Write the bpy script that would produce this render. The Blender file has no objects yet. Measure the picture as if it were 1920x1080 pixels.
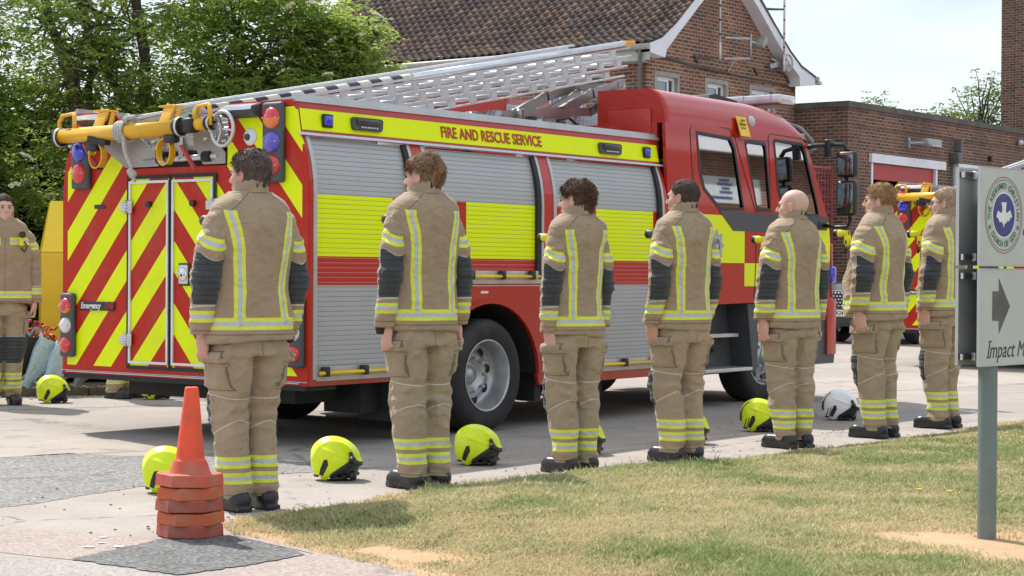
import bpy, bmesh, math, random
import numpy as np
from mathutils import Vector, Matrix, geometry
R = math.radians
random.seed(7)
scene = bpy.context.scene
# ------------------------------------------------------------------ camera
cam_data = bpy.data.cameras.new("camera")
cam = bpy.data.objects.new("camera", cam_data)
scene.collection.objects.link(cam)
cam_data.sensor_width = 36.0
cam_data.lens = 65.954
cam_data.clip_start = 0.1
cam_data.clip_end = 3000
cam.matrix_world = Matrix(((0.60746103, 0.00293569, -0.79434406, 0),
                           (-0.79432859, 0.00949741, -0.6074141, 0),
                           (0.00576103, 0.99995059, 0.0081012, 1.2),
                           (0, 0, 0, 1)))
scene.camera = cam
# ------------------------------------------------------------------ sun and sky
SUN = Vector((0.21, 0.75, 1.0)).normalized()
sl = bpy.data.lights.new("sun", 'SUN'); sl.energy = 4.6; sl.angle = R(0.6); sl.color = (1.0, 0.95, 0.88)
so = bpy.data.objects.new("sun", sl); scene.collection.objects.link(so)
so.rotation_euler = SUN.to_track_quat('Z', 'Y').to_euler()
so.location = (0, 0, 30)
world = bpy.data.worlds.new("World"); scene.world = world; world.use_nodes = True
wn = world.node_tree; wn.nodes.clear()
out = wn.nodes.new('ShaderNodeOutputWorld'); bg = wn.nodes.new('ShaderNodeBackground')
sky = wn.nodes.new('ShaderNodeTexSky'); sky.sky_type = 'NISHITA'; sky.sun_disc = False
sky.sun_elevation = math.asin(SUN.z); sky.sun_rotation = math.atan2(SUN.x, SUN.y)
sky.air_density = 1.0; sky.dust_density = 2.0
tcw = wn.nodes.new('ShaderNodeTexCoord'); mpw = wn.nodes.new('ShaderNodeMapping')
mpw.inputs['Scale'].default_value = (1.0, 1.0, 3.4)
nzw = wn.nodes.new('ShaderNodeTexNoise'); nzw.inputs['Scale'].default_value = 2.6
nzw.inputs['Detail'].default_value = 6; nzw.inputs['Roughness'].default_value = 0.52
crw = wn.nodes.new('ShaderNodeValToRGB')
crw.color_ramp.elements[0].position = 0.38; crw.color_ramp.elements[0].color = (0.22, 0.22, 0.22, 1)
crw.color_ramp.elements[1].position = 0.58; crw.color_ramp.elements[1].color = (0.98, 0.98, 0.98, 1)
mxw = wn.nodes.new('ShaderNodeMix'); mxw.data_type = 'RGBA'
mxw.inputs[7].default_value = (7.0, 7.75, 8.5, 1)
wn.links.new(tcw.outputs['Generated'], mpw.inputs['Vector']); wn.links.new(mpw.outputs[0], nzw.inputs['Vector'])
wn.links.new(nzw.outputs[0], crw.inputs[0]); wn.links.new(crw.outputs[0], mxw.inputs[0])
wn.links.new(sky.outputs[0], mxw.inputs[6]); wn.links.new(mxw.outputs[2], bg.inputs['Color'])
bg.inputs['Strength'].default_value = 0.125
wn.links.new(bg.outputs[0], out.inputs[0])
scene.view_settings.view_transform = 'Standard'
scene.view_settings.look = 'None'
scene.view_settings.exposure = 0.30
scene.view_settings.gamma = 1.0
scene.render.engine = 'CYCLES'
scene.cycles.max_bounces = 6
scene.cycles.transparent_max_bounces = 12
scene.cycles.use_denoising = True
# ------------------------------------------------------------------ helpers
col = scene.collection
def link(o): col.objects.link(o); return o
def tag(o, label=None, cat=None, group=None, kind=None):
    if label: o['label'] = label
    if cat: o['category'] = cat
    if group: o['group'] = group
    if kind: o['kind'] = kind
    return o
def empty(name, loc=(0, 0, 0), rz=0.0, label=None, cat=None, group=None):
    o = bpy.data.objects.new(name, None); link(o)
    o.location = loc; o.rotation_euler = (0, 0, rz); o.empty_display_size = 0.2
    return tag(o, label, cat, group)
def copy_tree(o, parent=None):
    c = o.copy(); link(c)
    if parent is not None:
        c.parent = parent; c.matrix_parent_inverse = o.matrix_parent_inverse.copy()
    for ch in o.children: copy_tree(ch, c)
    return c

class NT:
    """tiny helper to write node maths"""
    def __init__(s, name, rough=0.5, metal=0.0, spec=0.5):
        s.m = bpy.data.materials.new(name); s.m.use_nodes = True
        s.t = s.m.node_tree; s.t.nodes.clear()
        s.out = s.t.nodes.new('ShaderNodeOutputMaterial')
        s.b = s.t.nodes.new('ShaderNodeBsdfPrincipled')
        s.t.links.new(s.b.outputs[0], s.out.inputs[0])
        s.b.inputs['Roughness'].default_value = rough
        s.b.inputs['Metallic'].default_value = metal
        s.b.inputs['Specular IOR Level'].default_value = spec
        s._tc = None
    def put(s, sock, v):
        if isinstance(v, bpy.types.NodeSocket): s.t.links.new(v, sock)
        elif v is not None:
            if hasattr(sock, 'default_value') and hasattr(sock.default_value, '__len__') and not isinstance(v, (tuple, list)):
                v = (v,) * len(sock.default_value)
            if isinstance(v, (tuple, list)) and len(sock.default_value) == 4 and len(v) == 3: v = (*v, 1)
            sock.default_value = v
    def tc(s, w='Object'):
        if s._tc is None: s._tc = s.t.nodes.new('ShaderNodeTexCoord')
        return s._tc.outputs[w]
    def xyz(s, w='Object'):
        n = s.t.nodes.new('ShaderNodeSeparateXYZ'); s.put(n.inputs[0], s.tc(w)); return n.outputs
    def map(s, vec, scale=(1, 1, 1), loc=(0, 0, 0), rot=(0, 0, 0)):
        n = s.t.nodes.new('ShaderNodeMapping'); s.put(n.inputs[0], vec)
        n.inputs['Scale'].default_value = scale; n.inputs['Location'].default_value = loc
        n.inputs['Rotation'].default_value = rot
        return n.outputs[0]
    def ma(s, op, a, b=None, c=None, clamp=False):
        n = s.t.nodes.new('ShaderNodeMath'); n.operation = op; n.use_clamp = clamp
        s.put(n.inputs[0], a)
        if b is not None: s.put(n.inputs[1], b)
        if c is not None: s.put(n.inputs[2], c)
        return n.outputs[0]
    def noise(s, scale, detail=4, rough=0.55, vec=None, dist=0.0):
        n = s.t.nodes.new('ShaderNodeTexNoise'); s.put(n.inputs['Vector'], vec if vec is not None else s.tc())
        n.inputs['Scale'].default_value = scale; n.inputs['Detail'].default_value = detail
        n.inputs['Roughness'].default_value = rough; n.inputs['Distortion'].default_value = dist
        return n.outputs[0]
    def vor(s, scale, vec=None, feature='F1', out='Distance', rnd=1.0):
        n = s.t.nodes.new('ShaderNodeTexVoronoi'); n.feature = feature
        s.put(n.inputs['Vector'], vec if vec is not None else s.tc())
        n.inputs['Scale'].default_value = scale; n.inputs['Randomness'].default_value = rnd
        return n.outputs[out]
    def ramp(s, fac, stops, interp='LINEAR'):
        n = s.t.nodes.new('ShaderNodeValToRGB'); s.put(n.inputs[0], fac); r = n.color_ramp
        r.interpolation = interp
        while len(r.elements) < len(stops): r.elements.new(0.5)
        for e, (p, c) in zip(r.elements, stops):
            e.position = p
            e.color = (c, c, c, 1) if not isinstance(c, (tuple, list)) else (*c[:3], 1)
        return n.outputs[0]
    def mix(s, fac, a, b, mode='MIX'):
        n = s.t.nodes.new('ShaderNodeMix'); n.data_type = 'RGBA'; n.blend_type = mode
        s.put(n.inputs[0], fac); s.put(n.inputs[6], a); s.put(n.inputs[7], b)
        return n.outputs[2]
    def attr(s, name, out='Fac'):
        n = s.t.nodes.new('ShaderNodeAttribute'); n.attribute_name = name; return n.outputs[out]
    def bump(s, h, strength=0.3, dist=0.01, normal=None):
        n = s.t.nodes.new('ShaderNodeBump'); s.put(n.inputs['Height'], h)
        n.inputs['Strength'].default_value = strength; n.inputs['Distance'].default_value = dist
        if normal is not None: s.put(n.inputs['Normal'], normal)
        return n.outputs[0]
    def set(s, **k):
        for a, v in k.items(): s.put(s.b.inputs[a.replace('_', ' ')], v)
        return s
_mc = {}
def mat(name, c, rough=0.5, metal=0.0, spec=0.5, var=0.12, vs=6.0, bump=0.0, bs=60.0, bd=0.004, dirt=None, coat=0.0, emit=None):
    """plain material with value variation, optional fine bump, optional dirt colour"""
    if name in _mc: return _mc[name]
    n = NT(name, rough, metal, spec)
    v = n.noise(vs, 5, 0.6)
    base = n.mix(n.ramp(v, [(0.3, 0.0), (0.7, 1.0)]), tuple(x * (1 - var) for x in c), tuple(min(1, x * (1 + var)) for x in c))
    if dirt:
        f = n.ramp(n.noise(vs * 0.7, 6, 0.65, n.map(n.tc(), loc=(3.1, 1.7, 0.4))), [(0.5, 0.0), (0.72, dirt[1])])
        base = n.mix(f, base, dirt[0])
    n.set(Base_Color=base)
    n.set(Roughness=n.ramp(v, [(0.2, max(0.02, rough * 0.85)), (0.8, min(1, rough * 1.15))]))
    if bump: n.set(Normal=n.bump(n.noise(bs, 4, 0.6), bump, bd))
    if coat: n.set(Coat_Weight=coat, Coat_Roughness=0.05)
    if emit: n.set(Emission_Color=emit[0], Emission_Strength=emit[1])
    _mc[name] = n.m
    return n.m

class MB:
    """collects shapes and links them as ONE mesh object; faces carry uv in metres"""
    def __init__(s): s.v = []; s.f = []; s.mi = []; s.sm = []; s.mats = []; s.cur = 0; s.smooth = False
    def use(s, m, smooth=None):
        if m not in s.mats: s.mats.append(m)
        s.cur = s.mats.index(m)
        if smooth is not None: s.smooth = smooth
        return s
    def add(s, vs, fs, smooth=None):
        b = len(s.v); s.v += [tuple(p) for p in vs]
        for f in fs:
            s.f.append(tuple(b + i for i in f)); s.mi.append(s.cur); s.sm.append(s.smooth if smooth is None else smooth)
        return s
    def box(s, a, b, M_=None, bev=0.0):
        x0, y0, z0 = a; x1, y1, z1 = b
        if x0 > x1: x0, x1 = x1, x0
        if y0 > y1: y0, y1 = y1, y0
        if z0 > z1: z0, z1 = z1, z0
        if bev <= 0:
            vs = [(x0, y0, z0), (x1, y0, z0), (x1, y1, z0), (x0, y1, z0), (x0, y0, z1), (x1, y0, z1), (x1, y1, z1), (x0, y1, z1)]
            fs = [(0, 3, 2, 1), (4, 5, 6, 7), (0, 1, 5, 4), (1, 2, 6, 5), (2, 3, 7, 6), (3, 0, 4, 7)]
            if M_ is not None: vs = [M_ @ Vector(p) for p in vs]
            return s.add(vs, fs, False)
        bm = bmesh.new(); bmesh.ops.create_cube(bm, size=1)
        for v in bm.verts: v.co = Vector(((x0 + x1) / 2 + v.co.x * (x1 - x0), (y0 + y1) / 2 + v.co.y * (y1 - y0), (z0 + z1) / 2 + v.co.z * (z1 - z0)))
        bmesh.ops.bevel(bm, geom=bm.edges[:], offset=min(bev, 0.49 * min(x1 - x0, y1 - y0, z1 - z0)), segments=2, affect='EDGES', profile=0.6)
        bm.verts.index_update()
        vs = [(M_ @ v.co) if M_ is not None else v.co.copy() for v in bm.verts]
        fs = [[v.index for v in f.verts] for f in bm.faces]; bm.free()
        return s.add(vs, fs, True if bev > 0 else False)
    def obox(s, c, size, rot=(0, 0, 0), bev=0.0):
        from mathutils import Euler
        Mx = Matrix.Translation(Vector(c)) @ Euler(rot).to_matrix().to_4x4()
        h = [q / 2 for q in size]
        return s.box((-h[0], -h[1], -h[2]), (h[0], h[1], h[2]), Mx, bev)
    def bar(s, a, b, w, h, up=(0, 0, 1), bev=0.0):
        a = Vector(a); b = Vector(b); d = (b - a); L = d.length; d.normalize(); up = Vector(up)
        sd = d.cross(up)
        if sd.length < 1e-4: sd = d.cross(Vector((1, 0, 0)))
        sd.normalize(); up = sd.cross(d)
        Mx = Matrix((( d.x, sd.x, up.x, a.x), (d.y, sd.y, up.y, a.y), (d.z, sd.z, up.z, a.z), (0, 0, 0, 1)))
        return s.box((0, -w / 2, -h / 2), (L, w / 2, h / 2), Mx, bev)
    def tube(s, pts, r, n=10, closed=False, caps=True, smooth=True):
        pts = [Vector(p) for p in pts]; m = len(pts)
        rs = r if isinstance(r, (list, tuple)) else [r] * m
        rings = []; prev = None
        for i, p in enumerate(pts):
            if closed: t = pts[(i + 1) % m] - pts[i - 1]
            elif i == 0: t = pts[1] - pts[0]
            elif i == m - 1: t = pts[-1] - pts[-2]
            else: t = (pts[i + 1] - pts[i]).normalized() + (pts[i] - pts[i - 1]).normalized()
            t.normalize()
            if prev is None:
                ref = Vector((0, 0, 1)) if abs(t.z) < 0.9 else Vector((1, 0, 0))
                a = t.cross(ref).normalized()
            else:
                a = (prev - t * prev.dot(t)).normalized()
            prev = a; b = t.cross(a)
            rings.append([p + (a * math.cos(2 * math.pi * k / n) + b * math.sin(2 * math.pi * k / n)) * rs[i] for k in range(n)])
        vs = [q for rg in rings for q in rg]; fs = []
        for i in range(m if closed else m - 1):
            j = (i + 1) % m
            for k in range(n): fs.append((i * n + k, i * n + (k + 1) % n, j * n + (k + 1) % n, j * n + k))
        s.add(vs, fs, smooth)
        if caps and not closed:
            s.add(rings[0], [tuple(reversed(range(n)))], False); s.add(rings[-1], [tuple(range(n))], False)
        return s
    def cyl(s, a, b, r, n=20, r2=None): return s.tube([a, b], [r, r if r2 is None else r2], n)
    def lathe(s, prof, c=(0, 0, 0), axis='z', n=28, smooth=True):
        vs = []; m = len(prof)
        for k in range(n):
            a = 2 * math.pi * k / n; ca, sa = math.cos(a), math.sin(a)
            for (r, h) in prof:
                p = {'z': (r * ca, r * sa, h), 'y': (r * ca, h, r * sa), 'x': (h, r * ca, r * sa)}[axis]
                vs.append((p[0] + c[0], p[1] + c[1], p[2] + c[2]))
        fs = []
        for k in range(n):
            j = (k + 1) % n
            for i in range(m - 1): fs.append((k * m + i, j * m + i, j * m + i + 1, k * m + i + 1))
        return s.add(vs, fs, smooth)
    def prism(s, poly, a, b, plane='xz', holes=()):
        """extrude a 2D polygon (with holes) between a and b along the missing axis"""
        loops = [list(poly)] + [list(h) for h in holes]
        tri = geometry.tessellate_polygon([[Vector((p[0], p[1], 0)) for p in lp] for lp in loops])
        flat = [p for lp in loops for p in lp]
        def P(p, t): return {'xz': (p[0], t, p[1]), 'yz': (t, p[0], p[1]), 'xy': (p[0], p[1], t)}[plane]
        n = len(flat)
        vs = [P(p, a) for p in flat] + [P(p, b) for p in flat]
        fs = [tuple(t) for t in tri] + [tuple(n + i for i in reversed(t)) for t in tri]
        o = 0
        for lp in loops:
            m = len(lp)
            for i in range(m): fs.append((o + i, o + (i + 1) % m, n + o + (i + 1) % m, n + o + i))
            o += m
        return s.add(vs, fs, False)
    def ball(s, c, r, n=12, sc=(1, 1, 1)):
        prof = [(math.sin(math.pi * i / n) , -math.cos(math.pi * i / n)) for i in range(n + 1)]
        vs = []; m = n + 1; k2 = 2 * n
        for k in range(k2):
            a = 2 * math.pi * k / k2
            for (q, h) in prof: vs.append((c[0] + r * sc[0] * q * math.cos(a), c[1] + r * sc[1] * q * math.sin(a), c[2] + r * sc[2] * h))
        fs = [(k * m + i, ((k + 1) % k2) * m + i, ((k + 1) % k2) * m + i + 1, k * m + i + 1) for k in range(k2) for i in range(m - 1)]
        return s.add(vs, fs, True)
    def build(s, name, m=None, parent=None, label=None, fix=True, mod=None):
        me = bpy.data.meshes.new(name)
        me.from_pydata([tuple(p) for p in s.v], [], s.f)
        mats = s.mats if s.mats else [m]
        for q in mats: me.materials.append(q)
        me.polygons.foreach_set('material_index', s.mi); me.polygons.foreach_set('use_smooth', s.sm)
        if fix:
            bm = bmesh.new(); bm.from_mesh(me)
            bmesh.ops.remove_doubles(bm, verts=bm.verts, dist=1e-5)
            bmesh.ops.recalc_face_normals(bm, faces=bm.faces); bm.to_mesh(me); bm.free()
        if mod: mod(me)
        uv = me.uv_layers.new(name='UVMap').data
        for p in me.polygons:
            nn = p.normal; ax = abs(nn.x), abs(nn.y), abs(nn.z)
            for li in p.loop_indices:
                c = me.vertices[me.loops[li].vertex_index].co
                if ax[2] >= ax[0] and ax[2] >= ax[1]: uv[li].uv = (c.x, c.y)
                elif ax[0] >= ax[1]: uv[li].uv = (c.y, c.z)
                else: uv[li].uv = (c.x, c.z)
        o = bpy.data.objects.new(name, me); link(o)
        if parent is not None: o.parent = parent
        if label: o['label'] = label
        return o

def np_mesh(name, v, f, m, parent=None, smooth=True, attrs=None, mi=None):
    """mesh from numpy arrays of equal-sized faces"""
    me = bpy.data.meshes.new(name); v = np.asarray(v, np.float32); f = np.asarray(f, np.int32); k = f.shape[1]
    me.vertices.add(len(v)); me.vertices.foreach_set('co', v.ravel())
    me.loops.add(f.size); me.loops.foreach_set('vertex_index', f.ravel())
    me.polygons.add(len(f)); me.polygons.foreach_set('loop_start', np.arange(0, f.size, k, dtype=np.int32))
    me.polygons.foreach_set('use_smooth', np.full(len(f), smooth))
    for q in (m if isinstance(m, (list, tuple)) else [m]): me.materials.append(q)
    if mi is not None: me.polygons.foreach_set('material_index', np.asarray(mi, np.int32))
    for an, av in (attrs or {}).items():
        at = me.attributes.new(an, 'FLOAT', 'POINT'); at.data.foreach_set('value', np.asarray(av, np.float32))
    me.update(calc_edges=True); me.validate()
    o = bpy.data.objects.new(name, me); link(o)
    if parent is not None: o.parent = parent
    return o

def text_mb(txt, size, depth, m, name, parent, Mx, label=None, bold=0.0, shear=0.0, sx=1.0, align='LEFT'):
    cu = bpy.data.curves.new('t', 'FONT'); cu.body = txt; cu.size = size; cu.extrude = depth; cu.offset = bold
    cu.shear = shear; cu.align_x = align; cu.align_y = 'CENTER'; cu.resolution_u = 3
    to = bpy.data.objects.new('t', cu); link(to)
    dg = bpy.context.evaluated_depsgraph_get()
    me = bpy.data.meshes.new_from_object(to.evaluated_get(dg))
    bpy.data.objects.remove(to); bpy.data.curves.remove(cu)
    for v in me.vertices: v.co = Mx @ Vector((v.co.x * sx, v.co.y, v.co.z))
    me.name = name; me.materials.clear(); me.materials.append(m)
    o = bpy.data.objects.new(name, me); link(o)
    if parent is not None: o.parent = parent
    if label: o['label'] = label
    return o
def sstep(a, b, x): t = np.clip((x - a) / (b - a), 0, 1); return t * t * (3 - 2 * t)
# value noise for numpy (used for folds, terrain and colour clumps)
_rs = np.random.RandomState(11); _lat = _rs.rand(64, 64, 64).astype(np.float32)
def vnoise(P):
    P = np.asarray(P, np.float64) + 1000.0; i = np.floor(P).astype(int); f = P - i; f = f * f * (3 - 2 * f)
    i &= 63; j = (i + 1) & 63; r = 0
    for dx in (0, 1):
        for dy in (0, 1):
            for dz in (0, 1):
                a = (j if dx else i)[..., 0]; b = (j if dy else i)[..., 1]; c = (j if dz else i)[..., 2]
                w = (f[..., 0] if dx else 1 - f[..., 0]) * (f[..., 1] if dy else 1 - f[..., 1]) * (f[..., 2] if dz else 1 - f[..., 2])
                r = r + w * _lat[a, b, c]
    return r * 2 - 1
def fbm(P, o=3):
    r = 0; a = 1.0; P = np.asarray(P, float)
    for k in range(o): r = r + a * vnoise(P * 2 ** k + 17.3 * k); a *= 0.5
    return r
# ------------------------------------------------------------------ ground, road patches, verge, grass
def ground_mat(name, c1, c2, agg=220, spk=0.5, stain=0.5, bumps=0.35, warm=None):
    n = NT(name, 0.9, 0, 0.25)
    o = n.tc()
    big = n.noise(0.35, 5, 0.6, o); mid = n.noise(2.3, 6, 0.62, o); fine = n.noise(60, 3, 0.7, o)
    ag = n.vor(agg, o, out='Color'); sp = n.t.nodes.new('ShaderNodeSeparateXYZ'); n.put(sp.inputs[0], ag)
    base = n.mix(n.ramp(mid, [(0.3, 0.0), (0.72, 1.0)]), c1, c2)
    base = n.mix(n.ramp(big, [(0.4, 0.0), (0.65, stain)]), base, tuple(x * 0.82 for x in c1))
    base = n.mix(n.ramp(fine, [(0.35, 0.0), (0.75, 0.35)]), base, tuple(min(1, x * 1.25) for x in c2))
    base = n.mix(n.ramp(sp.outputs[0], [(0.0, 1.0), (0.22, 0.9), (0.5, 0.0), (1.0, 0.0)]), base, n.mix(spk, base, tuple(x * 0.35 for x in c1)))
    base = n.mix(n.ramp(sp.outputs[1], [(0.0, 0.0), (0.7, 0.0), (0.9, spk)]), base, tuple(min(1, x * 1.5) for x in c2))
    cr = n.vor(0.55, n.map(o, loc=(0.2, 0.3, 0)), feature='DISTANCE_TO_EDGE')
    wob = n.ma('ADD', cr, n.ma('MULTIPLY', n.ma('SUBTRACT', n.noise(5, 4, 0.6, o), 0.5), 0.10))
    crack = n.ramp(n.ma('ABSOLUTE', wob), [(0.0, 0.6), (0.004, 0.55), (0.009, 0.0)])
    crack = n.ma('MULTIPLY', crack, n.ramp(n.noise(0.8, 2, 0.5, o), [(0.42, 0.0), (0.55, 1.0)]))
    base = n.mix(crack, base, tuple(x * 0.35 for x in c1))
    oil = n.ramp(n.noise(1.15, 4, 0.6, n.map(o, loc=(2.2, 8.1, 0), scale=(1, 1.6, 1))), [(0.60, 0.0), (0.74, 0.5)])
    base = n.mix(oil, base, tuple(x * 0.45 for x in c1))
    specks = n.ramp(n.vor(9, o), [(0.0, 1.0), (0.035, 1.0), (0.05, 0.0)])
    specks = n.ma('MULTIPLY', specks, n.ramp(n.noise(1.6, 3, 0.5, o), [(0.5, 0.0), (0.7, 0.8)]))
    base = n.mix(specks, base, (0.07, 0.055, 0.045))
    n.set(Base_Color=base, Normal=n.bump(n.ma('ADD', n.ma('MULTIPLY', fine, 0.6), sp.outputs[1]), bumps, 0.004))
    return n.m
concrete = ground_mat('weathered_concrete', (0.305, 0.27, 0.245), (0.41, 0.365, 0.33), 150, 0.16, 0.75, 0.25)
asph = ground_mat('worn_asphalt', (0.20, 0.195, 0.19), (0.285, 0.275, 0.265), 66, 0.6, 0.25, 0.9)
asph_dark = ground_mat('fresh_asphalt', (0.12, 0.12, 0.118), (0.185, 0.183, 0.178), 70, 0.6, 0.1, 1.0)
asph_pink = ground_mat('pink_asphalt', (0.33, 0.27, 0.24), (0.41, 0.34, 0.305), 85, 0.35, 0.3, 0.8)
asph_grey = ground_mat('grey_asphalt', (0.30, 0.27, 0.25), (0.38, 0.35, 0.33), 80, 0.35, 0.3, 0.7)
concrete2 = ground_mat('darker_concrete_slab', (0.34, 0.30, 0.27), (0.42, 0.375, 0.335), 140, 0.15, 0.4, 0.3)
soil_col = (0.52, 0.34, 0.20)
def sheet(name, poly, z, m, jag=0.0, seg=0.12):
    pts = []
    k = len(poly)
    for i in range(k):
        a = Vector(poly[i]); b = Vector(poly[(i + 1) % k]); L = (b - a).length
        q = max(1, int(L / seg)) if jag else 1
        for t in range(q):
            p = a.lerp(b, t / q)
            if jag: p = p + Vector((random.uniform(-jag, jag), random.uniform(-jag, jag)))
            pts.append((p.x, p.y))
    tri = geometry.tessellate_polygon([[Vector((p[0], p[1], 0)) for p in pts]])
    b = MB(); b.add([(p[0], p[1], z) for p in pts], [tuple(t) for t in tri])
    o = b.build(name, m); o['kind'] = 'structure'
    for p in o.data.polygons:
        if p.normal.z < 0: p.flip()
    return o
g = MB(); g.add([(-1500, -1500, 0), (1500, -1500, 0), (1500, 1500, 0), (-1500, 1500, 0)], [(0, 1, 2, 3)])
go = g.build('ground', concrete); go['kind'] = 'structure'
PA = [(6.2, 10.1), (7.32, 9.91), (8.0, 9.76), (8.13, 9.34), (8.61, 9.06), (8.67, 8.34), (8.7, 8.0), (8.55, 7.59), (8.23, 7.73), (7.65, 7.95), (6.95, 7.94), (6.14, 7.79), (5.5, 7.77)]
PB = [(5.06, 6.17), (5.3, 6.22), (5.73, 6.33), (5.97, 6.17), (5.79, 5.51), (5.43, 5.49), (5.07, 5.52)]
PC = [(5.2, 7.7), (5.58, 6.92), (5.68, 6.40), (5.73, 6.33), (5.3, 6.22), (5.06, 6.17), (5.0, 6.5), (4.9, 7.1)]
PD = [(4.5, 6.9), (4.9, 6.5), (5.02, 6.16), (5.05, 5.49), (4.0, 5.2), (3.6, 6.4)]
PE = [(5.82, 5.50), (5.98, 6.15), (6.06, 6.2), (5.9, 5.64), (5.77, 5.1), (5.77, 4.68), (5.4, 4.0), (4.6, 4.4), (5.08, 5.45), (5.43, 5.46)]
sheet('asphalt_strip', PA, 0.002, asph, 0.018, .035)
sheet('asphalt_patch', PB, 0.004, asph_dark, 0.014, .028)
sheet('pink_asphalt_strip', PC, 0.002, asph_pink, 0.008)
sheet('path_surface', PD, 0.003, asph_grey, 0.008)
sheet('footpath', PE, 0.0025, asph_pink, 0.006)
sheet('concrete_slab', [(7.0, 12.1), (8.9, 10.75), (8.45, 9.5), (7.0, 10.1)], 0.002, concrete2, 0.004)
sheet('road_patch', [(10.1, 13.9), (11.9, 12.8), (11.6, 12.5), (9.8, 13.3)], 0.002, asph_grey, 0.01)
sheet('concrete_slab', [(16.0, 10.2), (21.5, 9.0), (21.0, 7.9), (15.8, 9.1)], 0.002, concrete2, 0.01)
# pale stones worn into the path surface
wp = mat('pale_worn_spot', (0.62, 0.6, 0.56), 0.9, vs=30, bump=0.4, bs=200)
for (x, y, r1) in ((5.56, 6.55, .022), (5.44, 6.42, .02), (5.33, 6.37, .028), (5.42, 6.28, .026)):
    sheet('path_spot', [(x + r1 * random.uniform(.7, 1.1) * math.cos(a), y + r1 * random.uniform(.7, 1.1) * math.sin(a)) for a in [i * .7 for i in range(9)]], 0.006, wp)
# raised verge
EDGE = [(5.35, 4.0), (5.62, 4.68), (5.74, 5.1), (5.88, 5.64), (6.03, 6.23), (6.12, 6.40), (6.40, 6.55), (6.61, 6.52), (6.97, 6.47), (7.73, 6.60), (8.4, 6.58), (9.1, 6.42), (9.91, 6.24), (10.56, 6.12), (11.17, 6.08), (11.99, 6.03), (13.01, 5.97), (14.84, 6.0), (17.5, 5.95), (21, 5.9)]
E_ = np.array(EDGE)
def edge_dist(x, y):
    d = np.full(np.shape(x), 1e9)
    for a, b in zip(E_[:-1], E_[1:]):
        ab = b - a; t = np.clip(((x - a[0]) * ab[0] + (y - a[1]) * ab[1]) / (ab @ ab), 0, 1)
        d = np.minimum(d, np.hypot(x - a[0] - t * ab[0], y - a[1] - t * ab[1]))
    return d
PEDGE = np.vstack([E_, [[21, -6], [4.0, -6]]])
def inside(x, y, P=PEDGE):
    r = np.zeros(np.shape(x), bool); k = len(P)
    for i in range(k):
        x0, y0 = P[i]; x1, y1 = P[(i + 1) % k]
        c = ((y0 > y) != (y1 > y)) & (x < (x1 - x0) * (y - y0) / (y1 - y0 + 1e-12) + x0)
        r ^= c
    return r
def verge_z(x, y):
    d = edge_dist(x, y); ins = inside(x, y)
    h = 0.008 + 0.125 * sstep(0.0, 1.0, d) + 0.006 * vnoise(np.stack([x * 3, y * 3, 0 * x], -1)) * sstep(0, .3, d)
    return np.where(ins, h, -0.05 - 0.3 * np.minimum(d, .3))
def bare(x, y):
    """how bare the soil is (0..1)"""
    d = edge_dist(x, y)
    p = np.stack([x, y, 0 * x], -1)
    n1 = fbm(p * 1.1 + 3.3, 3); n2 = fbm(p * 4.0, 2)
    b = 0.95 * (1 - sstep(0.01, 0.20, d + 0.07 * n2))
    lo = (1 - sstep(0.0, 0.16, np.hypot((x - 5.92), (y - 5.5) * .16) + .10 * n2)); b = np.maximum(b, lo)
    b = np.maximum(b, 1 - sstep(0.32, 0.85, np.hypot((x - 7.1) * 1.0, (y - 2.85) * .85) + 0.22 * n2 + .1 * n1))
    b = np.maximum(b, (0.9) * (1 - sstep(0.2, 0.5, np.hypot((x - 9.9) * .35, (y - 5.75)) + .15 * n2)))
    return np.clip(b, 0, 1)
gx, gy = np.meshgrid(np.arange(4.6, 21.01, 0.07), np.arange(-3.0, 6.8, 0.07), indexing='ij')
gz = verge_z(gx, gy); nx, ny = gx.shape
vv = np.stack([gx, gy, gz], -1).reshape(-1, 3); idx = np.arange(nx * ny).reshape(nx, ny)
ff = np.stack([idx[:-1, :-1], idx[1:, :-1], idx[1:, 1:], idx[:-1, 1:]], -1).reshape(-1, 4)
keep = (gz.reshape(-1)[ff] > -0.12).any(1); ff = ff[keep]
sm_ = NT('dry_soil', 0.95, 0, 0.1)
cs = sm_.mix(sm_.ramp(sm_.noise(3, 6, .65), [(0.3, 0.0), (0.7, 1.0)]), (0.50, 0.325, 0.19), (0.60, 0.43, 0.27))
th = sm_.mix(sm_.ramp(sm_.noise(45, 4, .7), [(0.35, 0.0), (0.65, 1.0)]), (0.26, 0.19, 0.09), (0.42, 0.34, 0.17))
cs = sm_.mix(sm_.ramp(sm_.attr('bare'), [(0.35, 0.0), (0.8, 1.0)]), th, cs)
cs = sm_.mix(sm_.ramp(sm_.vor(26), [(0.0, 1.0), (0.1, 1.0), (0.16, 0.0)]), cs, (0.33, 0.22, 0.13))
sm_.set(Base_Color=cs, Normal=sm_.bump(sm_.noise(70, 5, .7), 0.9, 0.012))
vo = np_mesh('verge', vv, ff, sm_.m, attrs={'bare': bare(gx, gy).ravel()}); vo['kind'] = 'structure'
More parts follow.
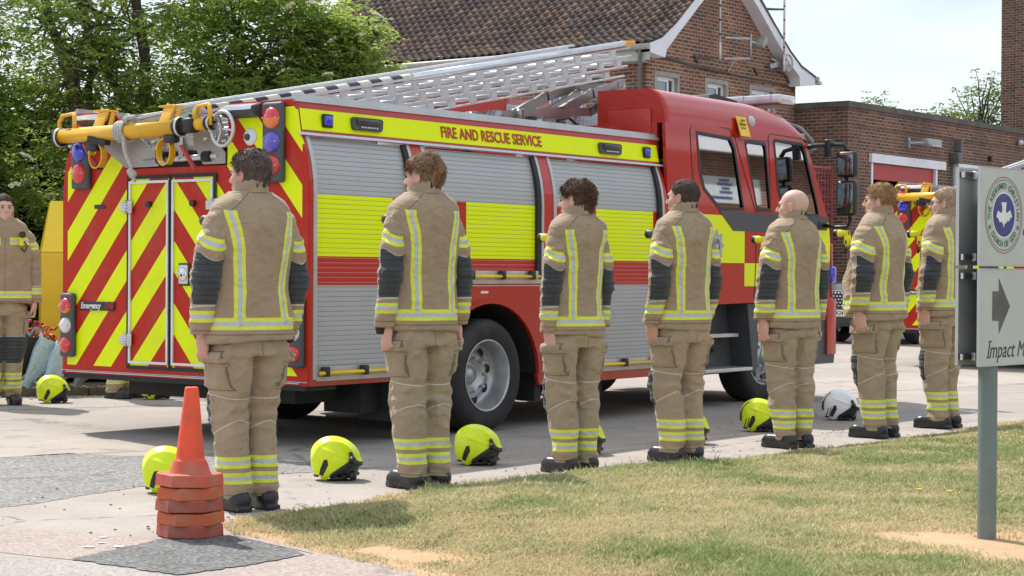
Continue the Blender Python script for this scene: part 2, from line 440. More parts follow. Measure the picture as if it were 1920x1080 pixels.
# grass blades
rs = np.random.RandomState(3)
def cam_density(n, x0, x1, y0, y1):
    x = rs.uniform(x0, x1, n * 3); y = rs.uniform(y0, y1, n * 3)
    d = np.hypot(x, y); ang = np.degrees(np.arctan2(y, x))
    ok = (ang > 9.0) & (ang < 60) & inside(x, y) & (d > 5.6)
    keepp = rs.rand(len(x)) < np.clip((7.0 / d) ** 1.2, 0, 1)
    return x[ok & keepp], y[ok & keepp]
def blades(x, y, name, mats_, hs=1.0):
    p = np.stack([x, y, 0 * x], -1)
    b = bare(x, y); n1 = fbm(p * 0.9 + 7, 3); n2 = fbm(p * 3.1 + 2, 3)
    tuft = fbm(p * 7.0 + 9, 2)
    ok = rs.rand(len(x)) > np.clip(b * 1.02 - .03 * (tuft > .2), 0, 1); ok[-3840:] = True; hs = np.ones(len(x)); hs[-3840:] = 1.7; hs[:12000] = 1.8; hs = hs[ok]
    x, y, b, n1, n2, tuft = (q[ok] for q in (x, y, b, n1, n2, tuft)); k = len(x)
    z = verge_z(x, y) - 0.003
    green = np.clip(0.34 + 0.35 * n1 + 0.50 * n2 + 0.25 * sstep(5.4, 3.6, y) - 0.4 * b + 0.1 * rs.randn(k), 0, 1)
    h = (0.012 + 0.013 * rs.rand(k)) * hs * (0.8 + 0.9 * green) * (1 + .35 * tuft)
    d = np.hypot(x, y); w = 0.0022 + 0.0012 * d / 6
    a = rs.uniform(0, 2 * np.pi, k); la = rs.uniform(0, 2 * np.pi, k); ln = h * rs.uniform(0.2, 1.1, k)
    dx, dy = np.cos(a) * w, np.sin(a) * w; lx, ly = np.cos(la) * ln, np.sin(la) * ln
    V = np.empty((k, 5, 3), np.float32)
    V[:, 0] = np.stack([x - dx, y - dy, z], -1); V[:, 1] = np.stack([x + dx, y + dy, z], -1)
    V[:, 2] = np.stack([x + dx * .8 + lx * .35, y + dy * .8 + ly * .35, z + h * .6], -1)
    V[:, 3] = np.stack([x - dx * .8 + lx * .35, y - dy * .8 + ly * .35, z + h * .6], -1)
    V[:, 4] = np.stack([x + lx, y + ly, z + h], -1)
    base = np.arange(k)[:, None] * 5
    F = np.concatenate([base + np.array([0, 1, 2]), base + np.array([0, 2, 3]), base + np.array([3, 2, 4])])
    dry = np.repeat(np.clip(green + 0.36 * rs.randn(k), 0, 1), 5); rnd = np.repeat(rs.rand(k), 5)
    o = np_mesh(name, V.reshape(-1, 3), F, mats_, smooth=False, attrs={'green': dry, 'rnd': rnd})
    return o
gm = NT('lawn_grass', 0.6, 0, 0.2)
gc = gm.ramp(gm.attr('green'), [(0.0, (0.70, 0.58, 0.36)), (0.42, (0.58, 0.50, 0.29)), (0.70, (0.38, 0.40, 0.18)), (1.0, (0.23, 0.32, 0.09))])
gc = gm.mix(gm.ramp(gm.attr('rnd'), [(0.0, 0.0), (1.0, 0.45)]), gc, gm.mix(0.5, gc, (0.55, 0.52, 0.3)))
gm.set(Base_Color=gc)
tr = gm.t.nodes.new('ShaderNodeBsdfTranslucent'); gm.put(tr.inputs[0], gc)
mxs = gm.t.nodes.new('ShaderNodeMixShader'); mxs.inputs[0].default_value = 0.35
gm.t.links.new(gm.b.outputs[0], mxs.inputs[1]); gm.t.links.new(tr.outputs[0], mxs.inputs[2]); gm.t.links.new(mxs.outputs[0], gm.out.inputs[0])
xa, ya = cam_density(400000, 5.3, 11.0, 0.9, 6.7)
tx = rs.uniform(5.9, 15, 240); ty = np.interp(tx, E_[4:, 0], E_[4:, 1]) - rs.uniform(-.03, .10, 240); tx = np.repeat(tx, 16) + rs.normal(0, .018, 3840); ty = np.repeat(ty, 16) + rs.normal(0, .018, 3840)
xb, yb = cam_density(210000, 10.5, 19.5, 1.8, 6.3)
gr = blades(np.concatenate([xa, xb, tx]), np.concatenate([ya, yb, ty]), 'grass', gm.m)
tag(gr, 'short dry lawn grass on the verge in front of the line of firefighters', 'grass', kind='stuff')
# ------------------------------------------------------------------ materials for buildings
def brick_mat(name, c1, c2, c3, mortar, dark=0.0):
    n = NT(name, 0.88, 0, 0.2)
    uv = n.tc('UV')
    b = n.t.nodes.new('ShaderNodeTexBrick'); n.put(b.inputs['Vector'], uv)
    b.inputs['Scale'].default_value = 1.0; b.inputs['Brick Width'].default_value = 0.225; b.inputs['Row Height'].default_value = 0.075
    b.inputs['Mortar Size'].default_value = 0.0085; b.inputs['Mortar Smooth'].default_value = 0.15; b.inputs['Bias'].default_value = -0.1
    b.inputs['Color1'].default_value = (0, 0, 0, 1); b.inputs['Color2'].default_value = (1, 1, 1, 1); b.inputs['Mortar'].default_value = (0.5, 0.5, 0.5, 1)
    colr = n.ramp(b.outputs['Color'], [(0.0, c1), (0.35, c2), (0.62, c2), (0.82, c3), (1.0, tuple(x * 1.2 for x in c3))])
    mott = n.noise(14, 4, 0.6, uv)
    colr = n.mix(n.ramp(mott, [(0.3, 0.0), (0.75, 0.4)]), colr, tuple(x * 0.7 for x in c2))
    st = n.noise(0.5, 5, 0.65, n.map(uv, scale=(1, 0.45, 1)))
    mo = n.mix(n.noise(8, 3, .6, uv), mortar, tuple(x * 0.75 for x in mortar))
    c = n.mix(b.outputs['Fac'], colr, mo)
    c = n.mix(n.ramp(st, [(0.42, 0.0), (0.72, 0.55 + dark)]), c, (0.07, 0.055, 0.05))
    h = n.ma('SUBTRACT', n.ma('MULTIPLY', mott, 0.3), b.outputs['Fac'])
    n.set(Base_Color=c, Normal=n.bump(h, 0.7, 0.008))
    return n.m
brick = brick_mat('red_brown_brick', (0.13, 0.085, 0.066), (0.25, 0.115, 0.075), (0.37, 0.155, 0.085), (0.58, 0.45, 0.35))
brick_dk = brick_mat('sooty_brick', (0.10, 0.066, 0.055), (0.19, 0.095, 0.066), (0.28, 0.12, 0.075), (0.44, 0.35, 0.28), 0.15)
white_pvc = mat('white_painted_board', (0.78, 0.79, 0.84), 0.45, var=0.05, vs=2, dirt=((0.5, 0.5, 0.48), 0.25))
gut_m = mat('grey_gutter', (0.36, 0.36, 0.33), 0.5, var=0.12, dirt=((0.3, 0.32, 0.2), 0.5))
stone = mat('concrete_surround', (0.34, 0.32, 0.28), 0.9, var=0.15, bump=0.3, dirt=((0.16, 0.15, 0.13), 0.5))
coping = mat('dark_coping_stone', (0.12, 0.11, 0.10), 0.95, var=0.3, vs=3, bump=0.5, bs=30, dirt=((0.05, 0.055, 0.04), 0.6))
galv = mat('galvanised_steel', (0.42, 0.42, 0.43), 0.45, 0.75, var=0.2, vs=20)
dkmetal = mat('dark_cable_metal', (0.09, 0.085, 0.085), 0.55, 0.2)
blk = mat('black_plastic', (0.018, 0.018, 0.02), 0.42, var=0.3)
dkint = mat('dark_interior', (0.02, 0.02, 0.022), 0.8)
redpaint_door = mat('red_garage_paint', (0.42, 0.035, 0.03), 0.5)
def glass_mat(name, tint, gl=0.35, rough=0.02):
    n = NT(name)
    t = n.t.nodes.new('ShaderNodeBsdfTransparent'); t.inputs[0].default_value = (*tint, 1)
    g_ = n.t.nodes.new('ShaderNodeBsdfGlossy'); g_.inputs['Roughness'].default_value = rough; g_.inputs[0].default_value = (1, 1, 1, 1)
    fr = n.t.nodes.new('ShaderNodeFresnel'); fr.inputs[0].default_value = 1.5
    f = n.ma('ADD', n.ma('MULTIPLY', fr.outputs[0], 1.0), gl, clamp=True)
    mx = n.t.nodes.new('ShaderNodeMixShader'); n.put(mx.inputs[0], f)
    n.t.links.new(t.outputs[0], mx.inputs[1]); n.t.links.new(g_.outputs[0], mx.inputs[2]); n.t.links.new(mx.outputs[0], n.out.inputs[0])
    return n.m
pane_m = glass_mat('window_glass', (0.25, 0.28, 0.30), 0.22)
# ------------------------------------------------------------------ the brick house (station house)
house = empty('brick_house', (31.3, 20.58, 0), 0, 'brown brick house with white bargeboards and a pantile roof behind the fire engine', 'house')
def HB(mb, name, m=None, parent=house, label=None):
    o = mb.build(name, m, None, label); o.parent = parent
    off = Vector((31.3, 20.58, 0)) if parent is house else None
    if off is not None: o.data.transform(Matrix.Translation(-off))
    return o
GY = 20.58
AP = (34.1, 7.90)
gable = [(31.3, 0), (37.35, 0), (37.35, 5.5), (36.4, 6.05), (35.3, 6.85), AP, (32.6, 6.66), (31.75, 6.0), (31.3, 5.6)]
wins = [(31.55, 32.5, 4.1, 5.27), (33.48, 34.42, 4.1, 5.29), (35.30, 36.42, 4.1, 5.30)]
b = MB(); b.prism(gable, GY, GY + 0.25, 'xz', [[(a, c), (a, d), (bb, d), (bb, c)] for a, bb, c, d in wins])
swins = [(22.05, 23.15, 4.1, 5.15), (24.4, 25.5, 4.1, 5.15), (27.2, 28.6, 4.1, 5.15)]
b.prism([(GY + 0.25, 0), (GY + 10.6, 0), (GY + 10.6, 5.6), (GY + 0.25, 5.6)], 31.3, 31.55, 'yz', [[(a, c), (a, d), (bb, d), (bb, c)] for a, bb, c, d in swins])
b.box((37.1, GY + .25, 0), (37.35, GY + 10.6, 5.5)); b.box((31.55, GY + 10.35, 0), (37.1, GY + 10.6, 5.5))
HB(b, 'wall', brick)
b = MB(); b.box((31.6, GY + 0.9, 0), (37.05, GY + 10.3, 5.4)); HB(b, 'interior', dkint)
def window(a, bb, c, d, axis, base):
    w = MB(); t = 0.09
    def bx(u0, u1, z0, z1, p0, p1, mb):
        if axis == 'y': mb.box((u0, base + p0, z0), (u1, base + p1, z1))
        else: mb.box((base + p0, u0, z0), (base + p1, u1, z1))
    for (u0, u1, z0, z1) in ((a, a + t, c, d), (bb - t, bb, c, d), (a + t, bb - t, d - t, d), (a + t, bb - t, c, c + t)): bx(u0, u1, z0, z1, -0.012, 0.2, w)
    sur = HB(w, 'window', stone)
    f = MB(); a2, b2, c2, d2 = a + t, bb - t, c + t, d - t; q = 0.055
    for (u0, u1, z0, z1) in ((a2, a2 + q, c2, d2), (b2 - q, b2, c2, d2), (a2 + q, b2 - q, d2 - q, d2), (a2 + q, b2 - q, c2, c2 + q), (a2 + (b2 - a2) * .66, a2 + (b2 - a2) * .66 + .045, c2 + q, d2 - q)): bx(u0, u1, z0, z1, 0.07, 0.13, f)
    for (u0, u1, z0, z1) in ((a2 + q, a2 + (b2 - a2) * .66, d2 - q - .04, d2 - q), (a2 + q, a2 + q + .04, c2 + q, d2 - q - .04)): bx(u0, u1, z0, z1, 0.06, 0.12, f)
    fo = HB(f, 'frame', white_pvc); fo.parent = sur
    p = MB(); bx(a2 + q, b2 - q, c2 + q, d2 - q, 0.095, 0.105, p); po = HB(p, 'pane', pane_m); po.parent = sur
    k = MB(); bx(a2 + q, a2 + (b2 - a2) * .40, c2 + q, d2 - q, 0.22, 0.24, k)
    ko = HB(k, 'curtain', mat('grey_blind', (0.33, 0.36, 0.38), 0.9)); ko.parent = sur
for w in wins: window(*w, 'y', GY)
for w in swins: window(*w, 'x', 31.3)
# bargeboards and soffit
outer = [(30.9, 5.72), (31.38, 5.88), (31.9, 6.22), (32.56, 6.75), AP, (35.26, 7.07), (35.84, 6.62), (36.56, 6.09), (37.05, 5.82), (37.71, 5.64)]
inner = [(37.72, 5.46), (37.02, 5.38), (37.0, 5.60), (36.62, 5.80), (35.9, 6.33), (35.26, 6.83), (34.1, 7.72 - .02), (32.75, 6.66), (31.95, 6.0), (31.55, 5.66), (31.5, 5.5), (30.9, 5.56)]
b = MB(); b.prism(outer + inner, GY - 0.30, GY - 0.002, 'xz'); HB(b, 'bargeboard', white_pvc)
# pantiles: real curved tiles
tile_m = NT('brown_pantile', 0.85, 0, 0.25)
tc_ = tile_m.ramp(tile_m.attr('rnd'), [(0.0, (0.075, 0.058, 0.052)), (0.45, (0.12, 0.088, 0.074)), (0.8, (0.165, 0.108, 0.082)), (0.95, (0.23, 0.135, 0.085)), (1.0, (0.2, 0.175, 0.13))])
tc_ = tile_m.mix(tile_m.ramp(tile_m.noise(3.5, 5, .7), [(0.45, 0.0), (0.75, 0.55)]), tc_, (0.06, 0.05, 0.045))
tile_m.set(Base_Color=tc_, Normal=tile_m.bump(tile_m.noise(50, 4, .6), 0.4, 0.01))
def tiles(prof, y0, y1, px=0.205, ex=0.215, name='roof'):
    P = [Vector((p[0], 0, p[1])) for p in prof]
    L = [0]
    for i in range(1, len(P)): L.append(L[-1] + (P[i] - P[i - 1]).length)
    def at(s):
        s = min(max(s, 0), L[-1] - 1e-6)
        for i in range(1, len(P)):
            if s <= L[i]:
                t = (s - L[i - 1]) / (L[i] - L[i - 1]); d = (P[i] - P[i - 1]).normalized()
                return P[i - 1].lerp(P[i], t), Vector((-d.z, 0, d.x))
    ncol = int((y1 - y0) / px); nrow = int(L[-1] / ex); V = []; F = []; A = []
    NU, NV = 8, 2
    rr = random.Random(5)
    for r in range(nrow + 1):
        for c in range(ncol):
            rv = rr.random(); jz = rr.uniform(-.004, .004); base = len(V)
            for iv in range(NV + 1):
                tt = iv / NV; s = r * ex + tt * (ex + 0.02) - 0.02
                p, nn = at(s)
                lift = 0.034 * (1 - tt) + 0.004 + jz
                for iu in range(NU + 1):
                    u = iu / NU
                    hgt = 0.042 * max(0, math.sin(math.pi * (u / 0.62))) if u < 0.62 else -0.012 * math.sin(math.pi * (u - 0.62) / 0.38)
                    q = p + nn * (lift + hgt); V.append((q.x, y0 + (c + u) * px, q.z)); A.append(rv)
            # lower lip
            lb = len(V); p, nn = at(r * ex - 0.02)
            for iu in range(NU + 1):
                u = iu / NU
                hgt = 0.042 * max(0, math.sin(math.pi * (u / 0.62))) if u < 0.62 else -0.012 * math.sin(math.pi * (u - 0.62) / 0.38)
                q = p + nn * (hgt + jz - 0.004); V.append((q.x, y0 + (c + u) * px, q.z)); A.append(rv * .5)
            W = NU + 1
            for iv in range(NV):
                for iu in range(NU):
                    k = base + iv * W + iu; F.append((k, k + 1, k + W + 1, k + W))
            for iu in range(NU): F.append((lb + iu, lb + iu + 1, base + iu + 1, base + iu))
    V = np.array(V) - np.array([31.3, 20.58, 0])
    return np_mesh(name, V, np.array(F), tile_m.m, house, smooth=True, attrs={'rnd': A})
tiles([(30.86, 5.74), (31.38, 5.90), (31.9, 6.24), (32.56, 6.77), (34.1, 7.93)], GY - 0.33, GY + 10.9)
b = MB(); b.prism([(30.95, 5.70), (31.38, 5.86), (31.9, 6.2), (32.56, 6.73), (34.1, 7.89), (35.26, 7.06), (35.84, 6.6), (36.56, 6.07), (37.05, 5.8), (37.68, 5.62), (37.6, 5.5), (31.0, 5.55)], GY + 0.26, GY + 10.8, 'xz')
b.prism([(34.1, 7.95), (35.28, 7.10), (35.86, 6.65), (36.58, 6.12), (37.07, 5.85), (37.75, 5.66), (37.7, 5.63), (37.05, 5.81), (35.84, 6.61), (34.1, 7.9)], GY - .32, GY + 10.85, 'xz')
HB(b, 'roof_slab', mat('roof_underlay', (0.12, 0.09, 0.08), 0.9))
b = MB(); b.tube([(34.1, GY - .33, 7.97), (34.1, GY + 10.9, 7.97)], 0.09, 8); HB(b, 'ridge', tile_m.m)
b = MB(); b.box((30.90, GY - .30, 5.40), (30.94, GY + 10.9, 5.70)); b.box((30.94, GY, 5.40), (31.3, GY + 10.9, 5.43)); HB(b, 'fascia', mat('pale_grey_fascia', (0.40, 0.43, 0.41), 0.5, dirt=((0.35, 0.38, 0.33), .3)))
b = MB(); b.tube([(30.83, GY - .34, 5.66), (30.83, GY + 10.9, 5.66)], 0.06, 10); HB(b, 'gutter', gut_m); b = MB(); b.tube([(37.80, GY - .34, 5.60), (37.80, GY + 10.0, 5.60)], 0.06, 10)
HB(b, 'gutter', gut_m)
b = MB(); b.tube([(30.83, GY - .12, 5.62), (30.85, GY - .12, 5.45), (31.22, GY + .12, 5.25), (31.22, GY + .12, 0)], 0.04, 8); HB(b, 'downpipe', mat('dark_grey_pipe', (.16, .16, .16), .6))
# cable run under the antennas
b = MB(); b.tube([(31.3, GY - .02, 5.60), (33.0, GY - .03, 5.50), (34.5, GY - .03, 5.45), (36.0, GY - .03, 5.42), (37.3, GY - .02, 5.38)], 0.018, 6)
b.tube([(31.3, GY - .02, 5.56), (34.0, GY - .05, 5.44)], 0.012, 5); b.tube([(36.5, GY - .03, 5.68), (36.85, GY - .03, 5.62), (37.2, GY - .03, 5.3)], 0.02, 6)
HB(b, 'cable', dkmetal)
# antenna masts
for i, (x, zt, zb) in enumerate(((33.62, 8.6, 5.66), (36.07, 8.9, 5.62))):
    e = empty('antenna_mast', (x, GY - 0.28, zb), 0, ('left-hand banded antenna mast on the brick gable wall', 'right-hand banded antenna mast crossing the white bargeboard')[i], 'antenna', 'antenna masts on the gable')
    if i == 1: e.location.y = GY - 0.42
    dy = GY - e.location.y
    b = MB(); b.tube([(0, 0, 0), (0, 0, 0.35)], 0.03, 8); b.tube([(0, 0, .35), (0, 0, zt - zb)], 0.022, 8); b.build('pole', mat('pale_mast', (0.66, 0.66, 0.66), 0.4, 0.2), e)
    b = MB()
    for k in range(9): b.tube([(0, 0, .2 + k * .3), (0, 0, .235 + k * .3)], 0.026, 8)
    b.tube([(0.03, 0, 0.05), (0.035, 0, zt - zb)], 0.008, 5); b.build('cable', blk, e)
    b = MB(); 
    for zz in (0.02, 1.35):
        b.bar((0, 0, zz), (-.12, dy, zz + .02), 0.03, 0.04); b.bar((0, 0, zz), (-.55, dy, zz), 0.03, 0.03); b.bar((-.45, dy - .02, zz - .12), (-.6, dy - .02, zz + .02), .05, .03)
    b.build('bracket', dkmetal, e)
e = empty('floodlight', (34.95, GY - .35, 6.1), 0, 'grey floodlight on an angled bracket between the two antenna masts', 'floodlight')
b = MB(); b.tube([(-.2, 0, -.32), (-.2, 0, .2)], 0.028, 8); b.bar((-.2, 0, -.32), (-.75, .33, -.35), .03, .04); b.bar((-.2, 0, .1), (-.7, .33, .1), .03, .04); b.bar((-.5, .2, -.35), (-.55, .33, -.6), .03, .03); b.bar((-.2, 0, .05), (.05, 0, .02), .04, .04); b.build('bracket', galv, e)
b = MB(); b.obox((.2, 0, .05), (.28, .26, .1), (0, R(-48), 0), .02); b.build('lamp_housing', mat('grey_lamp', (.3, .31, .27), .5), e)
b = MB(); b.obox((.24, -.0, .02), (.25, .24, .03), (0, R(-48), 0), .01); b.build('lamp_glass', mat('lamp_glass', (.55, .52, .4), .2), e)
e = empty('horn_loudspeaker', (36.45, GY - .2, 5.84), 0, 'round grey horn loudspeaker under the bargeboard beside the right antenna mast', 'loudspeaker')
b = MB(); b.lathe([(0.02, .05), (.1, .02), (.16, -.06), (.2, -.12), (.19, -.13), (.15, -.07), (.06, -.03), (.02, -.02)], (0, 0, 0), 'y', 20); b.build('horn', mat('horn_grey', (.36, .36, .33), .5), e)
b = MB(); b.lathe([(0.0, -.10), (.06, -.08), (.07, -.04)], (0, 0, 0), 'y', 16); b.build('driver', mat('horn_throat', (.5, .5, .46), .5), e)
b = MB(); b.bar((-.1, 0, 0), (-.45, .1, -.1), .06, .1); b.bar((0, .05, 0), (-.2, .2, .1), .05, .05); b.build('bracket', galv, e)
b = MB(); b.box((0, -.06, -.04), (.14, .06, .05), None, .02); e = b.build('security_light', mat('security_light_grey', (.55, .55, .55), .4)); e.location = (37.8, GY - .3, 5.52)
tag(e, 'small grey light fixed to the right end of the white bargeboard', 'light')
# ------------------------------------------------------------------ garage with flat parapet
GX, GF = 37.325, 19.257
gar = empty('brick_garage', (GX, GF, 0), 0, 'flat roofed brown brick appliance garage with a white framed doorway', 'garage')
def GB(mb, name, m=None, parent=None, label=None):
    o = mb.build(name, m, None, label); o.data.transform(Matrix.Translation((-GX, -GF, 0))); o.parent = parent or gar; return o
b = MB(); b.prism([(GX, 0), (62, 0), (62, 4.90), (GX, 4.90)], GF, GF + .3, 'xz', [[(38.45, 0.0001), (38.45, 3.73), (41.86, 3.73), (41.86, 0.0001)], [(43.1, 0.0001), (43.1, 3.73), (46.6, 3.73), (46.6, 0.0001)], [(48, 0.0001), (48, 3.73), (51.5, 3.73), (51.5, 0.0001)]])
b.box((GX, GF + .3, 0), (GX + .3, GF + 8, 4.90))
b.box((GX + .55, GF - .025, 4.52), (62, GF, 4.545))
GB(b, 'wall', brick_dk)
b = MB(); b.box((GX - .06, GF - .06, 4.90), (62, GF + .36, 5.03)); b.box((GX - .06, GF + .36, 4.90), (GX + .36, GF + 8, 5.03)); GB(b, 'parapet_coping', coping)
b = MB(); b.box((GX + .3, GF + .3, 4.6), (62, GF + 8, 4.7)); b.box((GX + .3, GF + 7.5, 0), (62, GF + 7.7, 4.6)); GB(b, 'roof', dkint)
b = MB(); b.box((38.36, GF - .08, 3.73), (42.28, GF - .004, 3.93)); b.box((41.76, GF - .05, 0), (41.86, GF + .1, 3.73)); b.box((38.45, GF - .02, 0), (38.53, GF + .1, 3.73)); GB(b, 'door_frame', white_pvc)
b = MB(); b.box((43.0, GF - .08, 3.73), (46.8, GF - .004, 3.93)); GB(b, 'door_frame', white_pvc); b = MB(); b.box((47.9, GF - .08, 3.73), (51.7, GF - .004, 3.93)); GB(b, 'door_frame', white_pvc)
b = MB(); b.box((38.53, GF + .02, 3.36), (41.76, GF + .12, 3.72)); GB(b, 'door_header', redpaint_door)
b = MB(); b.box((43.1, GF + .1, .02), (46.6, GF + .16, 3.72)); GB(b, 'door', redpaint_door); b = MB(); b.box((48, GF + .1, .02), (51.5, GF + .16, 3.72)); GB(b, 'door', redpaint_door)
b = MB()
for k in range(3): b.bar((38.6 + k, GF + 1.2, 3.35), (38.6 + k, GF + 7, 3.35), .08, .12)
GB(b, 'door_track', galv)
tower = empty('brick_tower', (52.0, 19.85, 0), 0, 'tall dark brick drill tower rising at the right edge above the garage', 'tower')
b = MB(); b.box((0.0, 0, 0), (3.6, 2.05, 13.5)); b.box((.42, -.06, 0), (3.2, -.0, 13.5)); b.box((-.06, .35, 0), (0, 1.6, 13.5)); o = b.build('wall', brick_dk, tower)
b = MB(); b.box((-.08, -.1, 13.5), (3.68, 2.15, 13.75)); b.build('parapet_coping', coping, tower)
b = MB(); b.box((.9, -.075, 9.5), (1.7, -.062, 11)); b.box((.9, -.075, 5.2), (1.7, -.062, 6.6)); b.build('window', pane_m, tower)
# fittings on the garage wall
e = empty('floodlight', (40.3, GF, 4.28), 0, 'grey floodlight on the garage wall above the white door lintel', 'floodlight')
b = MB(); b.box((-.05, -.06, -.12), (.05, 0, .12)); b.bar((0, -.05, 0), (.15, -.35, .0), .04, .04); b.build('bracket', galv, e)
b = MB(); b.obox((.5, -.38, .02), (.72, .2, .16), (0, 0, 0), .03); b.build('lamp_housing', mat('flood_grey', (.36, .37, .37), .45, .3), e)
b = MB(); b.obox((.55, -.42, -.06), (.5, .16, .03), (0, 0, 0), .01); b.build('lamp_glass', mat('lamp_glass2', (.6, .6, .55), .2), e)
e = empty('security_camera', (42.72, GF, 4.0), 0, 'dark camera box on a grey conduit beside the garage door', 'camera')
b = MB(); b.tube([(0, -.1, -4), (0, -.1, -.05)], 0.05, 8); b.build('conduit', mat('grey_conduit', (.45, .45, .46), .5), e)
b = MB(); b.box((-.12, -.25, -.08), (.14, -.0, .16), None, .02); b.obox((-.02, -.2, .34), (.1, .2, .32), (0, R(15), 0), .02); b.build('camera_housing', mat('camera_box', (.1, .1, .1), .5), e)
e = MB(); e.ball((0, -.12, 0), .07, 8); e.tube([(0, -.1, 0), (.15, 0, .0)], .05, 8); e = e.build('dome_camera', mat('white_dome', (.7, .7, .7), .3)); e.location = (46.75, GF, 4.66)
tag(e, 'white dome camera on the garage parapet at the right edge', 'camera')
e = MB(); e.box((-.07, -.1, -.06), (.07, 0, .06), None, .02); e = e.build('wall_sensor', blk); e.location = (45.0, GF, 4.15)
tag(e, 'small black sensor on the brick wall right of the second garage doorway', 'sensor')
# red lattice gate folded against the wall
e = empty('lattice_gate', (35.2, 19.62, 0), 0, 'red steel lattice gate standing by the brick wall behind the cab', 'gate')
b = MB()
red_l = mat('faded_red_paint', (0.42, 0.09, 0.10), 0.6)
W_, H_ = 2.05, 3.55
for k in range(15): x = k * W_ / 14; zt = H_ if x > .75 else 2.0 + x * 2.05; b.bar((x, 0, .1), (x, 0, zt), .022, .022)
for k in range(20): z = .2 + k * .17; x0 = 0 if z < 2 else (z - 2) / 2.05; b.bar((x0, .02, z), (W_, .02, z), .018, .018)
b.build('lattice', red_l, e)
b = MB(); b.bar((0, -.02, 0), (0, -.02, 2.0), .05, .05); b.bar((W_, -.02, 0), (W_, -.02, H_), .05, .05); b.bar((0, -.02, 2.0), (.75, -.02, H_), .05, .05); b.bar((.75, -.02, H_), (W_, -.02, H_), .05, .05); b.build('frame', red_l, e)
# ------------------------------------------------------------------ trees
def leaf_mat(name, c1, c2, c3, trl=0.45):
    n = NT(name, 0.45, 0, 0.35)
    c = n.ramp(n.attr('rnd'), [(0.0, c1), (0.55, c2), (1.0, c3)])
    n.set(Base_Color=c)
    tl = n.t.nodes.new('ShaderNodeBsdfTranslucent')
    n.put(tl.inputs[0], n.mix(0.55, c, tuple(min(1, x * 1.9) for x in c3)))
    mx = n.t.nodes.new('ShaderNodeMixShader'); mx.inputs[0].default_value = trl
    n.t.links.new(n.b.outputs[0], mx.inputs[1]); n.t.links.new(tl.outputs[0], mx.inputs[2]); n.t.links.new(mx.outputs[0], n.out.inputs[0])
    return n.m
leaf_el = leaf_mat('elder_leaf', (0.085, 0.155, 0.04), (0.17, 0.26, 0.055), (0.32, 0.39, 0.09), 0.55)
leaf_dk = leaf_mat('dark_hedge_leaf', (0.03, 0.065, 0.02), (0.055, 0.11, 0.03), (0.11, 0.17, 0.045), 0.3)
leaf_bi = leaf_mat('birch_leaf', (0.10, 0.15, 0.045), (0.15, 0.2, 0.06), (0.2, 0.27, 0.09), 0.35)
bark = mat('grey_brown_bark', (0.105, 0.085, 0.065), 0.95, var=0.35, vs=9, bump=0.9, bs=35, bd=0.03, dirt=((0.06, 0.07, 0.03), 0.5))
umbel_m = mat('cream_blossom', (0.72, 0.66, 0.50), 0.8, var=0.2, vs=40)
dead = mat('grey_dead_twig', (0.22, 0.2, 0.17), 0.9)
TR = np.random.RandomState(21)
def leaves(name, centers, m, parent, size=0.085, wid=0.36, per=5, flat=0.55, origin=(0, 0, 0)):
    """pinnate sprays: every centre carries `per` leaflets along a drooping stalk"""
    c = np.repeat(centers, per, 0); n = len(c); rs = TR
    az = np.repeat(rs.uniform(0, 2 * np.pi, len(centers)), per); el = np.repeat(rs.normal(-0.25, 0.35, len(centers)), per)
    ax = np.stack([np.cos(az) * np.cos(el), np.sin(az) * np.cos(el), np.sin(el)], -1)
    sd = np.stack([-np.sin(az), np.cos(az), rs.normal(0, .25, n)], -1); sd /= np.linalg.norm(sd, axis=1)[:, None]
    k = np.tile(np.arange(per), len(centers)); side = np.where(k == per - 1, 0, np.where(k % 2 == 0, 1, -1))
    pos = c + ax * (k // 2 * size * 0.7)[:, None]
    ln = size * rs.uniform(0.7, 1.25, n)
    d = ax * np.where(side == 0, 1, .45)[:, None] + sd * (side * .9)[:, None] + rs.normal(0, .18, (n, 3)); d /= np.linalg.norm(d, axis=1)[:, None]
    up = np.cross(ax, sd) + rs.normal(0, flat * .6, (n, 3)); w = np.cross(d, up); w /= np.linalg.norm(w, axis=1)[:, None]
    nn = np.cross(w, d)
    hw = (ln * wid / 2)[:, None]
    V = np.empty((n, 6, 3), np.float32); L_ = ln[:, None]
    V[:, 0] = pos; V[:, 1] = pos + d * L_ * .35 + w * hw + nn * L_ * .05; V[:, 2] = pos + d * L_ * .72 + w * hw * .75 + nn * L_ * .03
    V[:, 3] = pos + d * L_ - nn * L_ * .10; V[:, 4] = pos + d * L_ * .72 - w * hw * .75 + nn * L_ * .03; V[:, 5] = pos + d * L_ * .35 - w * hw + nn * L_ * .05
    V -= np.array(origin, np.float32)
    b = np.arange(n)[:, None] * 6
    F = np.concatenate([b + np.array([0, 1, 2, 3]), b + np.array([0, 3, 4, 5])])
    rnd = np.repeat(np.clip(np.repeat(rs.beta(2, 2.5, len(centers)), per) + rs.normal(0, .1, n), 0, 1), 6)
    return np_mesh(name, V.reshape(-1, 3), F, m, parent, smooth=False, attrs={'rnd': rnd})
def blobs(spec, clump=0.16):
    """spec: (centre, radii, n) ; points in clumps near a wobbly shell and inside"""
    out_ = []
    for (c, r, n) in spec:
        nc = max(6, n // 14); u = TR.normal(0, 1, (nc, 3)); u /= np.linalg.norm(u, axis=1)[:, None]
        rad = TR.uniform(0.25, 1.0, nc) ** 0.5
        cc = np.array(c) + u * rad[:, None] * np.array(r)
        p = np.repeat(cc, 14, 0) + TR.normal(0, 1, (nc * 14, 3)) * np.array([clump, clump, clump * .55])
        out_.append(p)
    return np.concatenate(out_)
